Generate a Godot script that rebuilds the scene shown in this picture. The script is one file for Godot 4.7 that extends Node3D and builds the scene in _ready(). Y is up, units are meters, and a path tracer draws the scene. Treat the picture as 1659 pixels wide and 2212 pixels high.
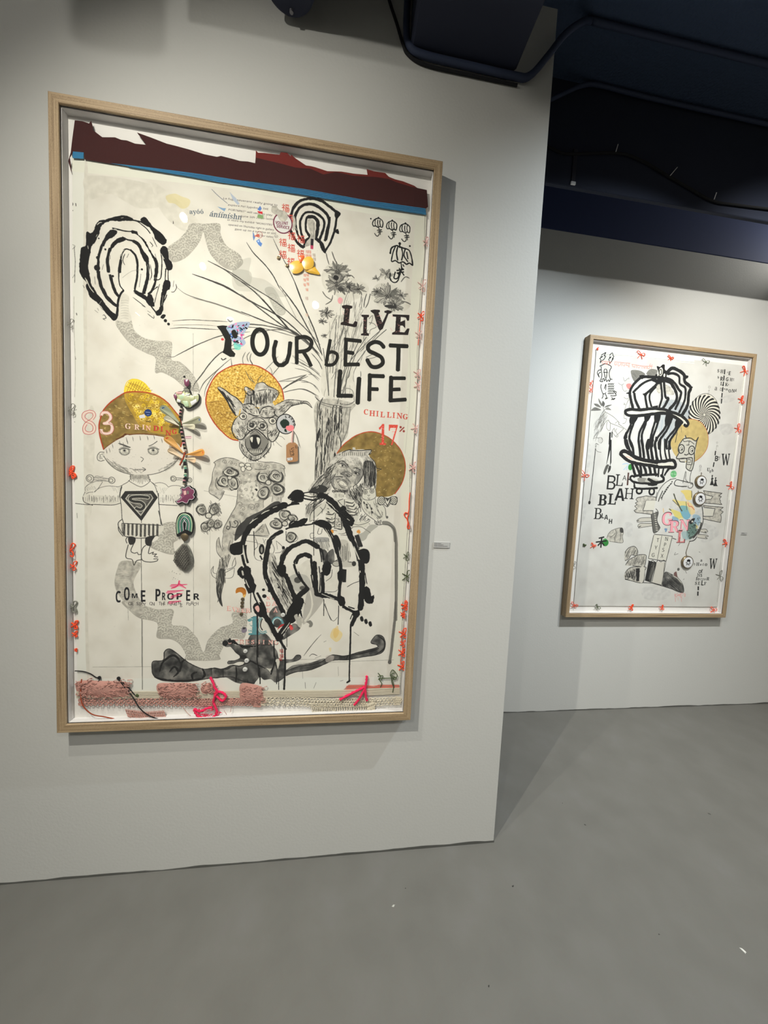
extends Node3D
# A gallery corner: a white partition with a large framed collage, a second one on the wall behind, navy ceiling, grey floor.

const INK := Color(0.04, 0.04, 0.042)
const PALETTE := [Color(0.88, 0.88, 0.84), Color(0.88, 0.88, 0.82), Color(0.84, 0.76, 0.4, 0.36), Color(0.6, 0.6, 0.56, 0.5), Color(0.6, 0.6, 0.56, 0.36), Color(0.6, 0.6, 0.56, 0.28), Color(0.92, 0.5, 0.56, 0.6), Color(0.5, 0.36, 0.12, 0.3), Color(0.66, 0.2, 0.1), Color(0.42, 0.28, 0.08), Color(0.5, 0.34, 0.1), Color(1, 0.92, 0.64), Color(0.96, 0.84, 0.5), Color(0.58, 0.42, 0.14), Color(0.96, 0.76, 0.16, 0.36), Color(0.98, 0.8, 0.1, 0.76), Color(0.5, 0.38, 0.1), Color(0.92, 0.78, 0.1), Color(0.8, 0.66, 0.1), Color(0.98, 0.86, 0.2), Color(0.84, 0.7, 0.1), Color(0.6, 0.48, 0.1), Color(1, 0.92, 0.56), Color(0.92, 0.84, 0.56), Color(0.42, 0.32, 0.12), Color(0.84, 0.72, 0.4), Color(0.66, 0.22, 0.1), Color(0.4, 0.22, 0.1), Color(0.36, 0.2, 0.08), Color(0.1, 0.2, 0.42), Color(0.56, 0.64, 0.8), Color(0.5, 0.6, 0.8), Color(0.82, 0.82, 0.84), Color(0.2, 0.16, 0.1), Color(0.72, 0.24, 0.12), Color(0.8, 0.7, 0.42), Color(0.38, 0.3, 0.12), Color(0.9, 0.84, 0.6), Color(0.84, 0.82, 0.78), Color(0.9, 0.72, 0.7), Color(0.88, 0.82, 0.76), Color(0.66, 0.22, 0.2), Color(0.66, 0.24, 0.22), Color(0.9, 0.82, 0.78), Color(0.62, 0.3, 0.24), Color(0.36, 0.18, 0.1), Color(0.92, 0.8, 0.74), Color(0.92, 0.72, 0.66), Color(0.78, 0.24, 0.2), Color(0.86, 0.72, 0.76), Color(0.5, 0.2, 0.3), Color(0.6, 0.36, 0.4), Color(0.72, 0.72, 0.72), Color(0.08, 0.16, 0.12), Color(0.92, 0.5, 0.52), Color(0.5, 0.5, 0.48, 0.36), Color(0.5, 0.48, 0.46, 0.4), Color(0.86, 0.84, 0.8, 0.6), Color(0.3, 0.3, 0.3, 0.44), Color(0.3, 0.3, 0.3, 0.4), Color(0.24, 0.24, 0.24, 0.5), Color(0.28, 0.28, 0.28, 0.4), Color(0.3, 0.3, 0.3, 0.36), Color(0.24, 0.24, 0.24, 0.4), Color(0.4, 0.4, 0.38, 0.3), Color(0.56, 0.56, 0.52, 0.6), Color(0.44, 0.44, 0.44, 0.6), Color(0.84, 0.56, 0.22), Color(0.76, 0.72, 0.68, 0.6), Color(0.78, 0.42, 0.38), Color(0.92, 0.78, 0.74), Color(0.12, 0.12, 0.12), Color(0.84, 0.5, 0.44), Color(0.92, 0.8, 0.76), Color(0.2, 0.4, 0.42), Color(0.36, 0.58, 0.6), Color(0.66, 0.8, 0.78), Color(0.28, 0.5, 0.52), Color(0.76, 0.84, 0.84), Color(0.7, 0.2, 0.2), Color(0.86, 0.3, 0.3), Color(0.5, 0.46, 0.52), Color(0.72, 0.44, 0.12), Color(0.56, 0.32, 0.08), Color(0.9, 0.72, 0.36), Color(0.5, 0.44, 0.3), Color(0.9, 0.76, 0.4, 0.5), Color(0.86, 0.68, 0.32, 0.4), Color(0.9, 0.76, 0.4, 0.4), Color(0.12, 0.12, 0.12, 0.82), Color(0.9, 0.7, 0.66), Color(0.1, 0.1, 0.1, 0.7), Color(0.12, 0.08, 0.08), Color(0.28, 0.2, 0.18), Color(0.5, 0.36, 0.32), Color(0.04, 0.04, 0.04), Color(0.7, 0.5, 0.48), Color(0.88, 0.6, 0.6), Color(0.08, 0.08, 0.06), Color(0.62, 0.68, 0.78), Color(0.84, 0.24, 0.5), Color(0.2, 0.36, 0.64), Color(0.08, 0.08, 0.1), Color(0.9, 0.88, 0.9), Color(0.6, 0.76, 0.88), Color(0.92, 0.56, 0.7), Color(0.3, 0.5, 0.56), Color(0.3, 0.8, 0.7, 0.6), Color(0.8, 0.3, 0.3), Color(0.8, 0.3, 0.24), Color(0.84, 0.28, 0.22), Color(0.84, 0.3, 0.24), Color(0.6, 0.24, 0.2), Color(0.96, 0.6, 0.56), Color(0.36, 0.4, 0.44), Color(0.3, 0.28, 0.28), Color(0.76, 0.28, 0.22), Color(0.8, 0.5, 0.42), Color(0.62, 0.56, 0.5), Color(0.7, 0.6, 0.56), Color(0.84, 0.7, 0.6), Color(0.42, 0.16, 0.24), Color(0.84, 0.84, 0.82), Color(0.5, 0.52, 0.54), Color(0.56, 0.6, 0.68), Color(0.68, 0.72, 0.78), Color(0.5, 0.62, 0.74), Color(0.36, 0.5, 0.76), Color(0.8, 0.16, 0.2), Color(0.5, 0.62, 0.42), Color(0.76, 0.72, 0.68), Color(0.4, 0.52, 0.72), Color(0.8, 0.4, 0.32), Color(0.6, 0.3, 0.28), Color(0.56, 0.3, 0.3), Color(0.36, 0.52, 0.78), Color(0.76, 0.84, 0.96), Color(0.12, 0.1, 0.12), Color(0.7, 0.24, 0.36), Color(0.9, 0.2, 0.4, 0.5), Color(0.84, 0.2, 0.38), Color(0.22, 0.2, 0.2), Color(0.96, 0.4, 0.38, 0.7), Color(0.82, 0.5, 0.44), Color(0.44, 0.5, 0.56, 0.36), Color(0.5, 0.56, 0.6, 0.36), Color(0.56, 0.6, 0.66), Color(0.88, 0.8, 0.56, 0.56), Color(0.66, 0.3, 0.16), Color(0.86, 0.76, 0.36, 0.76), Color(0.86, 0.78, 0.4, 0.7), Color(0.84, 0.78, 0.36, 0.76), Color(0.36, 0.62, 0.72, 0.76), Color(0.9, 0.78, 0.5, 0.7), Color(0.36, 0.56, 0.7, 0.6), Color(0.36, 0.56, 0.68, 0.5), Color(0.24, 0.38, 0.34, 0.76), Color(0.56, 0.68, 0.68, 0.7), Color(0.88, 0.78, 0.44, 0.6), Color(0.84, 0.84, 0.8, 0.5), Color(0.3, 0.3, 0.24), Color(0.84, 0.7, 0.5), Color(0.4, 0.4, 0.36), Color(0.4, 0.42, 0.3), Color(0.8, 0.44, 0.36), Color(0.44, 0.56, 0.68), Color(0.2, 0.36, 0.3), Color(0.5, 0.6, 0.56), Color(0.16, 0.5, 0.2), Color(0.2, 0.56, 0.24, 0.7), Color(0.4, 0.66, 0.44), Color(0.7, 0.84, 0.7), Color(0.24, 0.5, 0.3), Color(0.62, 0.74, 0.84), Color(0.84, 0.5, 0.42), Color(0.3, 0.2, 0.18), Color(0.3, 0.12, 0.14), Color(0.92, 0.62, 0.66), Color(0.82, 0.5, 0.5), Color(0.56, 0.16, 0.16), Color(0.44, 0.32, 0.3), Color(0.84, 0.6, 0.58), Color(0.82, 0.62, 0.6)]
const PAPER := Color(0.86, 0.845, 0.79)
const ZA := -1.3      # face of the partition
const ZB := -2.13     # face of the back wall

var M := {}
var rng := RandomNumberGenerator.new()

# ------------------------------------------------------------------ helpers
func add_named(o: Node3D, called: String, parent: Node = self) -> Node3D:
	o.name = called
	parent.add_child(o, true)
	return o

func mesh_part(called: String, m: Mesh, mat: Material, parent: Node = self, at := Vector3.ZERO) -> MeshInstance3D:
	var o := MeshInstance3D.new()
	o.mesh = m
	o.material_override = mat
	o.position = at
	add_named(o, called, parent)
	return o

func tag(o: Node, label := "", category := "", group := "", kind := "") -> Node:
	if label: o.set_meta("label", label)
	if category: o.set_meta("category", category)
	if group: o.set_meta("group", group)
	if kind: o.set_meta("kind", kind)
	return o

func mat(c: Color, rough := 0.7, metal := 0.0) -> StandardMaterial3D:
	var m := StandardMaterial3D.new()
	m.albedo_color = c
	m.roughness = rough
	m.metallic = metal
	return m

func tool() -> SurfaceTool:
	var st := SurfaceTool.new()
	st.begin(Mesh.PRIMITIVE_TRIANGLES)
	return st

func quad(st: SurfaceTool, a: Vector3, b: Vector3, c: Vector3, d: Vector3, ua := Vector2.ZERO, ub := Vector2.ZERO, uc := Vector2.ZERO, ud := Vector2.ZERO) -> void:
	# a b c d clockwise seen from the front
	var vs := [a, b, c, a, c, d]
	var us := [ua, ub, uc, ua, uc, ud]
	for i in 6:
		st.set_smooth_group(-1)
		st.set_uv(us[i])
		st.add_vertex(vs[i])

func done(st: SurfaceTool) -> ArrayMesh:
	st.generate_normals()
	return st.commit()

func box(lo: Vector3, hi: Vector3, bevel := 0.0) -> ArrayMesh:
	# a box, its edges chamfered when bevel > 0
	var st := tool()
	box_into(st, lo, hi, bevel)
	return done(st)

func box_into(st: SurfaceTool, lo: Vector3, hi: Vector3, bevel := 0.0) -> void:
	var c := (lo + hi) / 2.0
	var h := (hi - lo) / 2.0
	var e := Vector3.ONE * minf(bevel, minf(h.x, minf(h.y, h.z)) * 0.9)
	var n := h - e
	for ax in 3:
		var u := (ax + 1) % 3
		var v := (ax + 2) % 3
		for s in [-1.0, 1.0]:
			var pts := []
			for q in [[-1, -1], [1, -1], [1, 1], [-1, 1]]:
				var p := Vector3.ZERO
				p[ax] = s * h[ax]
				p[u] = q[0] * n[u]
				p[v] = q[1] * n[v]
				pts.append(c + p)
			if s > 0: pts.reverse()
			quad(st, pts[0], pts[1], pts[2], pts[3], Vector2(0, 0), Vector2(1, 0), Vector2(1, 1), Vector2(0, 1))
	if bevel <= 0.0: return
	for ax in 3:   # edges along ax
		var u := (ax + 1) % 3
		var v := (ax + 2) % 3
		for su in [-1.0, 1.0]:
			for sv in [-1.0, 1.0]:
				var pts := []
				for q in [[-1, 0], [1, 0], [1, 1], [-1, 1]]:
					var p := Vector3.ZERO
					p[ax] = q[0] * n[ax]
					p[u] = su * (h[u] if q[1] == 0 else n[u])
					p[v] = sv * (n[v] if q[1] == 0 else h[v])
					pts.append(c + p)
				if su * sv > 0: pts.reverse()
				quad(st, pts[0], pts[1], pts[2], pts[3])
	for sx in [-1.0, 1.0]:
		for sy in [-1.0, 1.0]:
			for sz in [-1.0, 1.0]:
				var a := c + Vector3(sx * h.x, sy * n.y, sz * n.z)
				var b := c + Vector3(sx * n.x, sy * h.y, sz * n.z)
				var d := c + Vector3(sx * n.x, sy * n.y, sz * h.z)
				var tri := [a, b, d]
				if sx * sy * sz > 0: tri = [a, d, b]
				for p in tri:
					st.set_smooth_group(-1)
					st.add_vertex(p)

func smooth3(pts: Array, per := 6, closed := false) -> Array:
	var out := []
	var n := pts.size()
	var last := n if closed else n - 1
	for i in last:
		var p0: Vector3 = pts[(i - 1 + n) % n] if closed or i > 0 else pts[0]
		var p1: Vector3 = pts[i]
		var p2: Vector3 = pts[(i + 1) % n]
		var p3: Vector3 = pts[(i + 2) % n] if closed or i + 2 < n else pts[n - 1]
		for k in per:
			out.append(p1.cubic_interpolate(p2, p0, p3, float(k) / per))
	out.append(pts[0] if closed else pts[n - 1])
	return out

func tube_into(st: SurfaceTool, path: Array, r: float, sides := 8, taper := 1.0, twist := 0.0) -> void:
	# a round tube along a path, closed at both ends; twist > 0 gives the ridges of plied yarn
	var n := path.size()
	var rings := []
	var up := Vector3(0.13, 0.31, 0.94)
	for i in n:
		var t: Vector3 = (path[mini(i + 1, n - 1)] - path[maxi(i - 1, 0)])
		t = t.normalized() if t.length() > 1e-7 else Vector3.RIGHT
		var s := up - t * up.dot(t)
		s = s.normalized() if s.length() > 1e-3 else t.cross(Vector3.UP).normalized()
		up = s
		var b := t.cross(s)
		var rr := r * lerpf(1.0, taper, float(i) / maxf(n - 1, 1))
		var ring := []
		for k in sides:
			var a := TAU * k / sides
			var q := rr * (1.0 + (0.22 * cos(2.0 * a + twist * i) if twist > 0.0 else 0.0))
			ring.append(path[i] + (s * cos(a) + b * sin(a)) * q)
		rings.append(ring)
	for i in n - 1:
		for k in sides:
			var k2 := (k + 1) % sides
			var vs := [rings[i][k], rings[i + 1][k2], rings[i + 1][k], rings[i][k], rings[i][k2], rings[i + 1][k2]]
			for p in vs:
				st.set_smooth_group(1)
				st.add_vertex(p)
	for e in [0, n - 1]:
		for k in sides:
			var k2 := (k + 1) % sides
			var vs := [path[e], rings[e][k2], rings[e][k]] if e == 0 else [path[e], rings[e][k], rings[e][k2]]
			for p in vs:
				st.set_smooth_group(-1)
				st.add_vertex(p)

func tube(path: Array, r: float, sides := 8, taper := 1.0, twist := 0.0) -> ArrayMesh:
	var st := tool()
	tube_into(st, path, r, sides, taper, twist)
	return done(st)

func lathe(profile: Array, sides := 32) -> ArrayMesh:
	# profile of Vector2(radius, height) from top to bottom, turned round y
	var st := tool()
	for i in profile.size() - 1:
		var a: Vector2 = profile[i]
		var b: Vector2 = profile[i + 1]
		for k in sides:
			var t0 := TAU * k / sides
			var t1 := TAU * (k + 1) / sides
			var p := Vector3(a.x * cos(t0), a.y, a.x * sin(t0))
			var q := Vector3(a.x * cos(t1), a.y, a.x * sin(t1))
			var r := Vector3(b.x * cos(t1), b.y, b.x * sin(t1))
			var s := Vector3(b.x * cos(t0), b.y, b.x * sin(t0))
			for w in ([p, q, r, p, r, s]):
				st.set_smooth_group(i)
				st.add_vertex(w)
	return done(st)

func slab(outline: PackedVector2Array, to: Callable, lift: float, thick: float, dome := 0.0, uv_box := Rect2()) -> ArrayMesh:
	# a flat thing cut to an outline, thick metres deep, standing lift metres off the sheet; to(u, v, height) gives the place
	var st := tool()
	var idx := Geometry2D.triangulate_polygon(outline)
	var mid := Vector2.ZERO
	for p in outline: mid += p
	mid /= maxf(outline.size(), 1)
	var reach := 0.0
	for p in outline: reach = maxf(reach, p.distance_to(mid))
	var flip := Geometry2D.is_polygon_clockwise(outline)
	if dome > 0.0:
		var rings := 4
		for r in rings:
			for k in outline.size():
				var a := outline[k]
				var b := outline[(k + 1) % outline.size()]
				var f0 := 1.0 - float(r) / rings
				var f1 := 1.0 - float(r + 1) / rings
				var h0 := lift + thick + dome * (1.0 - f0 * f0)
				var h1 := lift + thick + dome * (1.0 - f1 * f1)
				var q := [[mid + (a - mid) * f0, h0], [mid + (b - mid) * f0, h0], [mid + (b - mid) * f1, h1], [mid + (a - mid) * f0, h0], [mid + (b - mid) * f1, h1], [mid + (a - mid) * f1, h1]]
				if not flip: q.reverse()
				for w in q:
					st.set_smooth_group(1)
					if uv_box.size.x > 0: st.set_uv((w[0] - uv_box.position) / uv_box.size)
					st.add_vertex(to.call(w[0].x, w[0].y, w[1]))
	else:
		for i in range(0, idx.size(), 3):
			var tri := [outline[idx[i]], outline[idx[i + 1]], outline[idx[i + 2]]]
			if not Geometry2D.is_polygon_clockwise(PackedVector2Array(tri)): tri.reverse()
			for w in tri:
				st.set_smooth_group(-1)
				if uv_box.size.x > 0: st.set_uv((w - uv_box.position) / uv_box.size)
				st.add_vertex(to.call(w.x, w.y, lift + thick))
	for k in outline.size():
		var a := outline[k]
		var b := outline[(k + 1) % outline.size()]
		var q := [[a, lift + thick], [b, lift], [b, lift + thick], [a, lift + thick], [a, lift], [b, lift]]
		if not flip: q.reverse()
		for w in q:
			st.set_smooth_group(-1)
			if uv_box.size.x > 0: st.set_uv((w[0] - uv_box.position) / uv_box.size)
			st.add_vertex(to.call(w[0].x, w[0].y, w[1]))
	return done(st)

func noise_tex(freq: float, size := 512, ramp: Array = [], bump := 0.0, seed_ := 1, oct := 4) -> NoiseTexture2D:
	var n := FastNoiseLite.new()
	n.seed = seed_
	n.frequency = freq
	n.fractal_octaves = oct
	var t := NoiseTexture2D.new()
	t.width = size
	t.height = size
	t.seamless = true
	t.noise = n
	if ramp.size():
		var g := Gradient.new()
		g.offsets = PackedFloat32Array(ramp.map(func(x): return x[0]))
		g.colors = PackedColorArray(ramp.map(func(x): return x[1]))
		t.color_ramp = g
	if bump > 0.0:
		t.as_normal_map = true
		t.bump_strength = bump
	return t

func world_tex(m: StandardMaterial3D, metres: float) -> StandardMaterial3D:
	m.uv1_triplanar = true
	m.uv1_world_triplanar = true
	m.uv1_scale = Vector3.ONE / metres
	return m

# ------------------------------------------------------------------ drawing on a sheet
# The drawn and printed marks of the two collages are rasterised here at twice the final size, in half-millimetres of the sheet.
var cv: Image
var K := 1.0
var tiles := {}

func start_sheet(w: float, h: float, tall: int, base: String) -> void:
	K = 2.0 * tall / h
	cv = Image.create(int(round(w * K)), tall * 2, false, Image.FORMAT_RGBA8)
	var t: Image = tiles[base]
	for y in range(0, cv.get_height(), t.get_height()):
		for x in range(0, cv.get_width(), t.get_width()):
			cv.blit_rect(t, Rect2i(0, 0, t.get_width(), t.get_height()), Vector2i(x, y))

func end_sheet() -> ImageTexture:
	cv.shrink_x2()
	return ImageTexture.create_from_image(cv)

func make_tile(called: String, size: int, freq: float, ramp: Array, seed_: int, oct := 5, stretch := 1.0) -> void:
	var n := FastNoiseLite.new()
	n.seed = seed_
	n.frequency = freq
	n.fractal_octaves = oct
	var g := n.get_seamless_image(size, size, false, false, 0.2)
	g.convert(Image.FORMAT_L8)
	var grad := Gradient.new()
	grad.offsets = PackedFloat32Array(ramp.map(func(x): return x[0]))
	grad.colors = PackedColorArray(ramp.map(func(x): return x[1]))
	var lut := PackedByteArray()
	for i in 256:
		var c := grad.sample(i / 255.0)
		for v in [c.r, c.g, c.b]: lut.append(int(clampf(v, 0, 1) * 255.0))
		lut.append(255)
	var src := g.get_data()
	var out := PackedByteArray()
	out.resize(size * size * 4)
	for i in size * size:
		var k: int = src[i] * 4
		out[i * 4] = lut[k]
		out[i * 4 + 1] = lut[k + 1]
		out[i * 4 + 2] = lut[k + 2]
		out[i * 4 + 3] = 255
	var im := Image.create_from_data(size, size, false, Image.FORMAT_RGBA8, out)
	if stretch != 1.0: im.resize(int(size * stretch), size)
	tiles[called] = im

func pv(a: Array) -> PackedVector2Array:
	# each point is given as the step from the one before
	var p := PackedVector2Array()
	var at := Vector2.ZERO
	for i in range(0, a.size() - 1, 2):
		at += Vector2(a[i], a[i + 1])
		p.append(at * K)
	return p

func steps(a: Array) -> Array:
	# plain points to steps
	var o := []
	for i in a.size(): o.append(a[i] - (a[i - 2] if i > 1 else 0.0))
	return o

func hue(c) -> Color:
	# a palette number, a grey (0 black ink ... 1 bare paper) or a colour
	if c is int: return PALETTE[c]
	if c is float: return INK.lerp(PAPER, c)
	return c

func curve(p: PackedVector2Array, closed := false) -> PackedVector2Array:
	var n := p.size()
	if n < 3: return p
	var out := PackedVector2Array()
	for i in (n if closed else n - 1):
		var p0 := p[(i - 1 + n) % n] if closed or i > 0 else p[0]
		var p1 := p[i]
		var p2 := p[(i + 1) % n]
		var p3 := p[(i + 2) % n] if closed or i + 2 < n else p[n - 1]
		var cuts := clampi(int(p1.distance_to(p2) / 9.0), 1, 24)
		for k in cuts: out.append(p1.cubic_interpolate(p2, p0, p3, float(k) / cuts))
	if not closed: out.append(p[n - 1])
	return out

func spans(im: Image, p: PackedVector2Array, c: Color, off := Vector2.ZERO) -> void:
	var n := p.size()
	if n < 3: return
	var lo := 1e9
	var hi := -1e9
	for q in p:
		lo = minf(lo, q.y)
		hi = maxf(hi, q.y)
	var y0 := maxi(0, int(floor(lo - off.y)))
	var y1 := mini(im.get_height() - 1, int(ceil(hi - off.y)))
	for y in range(y0, y1 + 1):
		var yc := y + 0.5 + off.y
		var xs := []
		var a := p[n - 1]
		for b in p:
			if (a.y <= yc) != (b.y <= yc):
				xs.append(a.x + (yc - a.y) / (b.y - a.y) * (b.x - a.x))
			a = b
		if xs.size() > 2: xs.sort()
		elif xs.size() == 2 and xs[0] > xs[1]: xs = [xs[1], xs[0]]
		for i in range(0, xs.size() - 1, 2):
			var x0 := int(round(xs[i] - off.x))
			var x1 := int(round(xs[i + 1] - off.x))
			if x1 > x0: im.fill_rect(Rect2i(x0, y, x1 - x0, 1), c)

func disc(im: Image, at: Vector2, r: float, c: Color) -> void:
	if r < 0.7:
		im.fill_rect(Rect2i(int(at.x), int(at.y), 1, 1), c)
		return
	for y in range(int(at.y - r), int(at.y + r) + 1):
		var d := y + 0.5 - at.y
		var w := r * r - d * d
		if w > 0.0:
			w = sqrt(w)
			var x0 := int(round(at.x - w))
			im.fill_rect(Rect2i(x0, y, maxi(1, int(round(at.x + w)) - x0), 1), c)

func sweep(p: PackedVector2Array, w: float, c: Color, rough := 0.0, taper := 0.0) -> void:
	# a stroke of width w (pixels) along p; rough makes ragged edges, taper thins the ends
	var n := p.size()
	if n < 2: return
	var pa := Vector2.ZERO
	var pb := Vector2.ZERO
	var ga := 0.0
	var gb := 0.0
	for i in n:
		var t := (p[mini(i + 1, n - 1)] - p[maxi(i - 1, 0)]).normalized()
		var s := Vector2(-t.y, t.x)
		var f := 1.0
		if taper > 0.0:
			var e := float(i) / (n - 1)
			f = lerpf(1.0, clampf(minf(e, 1.0 - e) * 4.0 + 0.15, 0.15, 1.0), taper)
		ga = lerpf(ga, rng.randf_range(-1.6, 1.6), 0.45)
		gb = lerpf(gb, rng.randf_range(-1.6, 1.6), 0.45)
		var ra := w * 0.5 * f * clampf(1.0 + rough * 0.7 * ga, 0.15, 2.0)
		var rb := w * 0.5 * f * clampf(1.0 + rough * 0.7 * gb, 0.15, 2.0)
		var a := p[i] + s * ra
		var b := p[i] - s * rb
		if i > 0:
			spans(cv, PackedVector2Array([pa, a, b, pb]), c)
		if w > 3.0 and i > 0 and i < n - 1: disc(cv, p[i], minf(ra, rb) * 0.96, c)
		pa = a
		pb = b
	if w <= 3.0:
		for i in n - 1:
			var d := p[i].distance_to(p[i + 1])
			var m := maxi(1, int(d))
			for k in m: disc(cv, p[i].lerp(p[i + 1], float(k) / m), w * 0.5, c)

# ink: a smooth stroke; fill: a filled outline; both in half-millimetres
func ink(a: Array, w := 3.0, c = 0.0, rough := 0.0, taper := 0.0) -> void:
	sweep(curve(pv(a)), maxf(w * K, 1.3), hue(c), rough, taper)

func line(a: Array, w := 3.0, c = 0.0, rough := 0.0) -> void:
	# straight-cornered stroke
	var p := pv(a)
	var out := PackedVector2Array()
	for i in p.size() - 1:
		var m := maxi(1, int(p[i].distance_to(p[i + 1]) / 10.0))
		for k in m: out.append(p[i].lerp(p[i + 1], float(k) / m))
	out.append(p[p.size() - 1])
	sweep(out, maxf(w * K, 1.3), hue(c), rough)

func fill(a: Array, c = 0.0, smooth := true) -> void:
	spans(cv, curve(pv(a), true) if smooth else pv(a), hue(c))

func ragged(a: Array, c = 0.0, amount := 2.0) -> void:
	# filled outline with a torn, dry-brush edge
	var p := curve(pv(a), true)
	var q := PackedVector2Array()
	for v in p: q.append(v + Vector2(rng.randf_range(-1, 1), rng.randf_range(-1, 1)) * amount * K)
	spans(cv, q, hue(c))

func wash(a: Array, tile: String, smooth := true) -> void:
	# an outline filled from a noise tile (ink wash, gold leaf, smudges)
	var p := curve(pv(a), true) if smooth else pv(a)
	var lo := p[0]
	var hi := p[0]
	for q in p:
		lo = lo.min(q)
		hi = hi.max(q)
	lo = lo.floor()
	var size := Vector2i((hi - lo).ceil()) + Vector2i.ONE
	var mask := Image.create(size.x, size.y, false, Image.FORMAT_RGBA8)
	spans(mask, p, Color.WHITE, lo)
	var t: Image = tiles[tile]
	var src := Image.create(size.x, size.y, false, Image.FORMAT_RGBA8)
	for y in range(0, size.y, t.get_height()):
		for x in range(0, size.x, t.get_width()):
			src.blit_rect(t, Rect2i(0, 0, t.get_width(), t.get_height()), Vector2i(x, y))
	cv.blit_rect_mask(src, mask, Rect2i(0, 0, size.x, size.y), Vector2i(lo))

func glaze(a: Array, c, smooth := true) -> void:
	# an outline tinted with a see-through colour
	var p := curve(pv(a), true) if smooth else pv(a)
	var lo := p[0]
	var hi := p[0]
	for q in p:
		lo = lo.min(q)
		hi = hi.max(q)
	lo = lo.floor()
	var size := Vector2i((hi - lo).ceil()) + Vector2i.ONE
	var lay := Image.create(size.x, size.y, false, Image.FORMAT_RGBA8)
	spans(lay, p, hue(c), lo)
	cv.blend_rect(lay, Rect2i(0, 0, size.x, size.y), Vector2i(lo))

func hatch(a: Array, angle: float, gap: float, w: float, c, jitter := 0.3, broken := 0.3) -> void:
	# pencil shading: broken parallel lines clipped to an outline
	var p := pv(a)
	var mid := Vector2.ZERO
	for q in p: mid += q
	mid /= p.size()
	var reach := 0.0
	for q in p: reach = maxf(reach, q.distance_to(mid))
	var d := Vector2.from_angle(deg_to_rad(angle))
	var s := Vector2(-d.y, d.x)
	var o := -reach
	while o < reach:
		var oo := o + rng.randf_range(-jitter, jitter) * gap * K
		var dd := d.rotated(rng.randf_range(-0.06, 0.06))
		var ln := PackedVector2Array([mid + s * oo - dd * reach, mid + s * oo + dd * reach])
		for piece in Geometry2D.intersect_polyline_with_polygon(ln, p):
			var e0 := rng.randf() * broken
			var e1 := 1.0 - rng.randf() * broken
			if e1 > e0:
				var sh := hue(c).lerp(PAPER, rng.randf() * 0.35)
				var a0: Vector2 = piece[0].lerp(piece[piece.size() - 1], e0)
				var a1: Vector2 = piece[0].lerp(piece[piece.size() - 1], e1)
				sweep(PackedVector2Array([a0, a0.lerp(a1, 0.5) + s * rng.randf_range(-1, 1), a1]), maxf(w * K, 1.0), sh)
		o += gap * K

func ring(x: float, y: float, rx: float, ry: float, w: float, c = 0.0, rough := 0.0, turn := 0.0) -> void:
	var p := PackedVector2Array()
	var n := clampi(int((rx + ry) * K / 3.0), 10, 90)
	for i in n + 1:
		p.append((Vector2(x, y) + Vector2(rx * cos(TAU * i / n), ry * sin(TAU * i / n)).rotated(turn)) * K)
	sweep(p, maxf(w * K, 1.3), hue(c), rough)

func oval(x: float, y: float, rx: float, ry: float, n := 24, turn := 0.0) -> Array:
	var a := []
	for i in n:
		var q := Vector2(x, y) + Vector2(rx * cos(TAU * i / n), ry * sin(TAU * i / n)).rotated(turn)
		a.append(q.x)
		a.append(q.y)
	return steps(a)

func dots(a: Array, r: float, c = 0.0) -> void:
	for p in pv(a): disc(cv, p, r * K, hue(c))

func speckle(x: float, y: float, w: float, h: float, count: int, r: float, c) -> void:
	for i in count:
		disc(cv, Vector2(x + rng.randf() * w, y + rng.randf() * h) * K, r * K * rng.randf_range(0.3, 1.0), hue(c))

func type(text: String, x: float, y: float, high: float, c = 0.0, font := "Droid Sans", wide := 1.0, turn := 0.0, bold := false, slant := 0.0) -> float:
	# lettering with its left baseline end at x, y and capitals `high` half-millimetres tall; returns its width
	var f := SystemFont.new()
	f.font_names = PackedStringArray([font])
	f.font_weight = 700 if bold else 400
	var t := TextMesh.new()
	t.text = text
	t.font = f
	t.font_size = 64
	t.pixel_size = 1.0
	t.depth = 0.0
	t.curve_step = 1.0
	t.horizontal_alignment = HORIZONTAL_ALIGNMENT_LEFT
	t.vertical_alignment = VERTICAL_ALIGNMENT_BOTTOM
	var arr := t.get_mesh_arrays()
	var v: PackedVector3Array = arr[Mesh.ARRAY_VERTEX]
	var ix: PackedInt32Array = arr[Mesh.ARRAY_INDEX] if arr[Mesh.ARRAY_INDEX] != null else PackedInt32Array(range(v.size()))
	var desc := f.get_descent(64)
	var k := high / 46.0
	var wid := 0.0
	for i in range(0, ix.size(), 3):
		var tri := PackedVector2Array()
		for j in 3:
			var q := v[ix[i + j]]
			wid = maxf(wid, q.x)
			var yy := -(q.y - desc) * k
			tri.append((Vector2(x, y) + Vector2(q.x * k * wide - yy * slant, yy).rotated(turn)) * K)
		spans(cv, tri, hue(c))
	return wid * k * wide

func ink_grey(g: float) -> Color:
	# g = 0 black ink ... 1 bare paper
	return INK.lerp(PAPER, g)

func type_to(text: String, x: float, y: float, high: float, width: float, turn: float, c, font: String, bold: bool) -> void:
	# lettering squeezed to a given width
	var keep := cv
	cv = Image.create(2, 2, false, Image.FORMAT_RGBA8)
	var w := type(text, -9000, -9000, high, c, font, 1.0, 0.0, bold)
	cv = keep
	type(text, x, y, high, c, font, width / maxf(w, 1.0), turn, bold, 0.22 if text.length() > 8 else 0.0)

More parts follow.
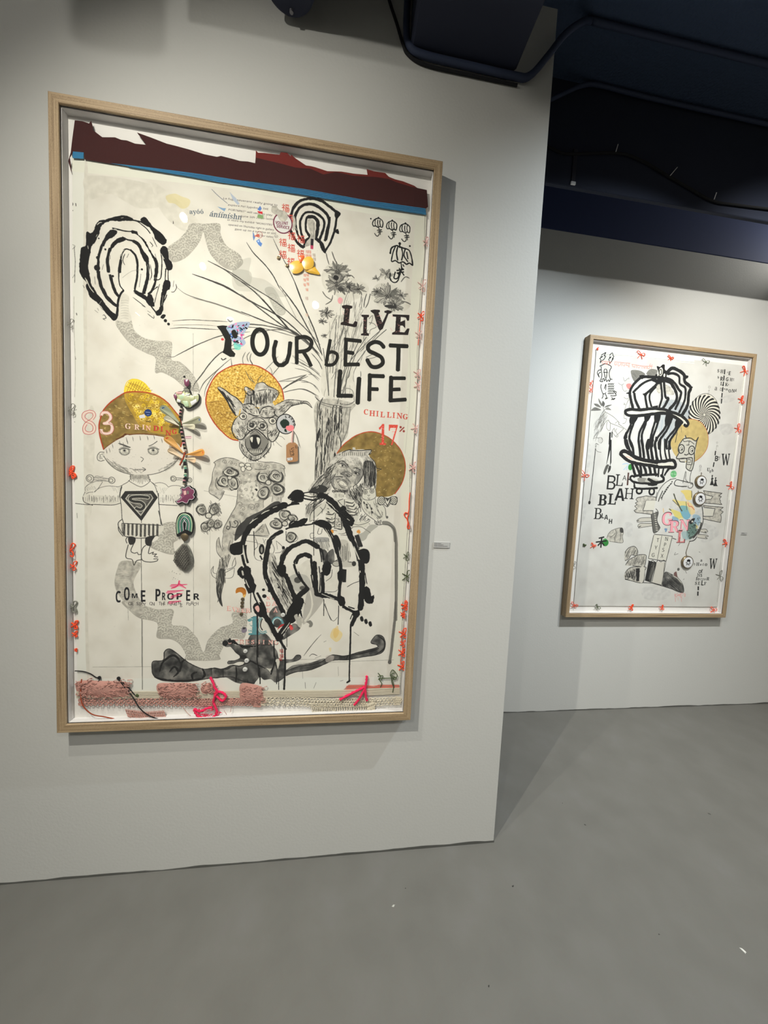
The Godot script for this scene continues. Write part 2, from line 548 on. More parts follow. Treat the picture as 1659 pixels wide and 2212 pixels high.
func waves(a: Array, tile: String, gap: float, light := 0.8) -> void:
	# an ornament band: grey ground with overlapping fish-scale arcs, clipped to its outline
	var p := curve(pv(a), true)
	wash(a, tile)
	var lo := p[0]
	var hi := p[0]
	for q in p:
		lo = lo.min(q)
		hi = hi.max(q)
	var g := gap * K
	var y := lo.y
	var row := 0
	while y < hi.y + g:
		var x := lo.x + (g * 0.5 if row % 2 else 0.0)
		while x < hi.x + g:
			var c := Vector2(x, y) + Vector2(rng.randf_range(-0.3, 0.3), rng.randf_range(-0.3, 0.3)) * g
			if Geometry2D.is_point_in_polygon(c, p):
				var up := rng.randf_range(-0.7, 0.7)
				for k in 3:
					var r := g * (0.62 - 0.19 * k) * rng.randf_range(0.85, 1.1)
					var arc := PackedVector2Array()
					for i in 13:
						var an := PI + up + PI * i / 12.0
						arc.append(c + Vector2(cos(an) * r, sin(an) * r * 1.05))
					for piece in Geometry2D.intersect_polyline_with_polygon(arc, p):
						sweep(piece, maxf(1.6, gap * 0.075 * K), ink_grey(light - 0.22 * (k % 2)))
			x += g
		y += g * 0.55
		row += 1

func bloom(x: float, y: float, r: float, petals: int, dark := 0.45, flat := 0.75) -> void:
	# a pencilled flower head seen a little from the side
	for k in petals * 2:
		var a := rng.randf() * TAU
		var ln := r * rng.randf_range(0.55, 1.08)
		var d := Vector2(cos(a), sin(a) * flat)
		var s := Vector2(-d.y, d.x) * r * rng.randf_range(0.06, 0.13)
		var bend := s * rng.randf_range(-1.5, 1.5)
		var c := Vector2(x, y)
		var p0 := c + d * r * 0.12
		var p1 := c + d * ln * 0.6 + s + bend * 0.4
		var p2 := c + d * ln + bend
		var p3 := c + d * ln * 0.6 - s + bend * 0.4
		var out := [p0.x, p0.y, p1.x, p1.y, p2.x, p2.y, p3.x, p3.y]
		fill(steps(out), ink_grey(rng.randf_range(0.45, 0.92)))
		hatch(steps(out), rad_to_deg(a) + 8.0, r * 0.06, 1.0, dark * 0.8, 0.5, 0.5)
		ink(steps([p0.x, p0.y, p1.x, p1.y, p2.x, p2.y, p3.x, p3.y, p0.x, p0.y]), 1.3, dark * rng.randf_range(0.4, 1.1))
		if k % 3 == 0: ink(steps([p0.x, p0.y, p1.x, p1.y, p2.x, p2.y]), 3.0, dark * 0.5, 0.5, 0.7)
	for k in 16:
		var a := rng.randf() * TAU
		var q := Vector2(x, y) + Vector2(cos(a), sin(a) * flat) * r * 0.22 * rng.randf()
		ring(q.x, q.y, r * 0.06, r * 0.06, 1.5, ink_grey(dark * 0.5))

func lucky(x: float, y: float, s: float, c) -> void:
	# the sign for good fortune, brushed: s is its size, x y its top left corner
	for t in [[0.2, 0.02, 0.3, 0.12], [0.05, 0.22, 0.42, 0.2, 0.06, 0.58], [0.26, 0.42, 0.25, 0.98], [0.28, 0.44, 0.42, 0.56], [0.48, 0.1, 0.96, 0.08], [0.56, 0.2, 0.56, 0.42], [0.56, 0.2, 0.9, 0.2, 0.88, 0.42, 0.56, 0.42], [0.5, 0.52, 0.5, 0.97], [0.5, 0.52, 0.96, 0.52, 0.96, 0.95, 0.5, 0.95], [0.73, 0.52, 0.73, 0.95], [0.5, 0.73, 0.96, 0.73]]:
		var a := []
		for i in range(0, t.size(), 2):
			a.append(x + t[i] * s)
			a.append(y + t[i + 1] * s)
		line(steps(a), s * 0.085, c, 0.15)

func scrawl(x: float, y: float, w: float, h: float, turn: float, c) -> void:
	# a loose wiggle of pencil
	var a := []
	var n := int(w / (h * 0.7)) + 2
	for i in n:
		var q := Vector2(w * i / n, h * rng.randf_range(-0.5, 0.5)).rotated(turn)
		a.append(x + q.x)
		a.append(y + q.y)
	ink(steps(a), 1.6, c)

func rose(x: float, y: float, rx: float, ry: float, turn: float) -> void:
	# one dark rimmed petal of the inked blossoms, lighter curls inside
	var lump := func(f: float, from: float, arc: float, wob: float) -> Array:
		var o := []
		var n := 14
		var ph := rng.randf() * TAU
		for i in n + 1:
			var t := from + arc * i / n
			var r := f * (1.0 + wob * sin(2.0 * t + ph) + wob * 0.7 * sin(3.0 * t + ph * 2.0))
			var q := Vector2(cos(t) * rx * r, sin(t) * ry * r).rotated(turn)
			o.append(x + q.x)
			o.append(y + q.y)
		return steps(o)
	var e: float = rng.randf() * TAU
	fill(lump.call(1.02, 0.0, TAU, 0.1), rng.randf_range(0.62, 0.8))
	ink(lump.call(0.95, e, 4.6, 0.12), rx * 0.26, 0.25, 0.5, 0.5)
	ink(lump.call(0.9, e + 4.2, 2.4, 0.1), rx * 0.14, 0.4, 0.5, 0.6)
	ink(lump.call(0.64, e + 1.0, 4.2, 0.12), rx * 0.16, 0.95, 0.4, 0.5)
	ink(lump.call(0.42, e + 2.5, 4.8, 0.15), rx * 0.13, 0.22, 0.4, 0.6)
	ink(lump.call(0.2, e + 3.5, 4.5, 0.2), rx * 0.1, 0.3, 0.4, 0.6)
	ink(lump.call(1.1, e + 1.5, 3.2, 0.08), 2.5, 0.15, 0.3, 0.6)

func flecks(a: Array, count: int, long: float, angle: float, spread: float, w0: float, w1: float, cols: Array, rough := 0.4) -> void:
	# many short brush or pencil marks scattered inside an outline; long = 0 makes little rings, below 0 makes spots
	var p := pv(a)
	var lo := p[0]
	var hi := p[0]
	for q in p:
		lo = lo.min(q)
		hi = hi.max(q)
	var left := count
	for tries in count * 6:
		if left == 0: return
		var c := Vector2(rng.randf_range(lo.x, hi.x), rng.randf_range(lo.y, hi.y))
		if not Geometry2D.is_point_in_polygon(c, p): continue
		left -= 1
		var col = hue(cols[rng.randi() % cols.size()])
		var w := rng.randf_range(w0, w1)
		if long < 0.0:
			spans(cv, curve(pv(oval(c.x / K, c.y / K, w, w * rng.randf_range(0.5, 0.9), 14, rng.randf() * 3.0)), true), col)
		elif long == 0.0: ring(c.x / K, c.y / K, w, w * rng.randf_range(0.7, 1.0), w * 0.3, col)
		else:
			var d := Vector2.from_angle(deg_to_rad(angle + rng.randf_range(-spread, spread))) * long * K * rng.randf_range(0.5, 1.2)
			var s := Vector2(-d.y, d.x) * rng.randf_range(-0.12, 0.12)
			sweep(curve(PackedVector2Array([c - d * 0.5, c - d * 0.1 + s, c + d * 0.2 + s, c + d * 0.5])), maxf(w * K, 1.2), col, rough, 0.7)


# ------------------------------------------------------------------ the collage on the partition, drawn on its sheet
func draw_sheet_a_1() -> void:
	fill([-14,69,88,13,-15,1302,-3,1570,2,534,-78,168], 0, false)
	fill([2231,61,96,2,-3,3624,-89,-3,7,-1111], 1, false)
	fill([-19,3507,2335,35,8,145,-2344,-38], 0, false)
	fill([-13,55,2339,-8,1,79,-417,4,-940,-23,-576,22,-408,23], 1, false)
	wash([71,144,22,-4,-14,1242,-5,1572,5,501,-20,-1,-3,-500,3,-1570], "smudge")
	wash([93,163,386,-4,85,102,-169,54,-167,-61,-123,47], "smudge")
	wash([82,1685,43,-3,-18,593,-35,33], "smudge")
	wash([478,145,143,79,147,125,-87,71,-145,-97], "smudge")
	speckle(92, 191, 2311, 3307, 260, 1.2, .55)
	speckle(120, 186, 2284, 3311, 110, 1.9, .75)
	ink([415,2554,5,873], 2.2, .62)
	ink([739,1074,31,2288], 2.1, .62)
	ink([329,2969,3,117], 2.2, .62)
	ink([1396,3227,14,361], 2.4, .62)
	ink([1100,1607,11,358], 2.2, .62)
	ink([1819,3450,6,74], 2.5, .62)
	ink([1551,3482,5,59], 2.5, .62)
	ink([100,3425,394,3], 2.2, .62)
	ink([1504,3419,745,-18], 2.5, .62)
	ink([1367,3388,344,2], 2.4, .62)
	ink([823,2145,251,37], 2.2, .62)
	ink([416,2356,-1,230,3,260,4,239], 4.2, .45)
	ink([421,2979,2,247,2,373], 4.3, .40)
	line([867,2285,10,800], 1.7, .70)
	ink([2238,914,24,415,-8,465], 1.8, .80)
	glaze([560,216,54,-24,39,10,55,15,-8,41,-39,22,-47,-25,-38,-2], 2)
	waves([570,547,70,-70,47,-58,30,-54,88,-11,92,-13,9,64,38,68,74,39,27,29,7,40,-56,48,-74,-15,-74,-64,-34,-76,-19,-66,-21,63,-46,71,-55,56,-71,26], "band", 40, .95)
	waves([254,1050,39,77,62,67,86,41,59,27,0,96,44,-4,72,31,49,38,41,30,74,7,-9,-63,-50,-72,-65,-53,-53,-12,-1,-112,-83,0,-87,-11,-62,-43,-31,-78], "band", 38, .95)
	waves([526,2405,116,-26,17,111,-33,37,1,81,-124,-33,-33,-35,57,-46], "band", 44, .95)
	waves([289,2952,49,63,65,55,117,36,0,107,93,14,60,38,43,76,9,42,217,3,8,-43,51,-104,44,-19,80,-9,4,-209,-97,29,2,75,-87,38,-77,85,-33,94,-45,-104,-78,-85,-94,-18,8,-107,-109,-4,-99,-35,-33,-18], "band", 44, .95)
	wash([292,2661,121,15,-32,90,-16,54,24,81,33,63,0,73,-82,-36,-41,-54,-40,-63,-16,-71,16,-89], "pale")
	ink([259,2732,33,-5,40,6], 2.5, .90)
	ink([262,2748,33,-5,39,6], 2.5, .90)
	ink([264,2764,34,-5,39,6], 2.5, .90)
	ink([267,2780,34,-5,38,6], 2.5, .90)
	ink([269,2796,35,-5,38,6], 2.6, .90)
	ink([271,2812,37,-5,36,6], 2.6, .90)
	ink([274,2829,37,-5,36,5], 2.6, .90)
	ink([276,2845,38,-5,35,5], 2.6, .90)
	ink([279,2861,38,-5,35,6], 2.6, .90)
	ink([281,2877,40,-5,33,6], 2.6, .90)
	ink([283,2893,41,-5,32,6], 2.6, .90)
	ink([286,2909,41,-5,32,6], 2.6, .90)
	ink([288,2925,42,-5,31,7], 2.6, .90)
	ink([291,2942,43,-5,30,6], 2.6, .90)
	glaze([1202,727,58,-15,63,94,27,48,-25,36,-43,-12,-45,-79], 3)
	ring(1254, 772, 25.4, 22, 3.4, .75, 0, 0)
	ring(1269, 795, 25.4, 22, 3.4, .75, 0, 0)
	ring(1285, 819, 25.5, 22.1, 3.4, .75, 0, 0)
	ring(1301, 842, 25.5, 22.1, 3.4, .75, 0, 0)
	ring(1318, 866, 25.6, 22.2, 3.4, .75, 0, 0)
	glaze([987,630,115,-6,2,83,-82,18], 4)
	glaze([998,601,105,-67,-3,112,103,20,88,54,67,37,-98,12,-109,-16,-150,-4], 5)
	wash([262,1031,24,-153,49,2,0,78,13,76], "smudge")
	ink([286,912,25,-6,22,2], 1.7, .72)
	ink([286,928,25,-6,22,2], 1.7, .72)
	ink([286,944,25,-6,22,3], 1.7, .72)
	ink([286,961,25,-6,22,2], 1.7, .72)
	ink([286,977,25,-6,22,2], 1.7, .72)
	ink([286,993,25,-6,22,3], 1.7, .72)
	ink([286,1010,25,-6,22,2], 1.7, .72)
	ink([286,1026,25,-6,22,3], 1.7, .72)
	ink([828,589,102,41,91,54,83,36], 6.5, .30, 0.35, 0.8)
	ink([729,687,105,24,123,35,150,78], 8.1, .25, 0.35, 0.8)
	ink([827,590,154,59,123,67,189,96,162,123,141,129], 6.6, .30, 0.35, 0.8)
	ink([728,687,194,51,184,80,253,112,233,199], 8.9, .25, 0.35, 0.8)
	ink([1074,435,49,65,77,67,56,65,46,76,45,50], 6.4, .25, 0.35, 0.8)
	ink([1302,692,118,136,95,148,97,161], 8.1, .25, 0.35, 0.8)
	ink([1249,387,35,65,57,94,52,91,54,110], 5.4, .28, 0.35, 0.8)
	ink([1402,658,68,149,84,171,58,159], 8.2, .22, 0.35, 0.8)
	ink([1042,696,109,70,131,122,105,99,144,87,82,101], 9.8, .20, 0.35, 0.8)
	ink([1044,779,154,99,131,80,123,57,140,130], 8, .30, 0.35, 0.8)
	ink([1047,895,168,50,210,57,160,118], 8, .28, 0.35, 0.8)
	ink([635,787,72,41,186,36,216,51], 4, .35, 0.35, 0.8)
	ink([731,841,163,27,215,55], 5.7, .55, 0.35, 0.8)
	ink([605,1008,112,-21,97,-6,164,-10], 4.1, .35, 0.35, 0.8)
	ink([613,1034,161,-20,122,-5], 3.2, .55, 0.35, 0.8)
	ink([590,1059,79,-15,65,-3,162,-9], 4.9, .30, 0.35, 0.8)
	ink([575,1246,40,-3,40,-25,120,-75,155,-75,181,-44], 5.7, .30, 0.35, 0.8)
	ink([743,1450,7,-35,37,-54,72,-108,73,-75,99,-35], 6.7, .30, 0.35, 0.8)
	ink([780,1472,32,-71,56,-64,74,-75,40,-38], 5, .35, 0.35, 0.8)
	ink([817,1491,12,-65,56,-99,48,-56,58,-56], 5, .40, 0.35, 0.8)
	ink([897,1032,152,-53,186,-5,191,43,166,121], 6.1, .40, 0.35, 0.8)
	ink([930,1178,182,-128,186,-60,160,40,134,115], 5.6, .45, 0.35, 0.8)
	ink([987,986,185,-14,189,11], 5.5, .30, 0.35, 0.8)
	ink([988,1001,216,-8,222,34], 4.6, .40, 0.35, 0.8)
	ink([1072,1253,-6,-44,18,-46], 4.4, .40, 0.35, 0.8)
	ink([1105,1230,-10,-39,18,-31], 4.4, .35, 0.35, 0.8)
	ink([1135,1242,-20,-33,8,-40], 4.9, .40, 0.35, 0.8)
	ink([1195,1301,53,-60,58,-70], 4, .40, 0.35, 0.8)
	ink([1242,1362,23,-52,43,-59,48,-70], 4.5, .35, 0.35, 0.8)
	ink([1271,1365,40,-19,64,-21,131,-42], 4, .40, 0.35, 0.8)
	ink([1296,1352,79,-29,131,-43], 7, .60, 0.35, 0.8)
	ink([1338,1404,54,-45,84,-48,40,-21], 6.1, .30, 0.35, 0.8)
	ink([1353,1418,65,-23,61,-10,72,22,52,36], 4, .35, 0.35, 0.8)
	ink([1316,1346,90,-13,86,-8,78,29,32,43], 4.5, .40, 0.35, 0.8)
	ink([1392,1208,71,13,52,26,52,46], 4, .50, 0.35, 0.8)
	ink([1452,1192,51,25,94,53], 4, .45, 0.35, 0.8)
	ink([1405,1156,67,29,73,44,52,36], 3.5, .45, 0.35, 0.8)
	ink([1516,1277,41,1,41,27], 3.6, .40, 0.35, 0.8)
	ink([1248,1251,16,24,2,60], 3.5, .40, 0.35, 0.8)
	ink([989,1221,9,78,-4,60,9,69], 4.4, .20, 0.35, 0.8)
	ink([1067,1258,45,56,36,46,20,14], 10.8, .45, 0.35, 0.8)
	ink([1115,1219,30,42,31,57], 5.9, .30, 0.35, 0.8)
	ink([1145,1246,21,48,25,38], 5.9, .30, 0.35, 0.8)
	ink([1422,1243,80,10,54,30,37,32], 5.2, .50, 0.35, 0.8)
	ink([1349,1416,113,-32,62,8,73,34], 5.2, .35, 0.35, 0.8)
	ink([1340,1394,77,-55,86,-56], 7, .30, 0.35, 0.8)
	ink([1402,1158,63,46,71,28,73,55], 5.2, .45, 0.35, 0.8)
	ink([1533,1127,55,56,29,59], 5.3, .30, 0.35, 0.8)
	ink([1469,1335,71,2,46,41], 4.4, .45, 0.35, 0.8)
	ink([1320,721,73,128,27,48], 4.2, .70, 0.3)
	ink([1507,905,19,49,19,24], 4.3, .70, 0.3)
	ink([1152,767,52,36], 4.2, .70, 0.3)
	ink([1302,708,28,34], 2.7, .70, 0.3)
	wash([1632,960,67,-111,126,12,103,77,-12,116,-77,132,10,223,-216,18,-18,-220,40,-127], "smudge")
	flecks([1631,926,286,-31,-5,284,-63,221,-217,18,-2,-300], 60, 83, 100, 16, 2.6, 5.3, [.40, .50, .65, .75])
	ink([1756,921,-23,99,-20,178,-9,223], 5.3, .40, 0.4)
	ink([2019,919,-131,138,-94,133,-46,183], 5.4, .40, 0.4)
	ink([1765,929,11,263,-37,182], 5.3, .40, 0.4)
	ink([1868,1006,-49,129,-30,145,-3,143], 5.4, .40, 0.4)
	ink([1654,1063,-3,141,17,202], 5.3, .40, 0.4)
	ink([2065,906,-105,108,-103,153], 5.4, .40, 0.4)
	ink([1921,974,-67,122,-48,147,-47,183], 5.4, .40, 0.4)
	ink([1615,1084,28,156,25,175], 5.3, .40, 0.4)
	ink([1700,875,-3,148,-8,230], 5.3, .40, 0.4)
	wash([1596,553,63,-58,114,25,2,50,137,43,-3,60,-76,49,-91,36,-54,-49,-72,-31,-28,-56], "smudge")
	wash([1954,627,72,-43,162,36,48,86,-56,63,-117,18,-87,-51,-34,-47], "smudge")
	bloom(1697, 550, 95, 22, 0.32, 0.75)
	bloom(1696, 634, 96, 18, 0.4, 0.75)
	bloom(1778, 644, 61, 16, 0.35, 0.75)
	bloom(1851, 650, 59, 16, 0.4, 0.75)
	bloom(2063, 675, 124, 22, 0.4, 0.75)
	bloom(2113, 730, 78, 20, 0.32, 0.75)
	bloom(2044, 521, 62, 10, 0.7, 0.75)
	bloom(1977, 559, 36, 8, 0.7, 0.75)
	bloom(1982, 649, 46, 9, 0.4, 0.75)
	bloom(2158, 654, 57, 8, 0.45, 0.75)
	bloom(1632, 840, 58, 14, 0.4, 0.75)
	bloom(1604, 898, 35, 10, 0.45, 0.75)
	bloom(1620, 997, 25, 8, 0.5, 0.75)
	ink([1611,433,12,43,12,32], 6.9, .42, 0.3, 0.6)
	ink([1651,418,17,42,22,36], 7, .42, 0.3, 0.6)
	ink([1759,562,36,0,22,17], 7.1, .42, 0.3, 0.6)
	ink([1596,695,27,32,41,20], 7, .42, 0.3, 0.6)
	ink([2153,563,30,-39,32,6], 7.3, .42, 0.3, 0.6)
	ink([2165,694,38,5,33,12], 7.3, .42, 0.3, 0.6)
	ink([1668,712,-9,40,-39,30], 7, .42, 0.3, 0.6)
	ink([1909,673,-13,52,-3,46], 7.2, .42, 0.3, 0.6)
	ink([1935,670,-12,62,-19,42], 7.2, .42, 0.3, 0.6)
	fill(oval(1686, 591, 19.1, 17.1, 20, 0), .12)
	fill(oval(1723, 665, 22.7, 15.1, 20, 0), .25)
	fill(oval(2087, 743, 46.9, 11.5, 20, 0), .20)
	wash([1699,728,31,-14,21,28,-9,21,-31,3], "smudge")
	glaze([1705,737,15,-17,21,13,-9,31,-21,-3], 6)
	flecks([1730,714,144,-17,37,127,-32,207,-142,116,-82,8,5,-253], 60, 132, 98, 14, 2, 4.6, [.45, .55, .65, .80])
	ink([1933,847,25,-28,-3,41,-14,27], 4.1, .45)
	ink([1935,872,31,2,23,23,-41,25,-4,31], 4.1, .45)
	ink([1967,991,25,-33,25,-33], 4.2, .45)
	ink([1925,1119,47,-25,27,13,-52,20], 4.2, .45)
	wash([1585,1462,266,-8,-24,74,-11,156,-43,76,-31,140,-13,131,-132,7,-7,-293], "pale")
	flecks([1592,1484,242,-1,-30,138,-41,112,-30,167,-14,112,-119,6,-5,-273], 110, 107, 93, 5, 2.7, 9.8, [.10, .20, .25, .50, .85, .90, .95])
	ink([1579,1440,37,24,91,15,99,-12,49,-27], 5.3, .40)
	ink([1570,1428,28,24], 5.3, .35)
	ink([1725,1473,91,2,35,-21], 5.4, .90)
	ink([1607,1474,82,20,91,-3,54,-8], 5.4, .50)
	ink([1591,1475,1,179,0,385], 5.4, .30)
	ink([1826,1492,-12,147,-42,112], 5.5, .50)
	ink([1629,1562,9,474], 5.4, .20)
	ink([1855,1440,-17,-75,-46,-14,-35,21], 5.5, .60)
	hatch([1663,1505,81,3,-23,319,-46,3], 92, 12.6, 5.4, .15, 0.3, 0.3)
	wash([1081,1247,84,2,74,33,56,50,42,62,15,75,-7,21,-49,24,-49,35,-93,58,-99,7,-29,33,-13,46,16,55,22,29,-56,-12,-65,-51,-54,-61,-39,-77,-9,-74,21,-81,46,-83,76,-58], "gold")
	glaze([836,1541,159,-23,31,98,23,151,-79,-30,-89,-70], 7)
	ink([1051,1779,-56,-11,-65,-51,-54,-64,-39,-77,-9,-74,21,-81,46,-83,76,-58,67,-26,43,-6,84,4,74,33,57,50,41,62,17,72], 7, 8, 0.4)
	ink([841,1531,62,-15,62,-10], 2.9, 9, 0.6, 0.5)
	ink([928,1604,49,-9], 3, 9, 0.6, 0.5)
	ink([987,1394,64,20,39,16], 2.9, 9, 0.6, 0.5)
	ink([1039,1315,50,36], 2.9, 9, 0.6, 0.5)
	ink([926,1454,58,25], 2.9, 9, 0.6, 0.5)
	ink([918,1590,40,32,39,7], 2.9, 9, 0.6, 0.5)
	flecks([1082,1262,73,3,-37,103,-47,74,-77,27,3,150,31,98,-59,4,-88,-94,-31,-127,65,-124,85,-87], 110, 20, 0, 50, 1.5, 4.4, [10, 11, 12, 13])
	wash([179,1897,-20,-75,-9,-69,9,-61,19,-57,42,-53,56,-49,47,-29,66,-11,71,4,67,20,53,36,54,62,29,44,16,102,1,41,-10,48,-15,-15,-29,-24,-44,-15,-68,-18,-91,-2,-81,8,-57,25,-56,39], "dullgold")
	glaze([313,1510,180,-16,121,92,50,99,-24,79,-194,-12,-95,-115], 14)
	glaze([304,1505,38,-83,37,-8,57,20,38,57,-48,-1,-47,1], 15)
	ink([323,1499,28,-68], 2.4, 16)
	ink([339,1497,28,-67], 2.4, 16)
	ink([356,1495,28,-66], 2.4, 16)
	ink([372,1493,28,-66], 2.4, 16)
	ink([389,1491,28,-65], 2.4, 16)
	ink([405,1489,28,-51], 2.4, 16)
	ink([422,1487,28,-36], 2.4, 16)
	ink([438,1485,29,-22], 2.4, 16)
	ink([455,1483,28,-7], 2.4, 16)
	ink([318,1464,61,27], 2.4, 16)
	ink([332,1437,68,53], 2.4, 16)
	ink([346,1440,76,48], 2.4, 16)
	ink([360,1443,83,43], 2.4, 16)
	ink([374,1445,90,39], 2.4, 16)
	ink([309,1510,2,-40,21,-42,47,-15,47,17,29,32,21,26], 4.4, 17)
	ink([311,1510,7,34,28,28], 3.9, 18)
	flecks([327,1518,147,-12,96,63,40,120,-77,26,-134,-41,-53,-77], 170, 0, 0, 0, 5.8, 11.7, [19, 20, 21, 22])
	flecks([183,1650,102,-108,66,-26,239,51,59,150,-155,31,-190,14,-131,60], 120, 16, 0, 30, 1.9, 2.9, [23, 24, 25])
	ink([179,1899,-20,-77,-9,-69,9,-61,19,-57,42,-53,56,-49,47,-29,66,-9,71,2,67,20,53,36,54,62,29,44,16,102,1,41,-15,48], 7.3, 26, 0.35)
	ink([179,1897,50,-46,56,-40,28,-25,29,0,81,-10,91,3,68,17], 6.3, 27, 0.5)
	ragged([247,1827,38,-23,28,-25,10,7,-38,28], 28, 2)
	fill(oval(456, 1631, 23.7, 24.6, 20, 0), 29)
	line([441,1627,29,0], 3.9, 30)
	line([448,1645,17,-2], 3.5, 31)
	fill([398,1654,34,-13,9,24,-38,6], 32, false)
	line([446,1594,2,5], 3.9, 33)
	line([444,1686,2,7], 3.9, 33)
	line([453,1594,1,5], 3.9, 33)
	line([450,1685,3,8], 4, 33)
	line([459,1593,2,5], 3.9, 33)
	line([457,1685,3,7], 4, 33)
	line([466,1593,2,4], 3.9, 33)
	line([464,1684,2,8], 4, 33)
	line([473,1592,1,5], 3.9, 33)
	line([471,1684,2,7], 4, 33)
	wash([1743,1824,34,-51,47,-47,48,-37,58,-27,59,-12,60,7,67,24,63,46,50,62,30,83,-1,81,-21,72,-48,73,-45,25,-71,6,-26,-14,-9,-130,-13,-109,-37,-38,-32,-52,-99,6,-69,15], "dullgold")
	ink([1743,1827,34,-54,47,-47,48,-37,58,-27,59,-12,60,7,67,24,63,46,50,62,30,83,-1,81,-21,72,-48,78], 5.9, 34, 0.35)
	flecks([1990,1671,164,58,78,114,-2,162,-77,95,-91,4,-20,-189,-44,-87], 70, 12, 0, 60, 2, 3, [35, 36, 37])
	fill([179,1902,50,-49,56,-39,66,-26,72,-8,91,2,68,17,39,64,30,66,-43,55,-64,40,-72,25,-63,8,-77,-6,-76,-26,-46,-43,-28,-45], 38)
	wash([182,1948,37,38,47,28,57,22,28,17,-47,-5,-57,-23,-42,-38], "pale")
	wash([559,2013,53,-40,34,-39,10,-5,-34,54,-53,40], "pale")
	hatch([184,1947,54,23,66,42,47,38,-66,-6,-76,-52], 40, 7.8, 2, .40, 0.3, 0.3)
	hatch([544,2021,63,-58,49,-40,-34,60], 140, 8.1, 2, .40, 0.3, 0.3)
	ink([177,1938,32,49,47,40,67,25,76,7,78,-9,67,-23,64,-43,48,-58], 4.4, .35, 0.3)
	ink([182,1917,-24,-1,-18,24,2,30,21,7,21,-9], 4.4, .40)
	ink([177,1928,-19,6,0,25,14,-1], 2.9, .50)
	hatch([144,1925,38,-8,-1,56,-32,2], 60, 6.8, 1.5, .50, 0.3, 0.3)
	ink([193,1893,4,15,2,16], 3.9, .40, 0.3, 0.7)
	ink([212,1885,4,15,2,15], 3.9, .40, 0.3, 0.7)
	ink([231,1856,4,15,2,15], 3.9, .40, 0.3, 0.7)
	ink([276,1832,3,15,2,15], 3.9, .40, 0.3, 0.7)
	ink([318,1806,4,15,2,16], 3.9, .40, 0.3, 0.7)
	ink([358,1799,4,15,2,15], 3.9, .40, 0.3, 0.7)
	ink([404,1790,3,15,2,16], 4, .40, 0.3, 0.7)
	ink([451,1787,4,15,2,15], 4, .40, 0.3, 0.7)
	ink([492,1779,4,15,2,15], 4, .40, 0.3, 0.7)
	ink([542,1799,4,15,2,15], 4, .40, 0.3, 0.7)
	ink([299,1843,4,15,2,16], 3.9, .40, 0.3, 0.7)
	ink([323,1821,4,15,2,16], 3.9, .40, 0.3, 0.7)
	ink([269,1850,30,6,48,17], 4.4, .30, 0.3)
	ink([461,1856,24,-12,31,-25], 4.5, .30, 0.3)
	ink([276,1853,28,10,38,11], 4.4, .30, 0.3)
	fill(oval(308, 1899, 30.5, 25.6, 20, 0), .95)
	ring(308, 1902, 28.6, 24.6, 5.9, .55, 0.5, 0)
	ring(308, 1899, 34.5, 28.6, 2.5, .50, 0, 0)
	fill(oval(308, 1897, 11.8, 11.8, 20, 0), .70)
	fill(oval(308, 1896, 5.9, 5.9, 20, 0), .15)
	ink([272,1893,26,-9,29,-1,19,6], 3.9, .30)
	hatch([279,1906,57,-4,-9,26,-38,3], 80, 5.9, 2, .40, 0.3, 0.3)
	fill(oval(490, 1885, 31, 26, 20, 0), .95)
	ring(490, 1888, 29, 25, 6, .55, 0.5, 0)
	ring(490, 1885, 35, 29, 2.5, .50, 0, 0)
	fill(oval(490, 1883, 12, 12, 20, 0), .70)
	fill(oval(490, 1882, 6, 6, 20, 0), .15)
	ink([454,1879,27,-9,28,-1,20,5], 4, .30)
	hatch([461,1892,58,-4,-9,26,-39,3], 80, 6, 2, .40, 0.3, 0.3)
	ink([409,1934,19,11,-14,22], 3.5, .25)
	ink([368,2023,31,-4,44,-1], 3.5, .20)
	ink([421,2005,22,12,-20,14], 3.5, .20)
	flecks([186,1947,52,33,85,36,105,4,-19,30,-86,-3,-81,-32], 60, 22, 30, 25, 2, 3.4, [.50, .62, .75])
	flecks([646,1929,-53,40,-68,46,0,13,88,-45], 30, 23, 150, 25, 2, 3.5, [.50, .62, .75])
	speckle(191, 1871, 426, 128, 60, 1.9, .70)
	hatch([342,2059,115,-7,12,44,-55,34,-67,-28], 92, 7, 2.5, .45, 0.3, 0.3)
	wash([347,2061,105,-6,10,26,-110,6], "pale")
	hatch([342,2059,115,-7,12,33,-122,7], 92, 8, 2.5, .35, 0.3, 0.3)
	ink([347,2061,-3,31,-21,22,-31,22,-12,37], 3.5, .30)
	ink([457,2052,12,39,32,34,15,47], 3.5, .30)
	ink([332,2098,29,19,53,21,48,-31,10,-27], 3.5, .30)
	ink([292,2136,-14,58,-8,74], 3.5, .30)
	ink([516,2161,10,52,0,44], 3.5, .30)
	wash(oval(94, 2098, 23.4, 24.6, 28, 0), "smudge")
	ring(94, 2098, 23.4, 24.6, 3.9, .35, 0, 0)
	ring(91, 2098, 12.9, 14.1, 3.4, .40, 0, 0)
	wash(oval(228, 2103, 20.7, 21.8, 28, 0), "smudge")
	ring(228, 2103, 20.7, 21.8, 3.9, .35, 0, 0)
	ring(224, 2104, 11.4, 12.4, 3.5, .40, 0, 0)
	ink([113,2089,49,0,47,5], 3.4, .40)
	ink([113,2107,49,0,47,5], 3.4, .40)
	hatch([115,2092,94,2,0,18,-94,-3], 5, 4.9, 2, .55, 0.3, 0.3)
	wash(oval(621, 2071, 18.3, 19.2, 28, 0), "smudge")
	ring(621, 2071, 18.3, 19.2, 4.1, .35, 0, 0)
	ring(618, 2071, 10.1, 11, 3.6, .40, 0, 0)
	wash(oval(727, 2075, 16.2, 17, 28, 0), "smudge")
	ring(727, 2075, 16.2, 17, 4.1, .35, 0, 0)
	ring(724, 2075, 8.9, 9.7, 3.6, .40, 0, 0)
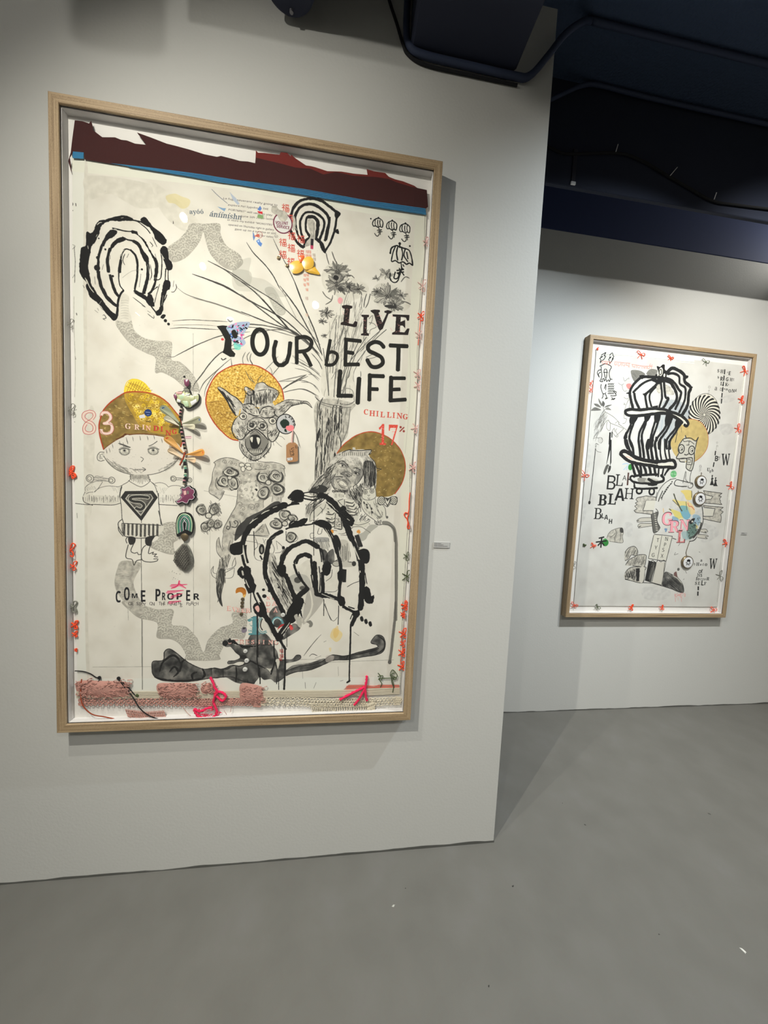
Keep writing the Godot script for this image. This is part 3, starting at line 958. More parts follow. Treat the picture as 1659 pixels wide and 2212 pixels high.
	ink([636,2064,39,0,37,4], 3.6, .40)
	ink([636,2078,39,0,37,4], 3.6, .40)
	hatch([638,2066,74,2,0,14,-74,-2], 5, 5.1, 2, .55, 0.3, 0.3)
	ink([123,2084,16,-6,19,6,18,-6], 2.9, .50)
	ink([66,2184,-2,-21,23,-26,42,-21,42,-4], 2.9, .38)
	ink([171,2117,-28,47,-23,22], 3, .38)
	ink([120,2191,33,-32,56,-16,57,2,26,-11], 2.9, .38)
	ink([64,2189,-15,36,5,31,18,15], 2.9, .38)
	ink([68,2204,19,-11,28,-4], 2.9, .38)
	ink([501,2110,34,-7,34,8,20,20], 3, .38)
	ink([589,2131,25,-11,39,-2,30,9], 3.1, .38)
	ink([486,2105,30,25], 3, .38)
	wash([59,2215,207,0,9,53,-198,9,-23,-21], "smudge")
	hatch([64,2209,206,-10,0,58,-202,9], 88, 12.7, 2.4, .30, 0.6, 0.6)
	hatch([64,2163,51,-23,28,30,-70,24], 60, 7.8, 1.5, .55, 0.3, 0.3)
	hatch([531,2187,128,-6,-15,59,-108,5], 88, 13.2, 2.5, .35, 0.6, 0.6)
	hatch([223,2145,62,-3,-10,52,-38,-19], 70, 8.9, 1.5, .55, 0.3, 0.3)
	hatch([526,2129,63,8,-19,43,-34,1], 70, 9.1, 1.5, .60, 0.3, 0.3)
	ink([-136,2259,192,17,70,-3,102,0,56,-16], 4, .25)
	ink([49,2225,7,34,47,19], 4.1, .25)
	ink([292,2144,-12,61,8,78,4,78], 4.1, .25)
	ink([525,2176,5,96,13,128], 4.2, .25)
	ink([649,2258,-66,-1,-53,-2], 4.3, .25)
	ink([103,2274,4,7,2,-6], 4.1, .25)
	ink([64,2228,2,30], 3.3, .40, 0.4, 0.7)
	ink([77,2216,1,41], 3.3, .40, 0.4, 0.7)
	ink([89,2229,1,27], 3.3, .40, 0.4, 0.7)
	ink([102,2216,1,38], 3.3, .40, 0.4, 0.7)
	ink([114,2230,1,23], 3.3, .40, 0.4, 0.7)
	ink([127,2217,1,34], 3.3, .40, 0.4, 0.7)
	ink([139,2230,1,20], 3.3, .40, 0.4, 0.7)
	ink([152,2217,1,31], 3.3, .40, 0.4, 0.7)
	ink([164,2231,1,16], 3.3, .40, 0.4, 0.7)
	ink([177,2218,1,27], 3.3, .40, 0.4, 0.7)
	ink([189,2205,2,39], 3.3, .40, 0.4, 0.7)
	ink([202,2219,1,38], 3.3, .40, 0.4, 0.7)
	ink([214,2206,2,50], 3.3, .40, 0.4, 0.7)
	ink([227,2219,1,35], 3.3, .40, 0.4, 0.7)
	ink([240,2206,1,47], 3.3, .40, 0.4, 0.7)
	ink([252,2220,2,32], 3.3, .40, 0.4, 0.7)
	ink([265,2207,1,43], 3.3, .40, 0.4, 0.7)
	ink([542,2202,-2,39], 3.4, .45, 0.4, 0.7)
	ink([554,2188,-2,51], 3.4, .45, 0.4, 0.7)
	ink([566,2200,-1,37], 3.4, .45, 0.4, 0.7)
	ink([578,2187,-1,47], 3.4, .45, 0.4, 0.7)
	ink([591,2199,-2,33], 3.4, .45, 0.4, 0.7)
	ink([603,2185,-1,45], 3.4, .45, 0.4, 0.7)
	ink([615,2198,-1,29], 3.4, .45, 0.4, 0.7)
	ink([627,2184,-1,41], 3.4, .45, 0.4, 0.7)
	ink([640,2197,-1,41], 3.4, .45, 0.4, 0.7)
	ink([652,2183,-1,52], 3.4, .45, 0.4, 0.7)
	fill([312,2173,176,-11,33,45,-105,169,-132,-158], .15, false)
	fill([332,2194,144,-9,17,28,-81,130,-100,-118], .82, false)
	fill([340,2197,133,-8,13,22,-74,119,-91,-106], .32, false)
	hatch([332,2194,144,-9,-64,154], 30, 7.5, 3.3, .45, 0.3, 0.3)
	ink([462,2211,-50,-5,-55,6,-14,16,21,13,48,5,21,24,-21,27,-34,-11], 27, .92)
	ink([462,2211,-50,-5,-55,6,-14,16,21,13,48,5,21,24,-21,27,-34,-11], 18.5, .18)
	wash([292,2401,251,-5,-16,80,-82,19,-113,-8,-40,-21], "smudge")
	fill([300,2400,13,1,-1,80,-14,-4], .32, false)
	hatch([300,2400,13,1,-1,87,-14,-4], 60, 6.7, 2.5, .15, 0.3, 0.3)
	fill([326,2399,14,1,-2,80,-13,-4], .32, false)
	hatch([326,2399,14,1,-2,87,-13,-4], 60, 6.7, 2.5, .15, 0.3, 0.3)
	fill([353,2398,13,2,-1,79,-14,-4], .32, false)
	hatch([353,2398,13,2,-1,86,-14,-4], 60, 6.7, 2.5, .15, 0.3, 0.3)
	fill([379,2397,14,2,-1,79,-14,10], .32, false)
	hatch([379,2397,14,2,-1,86,-14,-4], 60, 6.7, 2.5, .15, 0.3, 0.3)
	fill([406,2396,14,2,-2,90,-13,-1], .32, false)
	hatch([406,2396,14,2,-2,86,-14,-4], 60, 6.8, 2.5, .15, 0.3, 0.3)
	fill([433,2395,13,2,-1,90,-14,-1], .32, false)
	hatch([433,2395,13,2,-1,86,-14,-4], 60, 6.8, 2.5, .15, 0.3, 0.3)
	fill([459,2394,14,2,-1,90,-14,-15], .32, false)
	hatch([459,2394,14,2,-1,86,-14,-4], 60, 6.8, 2.5, .15, 0.3, 0.3)
	fill([486,2393,14,2,-1,90,-14,-15], .32, false)
	hatch([486,2393,14,2,-1,86,-14,-4], 60, 6.8, 2.6, .15, 0.3, 0.3)
	fill([513,2392,14,2,-1,90,-14,-15], .32, false)
	hatch([513,2392,14,2,-1,87,-14,-4], 60, 6.8, 2.6, .15, 0.3, 0.3)
	ink([268,2406,4,43,28,39], 5, .25)
	ink([292,2396,8,79,40,16,81,6,106,-25], 5, .25)
	ink([292,2370,-20,18,-4,27,24,51], 5, .25)
	ink([292,2396,251,6], 5, .25)
	ink([292,2361,12,43], 5, .25)
	ink([526,2299,25,105], 5.1, .25)
	fill([332,2491,44,3,-4,40,-32,10], .15)
	fill([445,2492,57,-15,-16,36,-8,36,-33,-8], .15)
	ink([340,2535,-8,-44,-16,19,8,26], 5.1, .22)
	ink([332,2544,-16,89,40,17,12,40,17,-32,32,-9], 5.1, .22)
	ink([368,2534,-20,54,24,17,17,-7,8,16,20,-5], 5.1, .22)
	ink([445,2545,-24,32,-1,72,50,16,50,-10,4,-13,-29,0], 5.1, .22)
	ink([478,2531,-16,72,33,-10,-8,16,28,-3,-16,18,25,4], 5.1, .22)
	ink([90,1650,-29,14,-7,26,18,23,32,13,18,24,-5,30,-23,14,-27,-5,-9,-25,14,-31,37,-32,13,-26,-6,-22,-26,-3], 16.3, 39, 0.1)
	ink([90,1650,-29,14,-7,26,18,23,32,13,18,24,-5,30,-23,14,-27,-5,-9,-25,14,-31,37,-32,13,-26,-6,-22,-26,-3], 9, 40, 0.3)
	ink([90,1641,-36,19,-7,33,18,26,34,13,14,18,-3,26,-16,10,-21,-5,-7,-17,12,-26], 2.4, 41)
	ink([90,1658,-18,11,-7,20,20,18,28,13,17,29,-6,36,-30,17,-34,-5,-9,-32,14,-36,39,-33,10,-21,-5,-14,-19,-3], 2.4, 41)
	ink([90,1641,30,6,11,27,-16,29], 2.4, 42)
	ink([164,1671,9,-18,28,-4,19,18,0,25,-24,27,-14,4,38,-1,11,25,-7,31,-28,14,-28,-8,-4,-22], 19.3, 39, 0.15)
	ink([164,1671,9,-18,28,-4,19,18,0,25,-24,27,-14,4,38,-1,11,25,-7,31,-28,14,-28,-8,-4,-22], 8.7, 43, 0.5)
	ink([155,1682,9,-33,33,-13,32,25,2,30,-21,27,28,13,3,35,-22,27,-42,3,-20,-29], 2.4, 44)
	type("G", 307, 1750, 36.7, 45, "Droid Serif", 1, 0, true, 0)
	type("G", 309, 1749, 36.7, 46, "Droid Serif", 1, 0, true, 0)
	type("R", 366, 1751, 34.4, 45, "Droid Serif", 1, 0, true, 0)
	type("R", 368, 1750, 34.4, 46, "Droid Serif", 1, 0, true, 0)
	type("I", 415, 1748, 32.6, 45, "Droid Serif", 1, 0, true, 0)
	type("I", 417, 1746, 32.6, 46, "Droid Serif", 1, 0, true, 0)
	type("N", 438, 1751, 32.7, 45, "Droid Serif", 1, 0, true, 0)
	type("N", 439, 1750, 32.7, 47, "Droid Serif", 1, 0, true, 0)
	type("D", 488, 1750, 34.8, 45, "Droid Serif", 1, 0, true, 0)
	type("D", 490, 1749, 34.8, 48, "Droid Serif", 1, 0, true, 0)
	type("I", 534, 1751, 32.9, 45, "Droid Serif", 1, 0, true, 0)
	type("I", 535, 1749, 32.9, 48, "Droid Serif", 1, 0, true, 0)
	type("N", 566, 1776, 35, 45, "Droid Serif", 1, 0, true, 0)
	type("N", 567, 1774, 35, 48, "Droid Serif", 1, 0, true, 0)

func draw_sheet_a_2() -> void:
	type("G", 607, 1762, 33.1, 45, "Droid Serif", 1, 0, true, 0)
	type("G", 608, 1761, 33.1, 48, "Droid Serif", 1, 0, true, 0)
	line([684,1781,54,-6], 11.1, 49)
	line([699,1775,34,-3], 2.5, 50)
	line([699,1788,35,-2], 2.5, 51)
	wash([904,1419,45,14,45,31,39,21,40,37,-19,42,-9,41,-14,1,-26,-38,-20,-49,-35,-42,-29,-32], "skin")
	wash([1291,1515,69,-41,50,-10,61,6,51,1,33,41,-32,-26,-51,1,-66,24,-44,49,-44,34,-26,-39], "skin")
	wash([1082,1511,18,-71,-20,-19,10,-21,49,26,24,-52,44,-14,40,27,50,16,16,29,-14,41,-24,18,11,44,-193,-4], "skin")
	wash([1068,1523,54,-10,50,32,49,-25,70,15,11,40,32,39,-9,41,6,46,-23,58,-35,8,-4,46,-39,55,-59,39,-60,-11,-36,-49,-21,-60,-36,-59,-15,-24,14,-57,38,-53], "skin")
	fill([1098,1768,39,-43,39,-18,40,28,41,33,-13,52,-44,49,-60,-6,-41,-44], .55)
	fill([1127,1751,29,-22,36,7,11,46,-24,42,-40,-2], .08)
	fill([1127,1756,20,-11,-4,41], .95)
	fill([1172,1748,25,9,-11,41], .95)
	fill([1150,1760,13,30,9,-32,1,51,-25,2], .05)
	fill([1112,1860,6,-32,7,31], .95, false)
	ink([1112,1860,6,-32,7,31], 2.5, .20)
	fill([1125,1859,5,-31,8,30], .95, false)
	ink([1125,1859,5,-31,8,30], 2.5, .20)
	fill([1138,1858,5,-31,8,30], .95, false)
	ink([1138,1858,5,-31,8,30], 2.5, .20)
	fill([1151,1857,5,-31,8,30], .95, false)
	ink([1151,1857,5,-31,8,30], 2.5, .20)
	fill([1164,1856,5,-31,8,30], .95, false)
	ink([1164,1856,5,-31,8,30], 2.5, .20)
	fill([1177,1855,5,-31,8,31], .95, false)
	ink([1177,1855,5,-31,8,31], 2.5, .20)
	fill([1190,1855,5,-32,8,31], .95, false)
	ink([1190,1855,5,-32,8,31], 2.5, .20)
	fill([1203,1854,5,-31,8,30], .95, false)
	ink([1203,1854,5,-31,8,30], 2.5, .20)
	ink([904,1419,11,-3,34,17,45,31,39,21,40,42], 5.9, .12, 0.45, 0.6)
	ink([904,1427,27,32,34,42,30,57,36,51], 10.7, .12, 0.45, 0.6)
	ink([911,1431,29,27,35,37,34,22], 6.8, .12, 0.45, 0.6)
	ink([1291,1515,69,-41,50,-10,61,3,51,4,33,41], 4, .12, 0.45, 0.6)
	ink([1318,1594,44,-34,44,-49,66,-24,41,-3,37,26], 6.1, .12, 0.45, 0.6)
	ink([1080,1411,10,-11,59,30,-29,28,-29,-18,-11,-29], 6.9, .12, 0.45, 0.6)
	ink([1091,1440,-9,71], 5, .12, 0.45, 0.6)
	ink([1149,1425,3,101], 5, .12, 0.45, 0.6)
	ink([1163,1374,44,-14,35,22,55,21,21,23,-24,48], 5, .12, 0.45, 0.6)
	ink([1169,1424,49,-14,70,-1], 4, .12, 0.45, 0.6)
	ink([1068,1533,24,-12,49,-4,41,37,6,30], 6.5, .12, 0.45, 0.6)
	ink([1069,1553,30,23,54,21,35,-3], 7, .12, 0.45, 0.6)
	ink([1188,1584,18,-42,45,-19,40,17], 6.5, .12, 0.45, 0.6)
	ink([1198,1598,25,9,50,-9,29,-23], 7, .12, 0.45, 0.6)
	ink([1045,1605,-28,42,-14,57,21,49,35,18,29,-17,23,-63], 6, .12, 0.45, 0.6)
	ink([1308,1585,26,34,-3,67,-24,63,-29,23,-26,-29,-7,-46], 6.6, .12, 0.45, 0.6)
	ink([1110,1640,24,-17,39,-18,40,12,31,39,2,46], 5, .12, 0.45, 0.6)
	ink([1110,1651,-4,40,30,14,39,-34,30,24,35,-3], 6.5, .12, 0.45, 0.6)
	ink([1088,1754,38,-44,40,-18,40,23,51,48], 8, .12, 0.45, 0.6)
	ink([1127,1726,39,-24,35,24], 4.5, .12, 0.45, 0.6)
	ink([1059,1781,1,46,30,49,51,33,40,-2,49,-39,39,-55,4,-41], 6, .12, 0.45, 0.6)
	ink([1098,1763,1,51,31,44,40,18,49,-28,34,-64], 6, .12, 0.45, 0.6)
	ink([1296,1540,-4,36,26,18], 6.1, .12, 0.45, 0.6)
	ink([1017,1647,-5,21,15,-1], 4, .12, 0.45, 0.6)
	ink([983,1680,25,19], 4, .12, 0.45, 0.6)
	ink([962,1591,49,-6], 3.5, .12, 0.45, 0.6)
	fill(oval(1077, 1607, 23.9, 21.5, 20, 0), .97)
	ring(1077, 1607, 23.9, 21.5, 4.5, .10, 0.3, 0)
	ring(1080, 1607, 9.6, 9.6, 4.5, .20, 0, 0)
	fill(oval(1080, 1607, 5.3, 5.3, 20, 0), .05)
	fill(oval(1279, 1623, 25.3, 22.8, 20, 0), .97)
	ring(1279, 1623, 25.3, 22.8, 4.6, .10, 0.3, 0)
	ring(1281, 1623, 10.1, 10.1, 4.6, .20, 0, 0)
	fill(oval(1281, 1623, 5.6, 5.6, 20, 0), .05)
	fill(oval(1138, 1664, 18.1, 18.1, 20, 0), .18)
	ring(1138, 1664, 32.1, 30.1, 4.5, .35, 0.4, 0)
	fill(oval(1134, 1661, 6, 6, 20, 0), .60)
	fill(oval(1210, 1664, 18.2, 18.2, 20, 0), .18)
	ring(1210, 1664, 32.3, 30.3, 4.5, .35, 0.4, 0)
	fill(oval(1206, 1661, 6.1, 6.1, 20, 0), .60)
	hatch([1091,1440,192,-26,-7,102,-184,5], 88, 7.9, 3.5, .15, 0.4, 0.3)
	hatch([1164,1434,79,-6,-22,92,-50,4], 86, 7.5, 4, .08, 0.3, 0.3)
	hatch([1090,1405,54,21,-24,27], 30, 5.9, 3, .10, 0.3, 0.3)
	hatch([1273,1425,40,-3,-19,52,-20,-9], 60, 5, 3.5, .05, 0.3, 0.3)
	hatch([1068,1533,114,21,1,35,-89,-8], 70, 6, 3, .12, 0.5, 0.6)
	hatch([1193,1594,28,-58,70,9,6,30], 100, 6, 3, .12, 0.5, 0.6)
	hatch([1022,1667,83,-6,-7,92,-59,4], 55, 6, 3, .12, 0.5, 0.6)
	hatch([1250,1691,80,-21,-23,79,-45,3], 120, 6.1, 3, .12, 0.5, 0.6)
	hatch([1119,1625,120,6,-15,21,-104,8], 80, 6, 3, .12, 0.5, 0.6)
	hatch([1079,1795,31,80,61,27,-71,-21], 40, 6, 3, .12, 0.5, 0.6)
	hatch([1268,1783,-38,85,-49,34,67,-98], 130, 6.1, 3.1, .12, 0.5, 0.6)
	hatch([921,1445,64,64,50,87,-30,-48], 50, 5.9, 2.9, .12, 0.5, 0.6)
	hatch([1301,1544,70,-46,50,-14,-74,82], 140, 6.1, 3, .12, 0.5, 0.6)
	hatch([1370,1483,142,-12,11,15,-102,18], 70, 6.1, 3, .12, 0.5, 0.6)
	fill(oval(1054, 1688, 2.5, 2.5, 20, 0), .10)
	fill(oval(1067, 1689, 2.5, 2.5, 20, 0), .10)
	fill(oval(1296, 1693, 2.5, 2.5, 20, 0), .10)
	fill(oval(1309, 1703, 2.5, 2.5, 20, 0), .10)
	fill(oval(1301, 1713, 2.5, 2.5, 20, 0), .10)
	ink([1322,1727,25,4,21,19], 2.6, .40, 0, 0.7)
	ink([1303,1765,26,24,20,14], 2.6, .40, 0, 0.7)
	ink([1288,1771,5,25], 2.5, .40, 0, 0.7)
	ink([1100,1881,-19,22], 2.5, .40, 0, 0.7)
	ink([1009,1729,-25,7], 2.5, .40, 0, 0.7)
	ink([1120,1880,2,25,0,21], 3.5, .25, 0.3, 0.5)
	ink([1130,1879,2,26,0,20], 3.5, .25, 0.3, 0.5)
	ink([1140,1878,2,26,0,21], 3.5, .25, 0.3, 0.5)
	ink([1150,1878,2,25,0,21], 3.5, .25, 0.3, 0.5)
	ink([1160,1877,2,26,0,20], 3.5, .25, 0.3, 0.5)
	ink([1170,1876,2,26,0,21], 3.6, .25, 0.3, 0.5)
	flecks([1026,1647,79,14,-7,92,-59,9], 26, 20, 60, 30, 2, 4, [.10, .30, .95])
	flecks([1250,1686,80,-16,-23,84,-40,-7], 26, 20, 120, 30, 2, 4.1, [.10, .30, .95])
	flecks([1092,1526,80,19,1,40,-79,-9], 18, 22, 20, 20, 2.5, 4.5, [.95, .90, .20])
	flecks([1201,1537,90,-7,1,46,-89,12], 18, 22, -20, 20, 2.5, 4.5, [.95, .90, .20])
	flecks([1119,1625,119,-4,-3,61,-114,8], 20, 15, 0, 50, 2, 4, [.92, .30, .15])
	flecks([921,1440,68,49,56,86,-30,12,-70,-114], 22, 34, 52, 12, 2.9, 6.8, [.06, .10, .90])
	flecks([1301,1524,69,-46,142,-7,-111,35,-69,62], 22, 25, -30, 25, 2.5, 5.1, [.10, .90, .30])
	flecks([1091,1440,192,-26,-8,97,-178,9], 40, 45, 88, 6, 3, 6.9, [.06, .10, .93, .30])
	flecks([1064,1786,35,49,51,58,70,-14,48,-76,-8,52,-49,55,-80,5,-61,-68], 40, 25, 80, 40, 2, 4.5, [.15, .30, .90])
	ink([1153,1375,-15,-19,-21,-33], 4, .30, 0.3, 0.6)
	ink([1167,1369,14,-37,20,-21], 4, .30, 0.3, 0.6)
	ink([1197,1361,38,-48], 4, .30, 0.3, 0.6)
	ink([1148,1365,-30,-17,-31,-57], 4, .30, 0.3, 0.6)
	fill(oval(1370, 1639, 66.3, 72.5, 20, 0), .03)
	fill(oval(1371, 1639, 61.2, 66.3, 20, 0), 52)
	ragged([1334,1624,30,-18,26,14,1,30,-35,18,-21,-19], 53, 4)
	ragged([1375,1657,31,-13,26,14,-15,27,-36,-3], 54, 3)
	ragged([1361,1678,15,-6,6,25,-16,-4], 53, 3)
	type("S", 1366, 1598, 17.3, INK, "Droid Sans", 1.0, -0.2, true)
	type("A", 1386, 1592, 17.3, INK, "Droid Sans", 1.0, 0.35, true)
	type("R", 1402, 1601, 17.4, INK, "Droid Sans", 1.0, 0.7, true)
	type("B", 1414, 1615, 17.4, INK, "Droid Sans", 1.0, 1.0, true)
	type("O", 1421, 1633, 17.4, INK, "Droid Sans", 1.0, 1.3, true)
	wash([885,1945,78,-39,88,12,59,14,84,-9,85,-1,82,13,14,21,-3,205,-78,-1,-67,52,9,35,-92,76,-24,63,-7,72,-153,-8,28,-99,53,-108,5,-128,-41,19,-59,-1,-11,66,-71,-40,-1,-35,35,-158], "pale")
	wash([1079,2087,102,-14,19,114,-42,11,-60,-24], "smudge")
	wash([1176,2424,55,-55,26,12,19,67,-95,-1], "pale")
	wash([864,2159,95,-22,-24,62,-29,-7], "skin")
	wash([1299,2160,56,-7,1,53,-52,3], "skin")
	flecks([1061,2013,118,-6,20,118,-7,71,-102,5,-27,-87], 46, -1, 0, 0, 4.3, 12.8, [.62, .74, .95, .98, .90])
	ink([885,1941,13,12,-4,9], 3.8, .30, 0.4, 0.4)
	ink([885,1945,29,-23,53,-18,50,3,42,13], 3.8, .30, 0.4, 0.4)
	ink([898,1958,-16,52,-7,61,-16,53,3,35,35,20,34,25], 3.8, .30, 0.4, 0.4)
	ink([921,2134,-16,-21,-5,-39,12,-31], 3.8, .30, 0.4, 0.4)
	ink([963,2141,-24,54,-16,18], 3.8, .30, 0.4, 0.4)
	ink([1051,2128,-1,48,-9,67,-29,58,-24,50,-28,63,1,40], 3.9, .30, 0.4, 0.4)
	ink([1185,1914,51,6,56,-3,65,14,18,27,-35,-4], 3.9, .30, 0.4, 0.4)
	ink([1165,1972,30,3,51,-7], 3.9, .30, 0.4, 0.4)
	ink([965,2454,71,-2,85,-3,65,2,90,2], 3.9, .30, 0.4, 0.4)
	ink([1248,2363,18,45,14,35], 4, .30, 0.4, 0.4)
	ink([1181,2433,33,-37,17,-27], 4, .30, 0.4, 0.4)
	ink([1366,1957,15,56], 3.9, .30, 0.4, 0.4)
	ink([1294,2160,-3,45], 3.9, .30, 0.4, 0.4)
	ink([1231,2194,1,54], 3.9, .30, 0.4, 0.4)
	ink([1351,2162,5,40], 4, .30, 0.4, 0.4)
	ink([1118,2494,82,11], 3.9, .30, 0.4, 0.4)
	ink([1121,2458,26,-6,125,10], 3.9, .30, 0.4, 0.4)
	ink([943,1938,6,-16,18,0,4,17,-11,8,-6,-8,9,-6], 3, .42)
	ink([986,1939,6,-14,16,1,4,15,-11,7,-4,-8,7,-5], 3, .42)
	ink([1022,1950,5,-12,14,1,2,13,-8,5,-4,-6,6,-4], 3, .42)
	ink([1051,2233,7,-17,21,1,4,19,-13,8,-6,-9,9,-6], 3, .42)
	ink([1075,2263,6,-16,19,1,4,18,-12,7,-5,-8,8,-6], 3, .42)
	ink([1125,2252,10,-24,28,1,6,27,-18,11,-8,-13,13,-8], 3, .42)
	ink([1172,2237,6,-16,19,1,4,17,-12,8,-5,-9,8,-6], 3, .42)
	ink([1013,2324,4,-13,14,1,3,13,-9,6,-3,-7,6,-4], 3, .42)
	ink([1097,2125,5,-12,14,1,3,13,-9,6,-4,-7,6,-4], 3, .42)
	ink([1065,2136,4,-11,12,1,3,11,-8,5,-3,-5,5,-4], 3, .42)
	ink([1070,2303,5,-13,16,1,3,14,-10,7,-4,-7,7,-5], 3, .42)
	ink([1193,1945,5,-14,16,0,3,15,-10,7,-4,-8,7,-4], 3, .42)
	ink([1225,1960,4,-12,14,1,3,13,-8,5,-4,-6,6,-4], 3, .42)
	ink([1244,1955,5,-14,16,1,4,14,-10,7,-5,-7,7,-5], 3, .42)
	ink([1206,2419,7,-16,19,1,4,18,-12,7,-6,-9,9,-5], 3.1, .42)
	ink([1082,2021,3,-8,10,0,1,9,-5,4,-3,-5,4,-2], 3, .42)
	ink([1061,2079,4,-10,11,1,2,10,-7,5,-3,-5,5,-4], 3, .42)
	ink([1001,2355,5,35,-13,27,-12,-8,4,-18,12,4], 6.9, .30)
	ink([1014,2394,30,4,16,-32,-17,-17,-13,9,13,13], 6.9, .30)
	ink([1072,2348,5,31,3,22], 4.3, .30)
	fill(oval(1076, 1949, 19.2, 14.5, 20, 0), .97)
	ring(1076, 1949, 19.2, 14.5, 3.8, .30, 0, 0)
	fill(oval(1085, 1977, 14.6, 19.7, 20, 0), .97)
	ring(1085, 1977, 14.6, 19.7, 3.9, .30, 0, 0)
	fill(oval(1118, 1947, 19.7, 14.6, 20, 0), .97)
	ring(1118, 1947, 19.7, 14.6, 3.9, .30, 0, 0)
	fill(oval(1125, 1970, 19.8, 14.6, 20, 0), .97)
	ring(1125, 1970, 19.8, 14.6, 3.9, .30, 0, 0)
	fill(oval(1102, 1961, 8.6, 8.6, 20, 0), .97)
	ring(1102, 1961, 8.6, 8.6, 3.9, .30, 0, 0)
	rose(998, 2004, 51, 36, 0.1)
	rose(958, 2071, 43, 40, 0.5)
	rose(1020, 2081, 36, 43, -0.4)
	rose(1222, 2033, 39, 41, 0)
	rose(1316, 2017, 48, 44, 0.5)
	rose(1229, 2141, 39, 48, 0)
	rose(1327, 2110, 48, 37, 0.4)
	fill(oval(995, 2045, 14.5, 12.8, 20, 0), .90)
	ring(995, 2045, 15.3, 13.6, 4.3, .25, 0, 0)
	fill(oval(1262, 2064, 18.3, 17.4, 20, 0), .90)
	ring(1262, 2064, 19.2, 18.3, 5.2, .25, 0, 0)
	line([996,2117,13,17,41,-19], 5.1, .20)
	ragged([1173,2108,17,13,-12,9], INK, 3)
	rose(812, 2283, 34, 38, 0)
	rose(895, 2275, 32, 41, 0.2)
	rose(839, 2405, 30, 38, 0.3)
	rose(876, 2377, 26, 30, 0.2)
	rose(922, 2380, 28, 30, 0.4)
	fill(oval(858, 2321, 23.5, 21.3, 20, 0), .92)
	ring(858, 2321, 22.2, 20.5, 6, .25, 0, 0)
	hatch([856,2203,75,23,19,87,-42,23,-47,-85], 60, 5.9, 3.4, .22, 0.3, 0.3)
	hatch([825,2318,117,22,5,83,-95,39,-25,-12], 50, 8.5, 3, .30, 0.5, 0.6)
	rose(1381, 2295, 40, 40, 0.2)
	rose(1326, 2361, 42, 38, -0.2)
	rose(1434, 2457, 40, 36, 0.2)
	rose(1443, 2320, 36, 27, 0.6)
	fill(oval(1387, 2358, 21.4, 18.7, 20, 0), .90)
	ring(1387, 2358, 20.5, 18.7, 5.3, .20, 0, 0)
	wash([965,2454,63,-2,-3,72,-15,76,-12,59,-24,55,6,95,-64,1,11,-104,11,-73,17,-9,-26,-26,-14,-85,16,-40,23,88], "pale")
	fill([934,2719,34,-10,2,93,-16,102,10,78,-27,-40,-19,-93], .22)
	hatch([932,2627,77,-39,-32,167,-31,186,-28,-139], 85, 5.3, 2.7, .10, 0.3, 0.3)
	hatch([931,2715,47,-10,2,104,-64,1], 85, 7, 4.4, .15, 0.3, 0.3)
	hatch([968,2624,46,-28,-24,95,-54,19], 75, 7.8, 2.2, .35, 0.3, 0.3)
	ink([931,2473,-16,32,1,66,18,36,26,26,12,-14], 3.5, .32, 0.4, 0.5)
	ink([931,2473,6,53,21,49], 3.5, .32, 0.4, 0.5)
	ink([960,2450,-7,62,5,49], 3.5, .32, 0.4, 0.5)
	ink([1008,2493,-12,58,9,27], 3.5, .32, 0.4, 0.5)
	ink([1014,2605,-16,54,-12,45], 3.5, .32, 0.4, 0.5)
	ink([938,2633,-3,54,-16,55,-3,68], 3.5, .32, 0.4, 0.5)
	ink([978,2705,-4,54,6,50], 3.5, .32, 0.4, 0.5)
	ink([897,2684,-16,32,9,40,30,22], 3.5, .32, 0.4, 0.5)
	ink([897,2684,-3,45,25,13], 3.5, .32, 0.4, 0.5)
	ink([1044,2617,5,50,-16,23,-47,19], 3.5, .32, 0.4, 0.5)
	ink([1044,2617,-16,41,-4,28], 3.5, .32, 0.4, 0.5)
	ink([1041,2694,-7,59,-25,19,-34,0], 3.5, .32, 0.4, 0.5)
	ink([970,2736,38,-23,33,-19], 3.5, .32, 0.4, 0.5)
	flecks([921,2719,43,-1,-5,214,-30,0], 20, 45, 88, 12, 2.7, 4.5, [.05, .60, .75])
	ink([1177,2460,23,67,-20,28,-4,36,14,36,39,13], 3.5, .35, 0.3, 0.4)
	ink([1329,2487,46,44,-8,37,-44,10], 3.6, .35, 0.3, 0.4)
	ink([1329,2487,11,64], 3.6, .35, 0.3, 0.4)
	ink([1295,2497,23,54,-20,56,-8,32], 3.6, .35, 0.3, 0.4)
	ink([1234,2472,18,45], 3.5, .35, 0.3, 0.4)
	ink([1255,2476,-16,28], 3.5, .35, 0.3, 0.4)
	ink([1200,2514,26,8,-2,68], 3.5, .35, 0.3, 0.4)
	wash([1280,2589,44,8,20,109,39,97,-88,1,-12,-96], "skin")
	hatch([1280,2589,44,8,59,206,-84,1], 70, 6.2, 3.6, .20, 0.3, 0.3)
	wash([1285,2583,39,30,49,142,82,143,49,97,-77,17,-80,-129,-50,-158], "skin")
	hatch([1285,2591,39,22,65,142,98,200,-60,41,-114,-240], 62, 7.7, 4.6, .18, 0.3, 0.3)
	flecks([1294,2614,45,15,65,126,83,200,-61,24,-97,-175], 22, 93, 62, 10, 3.9, 10, [.95, .10, .90, .20])
	wash([1412,2754,67,-65,90,-66,35,96,82,112,97,-140,-27,106,-70,42,3,73,-29,66,-67,90,-54,33,-12,-122,-42,-97,-64,-80], "smudge")
	glaze([1435,2754,60,-25,71,23,26,88,-92,26,-56,-48], 55)
	glaze([1577,2840,112,72,-96,156,-54,33], 56)
	fill(oval(1493, 2777, 26.8, 23.6, 20, 0), .30)
	fill(oval(1530, 2837, 22.2, 15.8, 20, 0), .35)
	ink([1585,2856,19,82,-6,73,-44,82], 11.1, .98, 0.2)
	ink([1554,3101,38,-57,20,-90], 6.4, .95, 0.3)
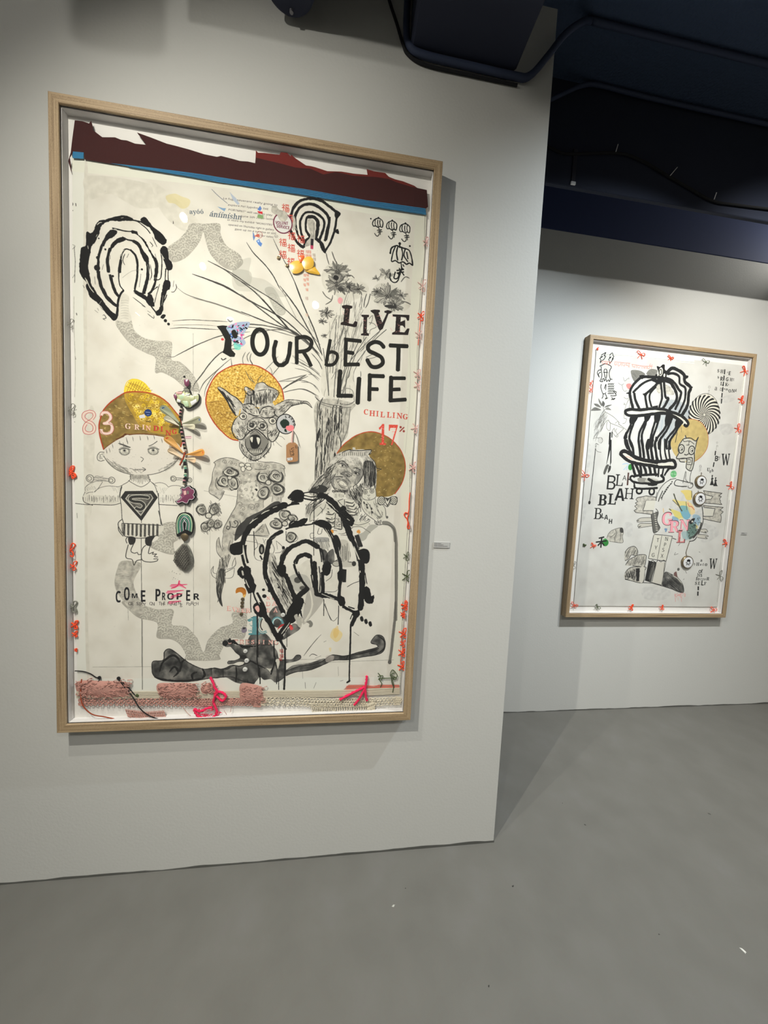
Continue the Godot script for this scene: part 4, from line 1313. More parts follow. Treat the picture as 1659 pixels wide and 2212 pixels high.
	ink([1700,2782,38,-33,6,-57], 4, .30)
	ink([1687,2863,80,-1,23,-16], 4, .40)
	wash([1700,2572,46,-34,11,97,-38,17,-32,-16], "wash")
	hatch([1610,2455,101,4,12,96,-46,33,-57,-62], 70, 7.8, 3.9, .35, 0.3, 0.3)
	wash([1760,1838,28,-31,49,-18,20,3,44,2,85,-10,10,19,-23,26,52,47,19,69,0,105,-9,25,-76,-6,-18,51,10,95,-47,-33,-81,-36,17,-51,88,-54,13,-150,-23,-48,-99,-9], "skin")
	wash([1533,2248,46,-51,58,-23,45,-81,46,-91,20,-110,31,-65,40,-3,-27,66,-46,81,-26,90,-31,81,-33,32,-93,123,-28,11], "skin")
	wash([1579,2044,84,-88,59,-101,57,-33,-53,140,-28,41,-11,90,-61,62,-79,-36], "skin")
	hatch([1761,1852,-177,197,-27,60,79,36,66,-63,34,-130], 125, 6.9, 3.9, .15, 0.3, 0.3)
	hatch([1940,1881,85,-5,19,174,-85,14], 88, 7.5, 5, .10, 0.3, 0.3)
	hatch([1940,1881,85,-5,19,174,-85,14], 80, 12.9, 6, .30, 0.3, 0.3)
	hatch([1863,2059,84,-29,4,185,-47,-28,-63,-62], 60, 7.5, 4.5, .15, 0.3, 0.3)
	hatch([1531,2209,106,-40,-54,127,-48,12], 110, 6.3, 3.4, .20, 0.3, 0.3)
	hatch([1901,2122,50,-2,-8,146,-21,-24], 86, 7.5, 5, .12, 0.3, 0.3)
	hatch([1948,2261,45,-2,-22,67,-61,2], 120, 7.1, 4, .20, 0.3, 0.3)
	fill([1945,1876,65,-4,29,73,-1,90,-40,17,-48,-62], .28)
	hatch([1945,1876,65,-4,29,73,-1,90,-40,17,-48,-62], 84, 10.9, 4.5, .06, 0.3, 0.3)
	hatch([1945,1876,65,-4,29,73,-1,90,-81,-6], 92, 16.9, 2.5, .55, 0.3, 0.3)
	wash([1738,1893,52,-47,59,-9,55,7,21,33,17,44,-3,44,-27,57,-44,37,-47,47,-60,-2,-40,-38,-18,-63,13,-50], "pale")
	glaze([1790,1846,59,-10,55,8,16,28,-48,33,-40,-8,-40,-12], 57)
	glaze([1748,1892,43,-12,41,32,-9,15,-50,-26], 58)
	glaze([1853,1940,39,-17,31,18,-8,41,-41,-13], 59)
	glaze([1771,1970,53,-23,40,18,-18,30,-50,-7], 60)
	glaze([1703,2003,29,-21,-2,69,16,39,-25,-24], 59)
	glaze([1908,1942,31,-21,1,59,-33,47,-29,16], 61)
	glaze([1738,2001,78,-9,41,43,-19,10,-61,-31,-39,7], 62)
	glaze([1761,2089,59,-3,39,-27,-19,36,-39,17], 63)
	glaze([1860,1866,65,11,12,44,-45,-7], 64)
	ink([1748,1897,33,-21,31,13,20,28], 6.9, .20, 0.3, 0.5)
	ink([1753,1907,29,-12,31,18], 4.4, .12, 0.3, 0.5)
	ink([1764,1921,24,3,20,-3], 2.9, .25, 0.3, 0.5)
	ink([1858,1935,29,-14,36,16], 6.9, .20, 0.3, 0.5)
	ink([1864,1955,30,-2,25,18], 4.5, .15, 0.3, 0.5)
	ink([1813,1928,11,19,-29,12,-19,11], 3.5, .40, 0.3, 0.5)
	ink([1776,1970,20,8,19,-6,21,19,24,-11], 5.9, .15, 0.3, 0.5)
	ink([1832,1917,26,28,7,30], 3.5, .45, 0.3, 0.5)
	ink([1732,1997,44,-5,40,10,31,23], 5.4, .15, 0.3, 0.5)
	ink([1743,2021,34,-12,40,18,22,33], 3.9, .25, 0.3, 0.5)
	ink([1764,2049,26,24,30,3], 4.9, .20, 0.3, 0.5)
	ink([1731,2076,40,13,29,3], 3.9, .30, 0.3, 0.5)
	ink([1738,1893,-22,60,-13,50,18,63,41,40,59,0], 4.4, .20, 0.3, 0.5)
	ink([1937,1926,5,44,-30,57,-43,37], 5, .15, 0.3, 0.5)
	ink([1760,1838,38,-32,49,-18], 4.9, .10, 0.3, 0.5)
	ink([1827,1794,79,0,89,-11,-18,36,20,-11], 5.9, .12, 0.3, 0.5)
	ink([1988,1838,37,33,17,44,36,5,-30,14], 4.5, .12, 0.3, 0.5)
	fill([1763,2030,25,-9,30,21,11,19,-30,1,-25,-13], .97)
	ink([1763,2030,25,-9,30,21,11,19,-30,2,-25,-14,-11,-19], 3, .30)
	fill(oval(1788, 1910, 7.9, 7.9, 20, 0), .08)
	fill(oval(1889, 1963, 7.9, 7.4, 20, 0), .08)
	fill(oval(1778, 1910, 4.9, 3.9, 20, 0), .95)
	fill(oval(1902, 1965, 4.5, 4, 20, 0), .95)
	fill([1856,1773,20,1,3,17,-22,1], .88, false)
	fill([1769,1822,7,-9,6,11,-2,14,-7,0], .88)
	ink([1782,1817,4,22], 4.4, .12, 0.3, 0.5)
	fill([1784,1822,7,-10,6,11,-2,14,-7,0], .88)
	ink([1797,1816,3,22], 4.4, .12, 0.3, 0.5)
	fill([1799,1821,6,-10,7,11,-3,14,-7,0], .88)
	ink([1811,1815,4,22], 4.4, .12, 0.3, 0.5)
	fill([1813,1820,7,-10,6,11,-2,14,-7,0], .88)
	ink([1826,1814,4,22], 4.4, .12, 0.3, 0.5)
	fill([1828,1819,7,-9,6,10,-2,14,-7,0], .88)
	ink([1841,1813,4,22], 4.4, .12, 0.3, 0.5)
	fill([1843,1818,6,-9,7,10,-2,14,-7,0], .88)
	ink([1856,1812,3,22], 4.4, .12, 0.3, 0.5)
	fill([1858,1817,6,-9,7,11,-3,13,-7,0], .88)
	ink([1870,1811,4,22], 4.4, .12, 0.3, 0.5)
	fill([1873,1816,6,-9,7,11,-3,13,-7,1], .88)
	ink([1885,1810,4,22], 4.4, .12, 0.3, 0.5)
	fill([1887,1815,7,-9,6,11,-2,13,-7,1], .88)
	ink([1900,1809,4,22], 4.4, .12, 0.3, 0.5)
	fill([1902,1814,7,-9,6,11,-2,13,-7,1], .88)
	ink([1915,1808,4,22], 4.4, .12, 0.3, 0.5)
	fill([1917,1813,7,-9,6,11,-2,13,-7,1], .88)
	ink([1930,1807,4,22], 4.5, .12, 0.3, 0.5)
	fill([1932,1812,6,-9,7,11,-2,13,-7,1], .88)
	ink([1945,1806,4,22], 4.5, .12, 0.3, 0.5)
	ink([1722,2096,2,15], 6.9, .15, 0.4)
	ink([1733,2095,3,15], 6.9, .15, 0.4)
	ink([1745,2095,3,15], 6.9, .15, 0.4)
	ink([1757,2094,3,15], 6.9, .15, 0.4)
	ink([1769,2094,2,14], 6.9, .15, 0.4)
	ink([1781,2093,2,15], 6.9, .15, 0.4)
	ink([1793,2093,2,14], 6.9, .15, 0.4)
	ink([1804,2092,3,15], 6.9, .15, 0.4)
	ink([1816,2091,3,15], 6.9, .15, 0.4)
	ink([1828,2091,3,15], 7, .15, 0.4)
	hatch([1717,2096,123,-11,-18,41,-89,4], 85, 6.9, 3.9, .20, 0.3, 0.3)
	fill([1737,2115,64,-3,12,34,-74,9], .95)
	hatch([1737,2115,64,-3,12,34,-74,9], 92, 11.8, 3, .40, 0.3, 0.3)
	flecks([1726,1953,22,-61,62,-48,89,5,32,52,8,59,-32,62,-67,63,-79,9,-41,-47], 130, 23, 60, 50, 2.5, 4.4, [.45, .58, .70, .95, .98])
	flecks([1766,1852,-85,84,-78,122,-45,100,23,88,108,-104,38,-170], 70, 83, 128, 12, 2.9, 5.9, [.08, .20, .35, .75, .88])
	flecks([1940,1881,90,-5,13,169,-74,24], 40, 60, 88, 8, 3.5, 6.5, [.05, .12, .50, .70])
	flecks([1859,2064,88,-24,4,190,-47,-43,-72,-62], 40, 65, 62, 14, 3, 6, [.10, .20, .60, .85])
	fill([1557,2104,66,-42,59,16,-9,35,-58,8,-53,3], .18)
	ink([1599,2078,14,-11,6,14,-15,6], 3.9, .80)
	fill([1715,2166,108,-10,70,17,39,68,-31,103,-88,43,-130,-35,-4,-100,-67,48,-47,41,-2,-49,84,-93], .92)
	ink([1818,2166,55,8,10,-11], 12.9, .97, 0.2)
	ink([1819,2178,55,8,10,-11], 8, .25, 0.4, 0.5)
	ink([1824,2191,51,8,14,-21], 13, .97, 0.2)
	ink([1825,2203,50,8,14,-21], 8, .25, 0.4, 0.5)
	ink([1830,2211,56,12,19,-26], 13, .97, 0.2)
	ink([1831,2223,55,12,19,-26], 8, .25, 0.4, 0.5)
	ink([1836,2235,61,8,9,-21], 13, .97, 0.2)
	ink([1837,2247,60,8,9,-21], 8, .25, 0.4, 0.5)
	ink([1847,2260,50,3,20,-21], 13, .97, 0.2)
	ink([1848,2272,50,3,19,-21], 8, .25, 0.4, 0.5)
	ink([1679,2262,49,3,15,-16], 12.9, .97, 0.2)
	ink([1680,2274,49,3,14,-16], 7.9, .25, 0.4, 0.5)
	ink([1680,2292,50,13,14,-16], 12.9, .97, 0.2)
	ink([1681,2304,50,13,14,-16], 7.9, .25, 0.4, 0.5)
	ink([1691,2321,40,4,14,-11], 12.9, .97, 0.2)
	ink([1692,2333,39,4,15,-11], 7.9, .25, 0.4, 0.5)
	ink([1697,2351,35,9,15,-11], 12.9, .97, 0.2)
	ink([1698,2363,35,9,14,-10], 8, .25, 0.4, 0.5)
	flecks([1686,2192,49,-2,7,170,-49,2], 14, 20, 5, 14, 3.9, 9.9, [.20, .35, .50])
	flecks([1824,2186,90,-4,-5,111,-58,63], 16, 25, 5, 14, 4, 10, [.20, .35, .50])
	ink([1888,2173,37,28,-9,31,12,30], 3.5, .22, 0.3, 0.4)
	ink([1647,2199,-70,67,-12,65], 3.4, .22, 0.3, 0.4)
	ink([1677,2202,-9,31,-51,61], 3.5, .22, 0.3, 0.4)
	ink([1565,2336,19,-10,29,-1,14,-16], 3.4, .22, 0.3, 0.4)
	ink([1634,2224,20,19,-4,30], 3.4, .22, 0.3, 0.4)
	ink([1753,2269,-5,111], 3.5, .22, 0.3, 0.4)
	ink([1748,2269,40,-11], 3.5, .22, 0.3, 0.4)
	ink([1788,2278,15,105,-55,-8], 3.5, .22, 0.3, 0.4)
	fill([1748,2269,45,-7,10,121,-55,-3], .90, false)
	line([1751,2269,-3,111,55,5,-15,-117], 4.5, .10)
	flecks([1759,2294,30,-1,3,80,-34,1], 24, 12, 0, 8, 3, 4.5, [.20, .30])
	ink([1813,2161,-3,50,-46,-37], 4, .12, 0.3)
	ink([1764,2174,39,-17], 4, .12, 0.3)
	ink([1635,2379,-9,45,25,-1,8,-40], 4, .35, 0.3, 0.4)
	ink([1602,2420,-29,6,6,35,34,-11], 4, .35, 0.3, 0.4)
	ink([1851,2356,26,19,14,-31,-10,-10], 4, .35, 0.3, 0.4)
	ink([1891,2334,60,3,45,-12,-14,31,-50,7,-50,-3], 4, .35, 0.3, 0.4)
	ink([1971,2321,34,-17,-15,-9], 4.1, .35, 0.3, 0.4)
	ink([1996,2330,16,10], 4.1, .35, 0.3, 0.4)
	ink([1952,2362,63,39,-31,-20], 4.1, .35, 0.3, 0.4)
	ink([1779,2419,35,-1,39,-17,12,25,-70,3], 4, .35, 0.3, 0.4)
	ink([1714,2391,30,4,25,4], 4, .35, 0.3, 0.4)
	fill([1881,2334,115,-14,-4,31,-44,16,-66,-2], .95)
	ink([1881,2339,50,9,65,-23,14,-21,-20,1], 3.5, .30)
	ink([1882,2365,65,-3,73,44], 3.5, .35)
	glaze([2012,2345,62,3,-39,37,-34,37,-14,31,-35,16,-37,-44,49,-23], 65)
	glaze([1618,2454,88,-2,-8,30,-99,3], 66)
	ink([1714,2406,30,1], 7, 67, 0.5)
	ink([1729,2390,3,30], 7, 67, 0.5)
	ink([1719,2396,20,20], 7, 67, 0.5)
	ink([1740,2395,-21,21], 7, 67, 0.5)
	ink([1914,2399,30,2], 7.1, 67, 0.5)
	ink([1928,2383,4,31], 7.1, 67, 0.5)
	ink([1918,2389,21,20], 7.1, 67, 0.5)
	ink([1939,2388,-21,21], 7.1, 67, 0.5)
	ink([1782,2473,21,112,10,48], 6.4, .35, 0.4, 0.3)
	ink([1822,2472,13,112,10,49], 6.4, .35, 0.4, 0.3)
	ink([1855,2503,19,80,-14,49], 6.4, .35, 0.4, 0.3)
	ink([1749,2635,39,-17,25,32,-15,16], 6.4, .35, 0.4, 0.3)
	ink([1829,2649,47,-17,41,15], 6.4, .35, 0.4, 0.3)
	fill([1790,2473,64,6,21,121,-15,32,57,7,-7,25,-96,2,-11,-81], .86)
	hatch([1790,2473,64,6,14,153,-55,18], 88, 9.6, 4, .35, 0.3, 0.3)
	fill(oval(1905, 2644, 16.2, 19.4, 20, 0), .20)

func draw_sheet_a_3() -> void:
	fill(oval(1774, 2647, 32, 20.8, 20, 0), .80)
	ring(1774, 2647, 30.4, 20.8, 4.8, .30, 0, 0)
	fill([1954,2064,15,10,30,-2,29,-26,12,24,7,45,-9,26,32,24,48,48,13,61,-29,32,-41,-4,-52,-18,-31,-24,-32,-44,-9,-71,9,-35], .95)
	ink([1953,2059,6,20,40,-7,31,-1,3,-26,13,55,-3,36,-50,22,-46,-13,-2,-45,8,-41], 3.5, .25, 0.3)
	ink([1943,2150,-3,51,27,49,42,34,37,24,27,34], 4, .25, 0.3)
	ink([2043,2141,14,70,44,69], 3, .25, 0.3)
	ink([2064,2160,54,48,14,71,10,5], 3.5, .25, 0.3)
	ink([2046,2308,7,25,26,9,30,-6], 4.6, .25, 0.3)
	ink([1984,2118,8,10,9,-11], 3.5, .25, 0.3)
	ink([1987,2138,9,20,4,-20], 3, .25, 0.3)
	ring(1965, 2099, 16.1, 16.1, 3.5, .35, 0, 0)
	ring(1965, 2099, 8, 8, 3.5, .25, 0, 0)
	fill(oval(1965, 2099, 3, 3, 20, 0), .10)
	ring(2015, 2089, 16.1, 16.1, 3.5, .35, 0, 0)
	ring(2015, 2089, 8.1, 8.1, 3.5, .25, 0, 0)
	fill(oval(2015, 2089, 3, 3, 20, 0), .10)
	flecks([1954,2180,91,-4,81,88,-66,13,-57,-13,-47,-34], 34, 35, 60, 18, 2, 3.5, [.30, .45, .60])
	fill([1952,2170,14,4,-4,18], .20)
	fill([1972,2184,15,5,-5,17], .20)
	fill([1978,2204,15,4,-5,18], .20)
	fill([2009,2213,14,4,-4,18], .20)
	fill([2015,2238,15,4,-4,18], .20)
	hatch([2054,2262,47,18,-19,26,-21,-14], 50, 8.1, 4.6, .20, 0.3, 0.3)
	hatch([2041,2308,61,-8,-3,36,-36,2], 80, 7.1, 4.1, .25, 0.3, 0.3)
	ink([2108,2323,36,1,38,25,20,35,12,82], 24.6, .50, 0.1)
	ink([2113,2322,34,5,32,27,19,35,13,77], 17.4, .58, 0.1)
	fill(oval(2140, 2281, 9.2, 10.2, 20, 0), .40)
	ink([2109,2330,49,6,40,37,20,86,10,136,9,137,8,179,7,172], 21.1, .55, 0.12)
	ink([2244,2936,0,80,-4,100,-8,121,-6,102,-7,71], 21.8, .50, 0.15)
	fill(oval(2218, 3418, 14.1, 18.2, 20, 0), .40)
	ink([2125,2337,48,12,33,52,12,194,30,488], 5.8, .35)
	fill(oval(2090, 2156, 31.5, 33.5, 20, 0), .20)
	fill(oval(2090, 2156, 26.4, 29.4, 20, 0), .95)
	ring(2090, 2156, 17.3, 19.3, 4.6, .30, 0, 0)
	ring(2090, 2156, 7.1, 8.1, 4.1, .30, 0, 0)
	fill(oval(2182, 2152, 31.7, 33.7, 20, 0), .20)
	fill(oval(2182, 2152, 26.6, 29.6, 20, 0), .95)
	ring(2182, 2152, 17.4, 19.4, 4.6, .30, 0, 0)
	ring(2182, 2152, 7.2, 8.2, 4.1, .30, 0, 0)
	fill([2103,2128,37,8,25,-14,-4,38,-23,42,-17,-30], .25, false)
	fill([2116,2132,20,30,21,-32,-10,41,-10,16,-14,-20], .95, false)
	ink([2060,2175,21,17,25,-9,32,19,24,-26,37,8,9,-26,1,-30,-19,-7], 4.1, .20, 0.3)
	wash([488,3431,8,-42,67,-8,8,-61,34,-23,51,34,43,42,61,44,78,35,61,-4,71,6,70,-28,54,6,71,-28,35,20,4,146,-90,-21,-72,-31,-62,-1,-97,7,-130,21,-129,-3,-85,-16,-43,-38], "wash")
	ink([538,3470,25,-75,59,-46,43,19,18,48], 14.3, .06, 0.5, 0.7)
	ink([675,3472,16,-75,25,-19], 14.4, .06, 0.5, 0.7)
	ink([770,3541,-9,-48,34,-18], 14.6, .06, 0.5, 0.7)
	ink([830,3447,18,48,-17,28], 14.6, .06, 0.5, 0.7)
	ink([970,3454,18,24,-13,39], 14.8, .06, 0.5, 0.7)
	ink([1049,3431,28,49,1,39], 14.8, .06, 0.5, 0.7)
	ink([505,3507,85,25,120,8,129,-17], 14.3, .06, 0.5, 0.7)
	ink([606,3471,34,-37,26,38,-34,37], 14.4, .06, 0.5, 0.7)
	wash([968,3256,18,-25,38,10,34,31,71,1,76,-10,87,1,39,21,30,42,17,57,44,1,49,0,29,-31,30,1,5,26,-34,20,-73,15,1,52,54,-35,114,-14,113,-36,2,37,-128,56,-100,4,-53,30,-19,26,-54,31,-39,-27,-49,4,-30,-22,-37,41,-58,14,-77,-17,-76,-43,-57,9,-28,-11,-1,-71,94,17,51,-30,48,6,28,-31,-43,-6,-38,15,-38,0,5,-21,47,-4,37,-25,-38,-37,-29,-41,-38,0], "wash")
	wash([1425,3487,78,-38,111,-18,75,-19,74,-54,106,7,105,-29,96,-24,49,-15,-11,-20,-40,-11,-1,-20,37,-45,50,11,22,55,-11,61,-53,30,-117,18,-96,19,-115,3,-56,24,-112,48,-121,18,-64,28], "wash")
	ink([488,3431,8,-42,67,-8,8,-61,34,-23,51,34,43,42,61,44,78,35,61,-4,71,6,70,-28,54,6,71,-28], 5.3, .10, 0.5)
	ink([1204,3570,-90,-21,-72,-31,-62,-1,-97,7,-130,21,-129,-3,-85,-16,-43,-38,-8,-57], 5.7, .10, 0.5)
	ink([1025,3282,34,41,38,42,-37,25,-47,4,-5,21,38,0,38,-15,43,6,-28,31,-48,-6,-51,30], 2.9, .10, 0.5)
	ink([1428,3416,73,-15,34,-20,-5,-26,-30,-1], 3, .10, 0.5)
	ink([1425,3487,78,-38,111,-18,75,-19,74,-54,106,7,105,-29,96,-24,49,-15,-11,-20,-40,-11,-1,-20,37,-45,50,11,22,55,-11,61,-53,30,-117,18,-96,19,-115,3,-56,24,-112,48,-121,18,-64,28], 5.7, .10, 0.5)
	glaze([1725,3363,57,0,-8,40,-47,9], 68)
	ink([2114,3206,51,41,3,61,-56,44], 9.9, .10, 0.5, 0.6)
	ink([1888,3365,-8,30], 7.9, .10, 0.4)
	ink([1946,3356,106,-24,77,-25], 11.8, .10, 0.5, 0.7)
	fill([1282,3450,35,37,14,-31,-24,2], .95, false)
	fill([1349,3389,29,-5,1,42,-14,36,-11,-47], .95)
	ink([1066,3436,6,52,-4,72], 9.9, .05, 0.5, 0.6)
	ink([976,3460,1,57], 9.8, .05, 0.5, 0.6)
	ink([1155,3572,-1,-31], 10, .05, 0.5, 0.6)
	ink([1234,3449,-4,52,10,21], 10, .05, 0.5, 0.6)
	ink([1127,3411,43,-15,39,22,68,37], 9.9, .05, 0.5, 0.6)
	ink([1317,3482,14,-31], 10.1, .05, 0.5, 0.6)
	ink([1093,3365,38,-5], 9.9, .05, 0.5, 0.6)
	ink([986,3236,-9,20,15,26], 9.8, .05, 0.5, 0.6)
	fill(oval(1117, 3365, 24.8, 16.8, 20, 0), .10)
	fill(oval(987, 3259, 19.5, 21.5, 20, 0), .08)
	wash([1156,3212,37,-36,68,5,49,47,1,46,-154,-6], "wash")
	wash([1300,3018,51,-41,51,71,30,41,-13,31,-63,21,-40,-31,-20,-51], "wash")
	wash([1420,3172,52,-62,45,21,1,25,-67,47,-53,31], "wash")
	wash([1485,3048,45,15,2,73,-14,5,-21,-31], "pale")
	fill([1566,3099,29,-15,21,26,-9,26,-20,0,4,-21,-10,-10], .55)
	type("E", 992, 3015, 35.9, 69, "Droid Serif", 1, 0, true, 0)
	type("E", 995, 3012, 31.8, 70, "Droid Serif", 1, 0, true, 0)
	type("V", 1030, 3021, 33.9, 69, "Droid Serif", 1, 0, true, 0)
	type("V", 1033, 3018, 30.1, 70, "Droid Serif", 1, 0, true, 0)
	type("E", 1060, 3024, 32, 69, "Droid Serif", 1, 0, true, 0)
	type("E", 1063, 3020, 28.4, 70, "Droid Serif", 1, 0, true, 0)
	type("E", 1093, 3027, 34.1, 69, "Droid Serif", 1, 0, true, 0)
	type("E", 1096, 3023, 30.3, 70, "Droid Serif", 1, 0, true, 0)
	type("R", 1126, 3029, 34.2, 69, "Droid Serif", 1, 0, true, 0)
	type("R", 1129, 3025, 30.3, 70, "Droid Serif", 1, 0, true, 0)
	type("E", 1274, 3024, 29.3, 69, "Droid Serif", 1, 0, true, 0)
	type("E", 1277, 3021, 26, 70, "Droid Serif", 1, 0, true, 0)
	type("A", 1322, 3025, 31.6, 69, "Droid Serif", 1, 0, true, 0)
	type("A", 1325, 3021, 28, 70, "Droid Serif", 1, 0, true, 0)
	type("D", 1268, 2977, 32.4, 69, "Droid Serif", 1, 0, true, 0)
	type("D", 1271, 2973, 28.7, 70, "Droid Serif", 1, 0, true, 0)
	type("A", 1311, 2974, 34.6, 69, "Droid Serif", 1, 0, true, 0)
	type("A", 1314, 2971, 30.7, 70, "Droid Serif", 1, 0, true, 0)
	type("N", 1271, 2929, 24, 69, "Droid Serif", 1, 0, true, 0)
	type("N", 1274, 2925, 21.3, 70, "Droid Serif", 1, 0, true, 0)
	type("U", 1310, 2927, 24.1, 69, "Droid Serif", 1, 0, true, 0)
	type("U", 1313, 2924, 21.4, 70, "Droid Serif", 1, 0, true, 0)
	type("S", 1006, 3267, 35.2, 71, "Droid Serif", 1, 0, true, 0)
	type("S", 1008, 3264, 32.3, 72, "Droid Serif", 1, 0, true, 0)
	type("S", 1010, 3262, 26.4, 73, "Droid Serif", 1, 0, true, 0)
	type("T", 1046, 3267, 35.3, 71, "Droid Serif", 1, 0, true, 0)
	type("T", 1048, 3265, 32.4, 72, "Droid Serif", 1, 0, true, 0)
	type("T", 1050, 3263, 26.5, 73, "Droid Serif", 1, 0, true, 0)
	type("R", 1086, 3268, 35.4, 71, "Droid Serif", 1, 0, true, 0)
	type("R", 1088, 3266, 32.5, 72, "Droid Serif", 1, 0, true, 0)
	type("R", 1090, 3264, 26.6, 73, "Droid Serif", 1, 0, true, 0)
	type("E", 1126, 3269, 35.6, 71, "Droid Serif", 1, 0, true, 0)
	type("E", 1129, 3267, 32.6, 72, "Droid Serif", 1, 0, true, 0)
	type("E", 1130, 3265, 26.7, 73, "Droid Serif", 1, 0, true, 0)
	type("S", 1167, 3270, 35.7, 71, "Droid Serif", 1, 0, true, 0)
	type("S", 1169, 3267, 32.7, 72, "Droid Serif", 1, 0, true, 0)
	type("S", 1171, 3265, 26.8, 73, "Droid Serif", 1, 0, true, 0)
	type("S", 1208, 3271, 35.8, 71, "Droid Serif", 1, 0, true, 0)
	type("S", 1210, 3268, 32.8, 72, "Droid Serif", 1, 0, true, 0)
	type("S", 1212, 3266, 26.8, 73, "Droid Serif", 1, 0, true, 0)
	type("I", 1248, 3272, 35.9, 71, "Droid Serif", 1, 0, true, 0)
	type("I", 1251, 3269, 32.9, 72, "Droid Serif", 1, 0, true, 0)
	type("I", 1253, 3267, 26.9, 73, "Droid Serif", 1, 0, true, 0)
	type("N", 1289, 3273, 36, 71, "Droid Serif", 1, 0, true, 0)
	type("N", 1292, 3270, 33, 72, "Droid Serif", 1, 0, true, 0)
	type("N", 1294, 3268, 27, 73, "Droid Serif", 1, 0, true, 0)
	type("G", 1331, 3273, 36.1, 71, "Droid Serif", 1, 0, true, 0)
	type("G", 1333, 3271, 33.1, 72, "Droid Serif", 1, 0, true, 0)
	type("G", 1335, 3269, 27.1, 73, "Droid Serif", 1, 0, true, 0)
	ragged([1008,3241,6,-20,29,15,57,36,67,6,67,-4,-57,15,-67,9,-29,-26,-38,-10], .05, 5)
	type("1", 1132, 3197, 142.8, 74, "Droid Serif", 1, 0, true, 0)
	type("1", 1136, 3194, 135.5, 75, "Droid Serif", 1, 0, true, 0)
	flecks([1150,3059,26,0,3,127,-26,0], 26, 13, 40, 40, 2, 2.9, [76, 77])
	ink([1280,3171,-29,10,-24,-15,-11,-36,8,-46,14,-20], 16.9, 75, 0.2)
	ink([1280,3171,-29,10,-24,-15,-11,-36,8,-46,14,-20], 7, .90, 0.4)
	ink([1250,3161,-15,-31,4,-41,9,-15], 6.9, .05, 0.4)
	ink([1322,3120,3,-36,29,-20,30,20,15,36], 16.9, 75, 0.2)
	ink([1321,3110,9,-26,24,-15,30,15], 8, 78, 0.5)
	fill([1357,3156,23,-36,43,-10,40,15,6,31,-35,-26,-35,-5], 79)
	fill([1443,3125,30,21,-19,15], 80)
	fill([1100,3155,11,-20,24,10,1,26,-28,10], 81)
	fill([1107,3140,24,0,-5,10,-16,3], .20)
	fill([1052,2869,11,-25,37,-6,24,20,1,35,-11,23,-8,-13,-5,-20,-19,-10,-28,11], 82)
	ink([1058,2849,38,-8,24,22], 4.8, 83, 0.4, 0.6)
	fill([1102,2903,18,-15,1,20,-10,5], 84)
	fill(oval(1104, 2926, 12.6, 12.2, 20, 0), .10)
	ring(1104, 2926, 7.8, 7.3, 1.9, 85, 0, 0)
	line([1099,2926,9,0], 1.5, .70)
	line([1103,2921,1,10], 1.5, .70)
	fill(oval(1102, 2953, 12.7, 12.2, 20, 0), .10)
	ring(1102, 2953, 7.8, 7.3, 1.9, 85, 0, 0)
	line([1097,2953,10,0], 1.5, .70)
	line([1102,2948,0,10], 1.5, .70)
	fill(oval(1101, 2979, 12.7, 12.2, 20, 0), .10)
	ring(1101, 2979, 7.8, 7.3, 1.9, 85, 0, 0)
	line([1096,2979,10,0], 1.5, .70)
	line([1101,2974,0,10], 1.5, .70)
	fill(oval(1097, 3038, 12.7, 12.2, 20, 0), .10)
	ring(1097, 3038, 7.8, 7.3, 2, 85, 0, 0)
	line([1092,3038,10,-1], 1.5, .70)
	line([1097,3032,0,11], 1.5, .70)
	lucky(1375, 3306, 30, 41)
	lucky(1377, 3345, 30, 41)
	lucky(1373, 3373, 25, 41)
	fill(oval(1395, 3043, 17, 17, 20, 0), .75)
	fill(oval(1132, 3319, 15.8, 15.8, 20, 0), .75)
	fill(oval(1143, 3392, 17.9, 17.9, 20, 0), .75)
	fill(oval(1133, 3459, 17.9, 17.9, 20, 0), .75)
	glaze([1748,3205,26,-59,48,20,20,29,-17,40,-28,19,-29,-20], 86)
	glaze([1770,3175,31,-49,12,59,-27,40], 87)
	glaze([1742,3303,19,-4,-4,34], 88)
	ink([1598,3366,23,-19,38,15], 4.8, .35, 0.4, 0.6)
	ink([1645,3234,36,-39], 4.8, .35, 0.4, 0.6)
	ink([1702,3254,19,-10], 4.8, .35, 0.4, 0.6)
	ink([1928,3176,40,30], 4.9, .35, 0.4, 0.6)
	ink([1640,3620,17,-49], 4.9, .35, 0.4, 0.6)
	ink([1579,3619,-5,-50], 4.9, .35, 0.4, 0.6)
	ink([1556,3361,53,-78,54,-69], 4.8, .35, 0.4, 0.6)
	ink([1641,3381,46,-19], 4.8, .35, 0.4, 0.6)
	ink([1897,3576,23,-30], 5, .35, 0.4, 0.6)
	ink([1839,3565,24,-5], 4.9, .35, 0.4, 0.6)
	ragged([51,608,28,-16,3,-83,33,0,24,-53,20,-28,34,-12,38,-19,76,-24,48,10,6,16,-46,6,-28,7,-56,7,-36,16,-28,31,-8,37,-20,44,-12,26,-16,19,-5,38,-10,43,-4,51,9,49,10,62,14,15,20,40,24,23,24,35,36,39,37,22,-21,36,-48,-42,-36,-47,-44,-33,-20,-23,-20,-57,8,-18,-23,-26,-18,-36,-3,-45,4,-55], INK, 2.2)
	ragged([408,380,24,-14,21,20,29,30,58,42,27,39,-23,28,-41,-24,-21,-43,-21,-31,-24,-9,-25,-14], INK, 2)
	ink([351,396,37,4,32,20,25,18,21,26], 5.4, .03, 0.4)
	ink([359,395,49,4,25,11], 8.3, .03, 0.3)
	ragged([544,530,25,9,9,42,5,33,16,11,3,47,-31,8,-18,-49,-16,-41,-11,-24,6,-18], INK, 2)
	ink([562,673,-2,43,-1,39], 5.9, .03, 0.4)
	ink([579,670,-2,44,2,34], 5.1, .03, 0.4)
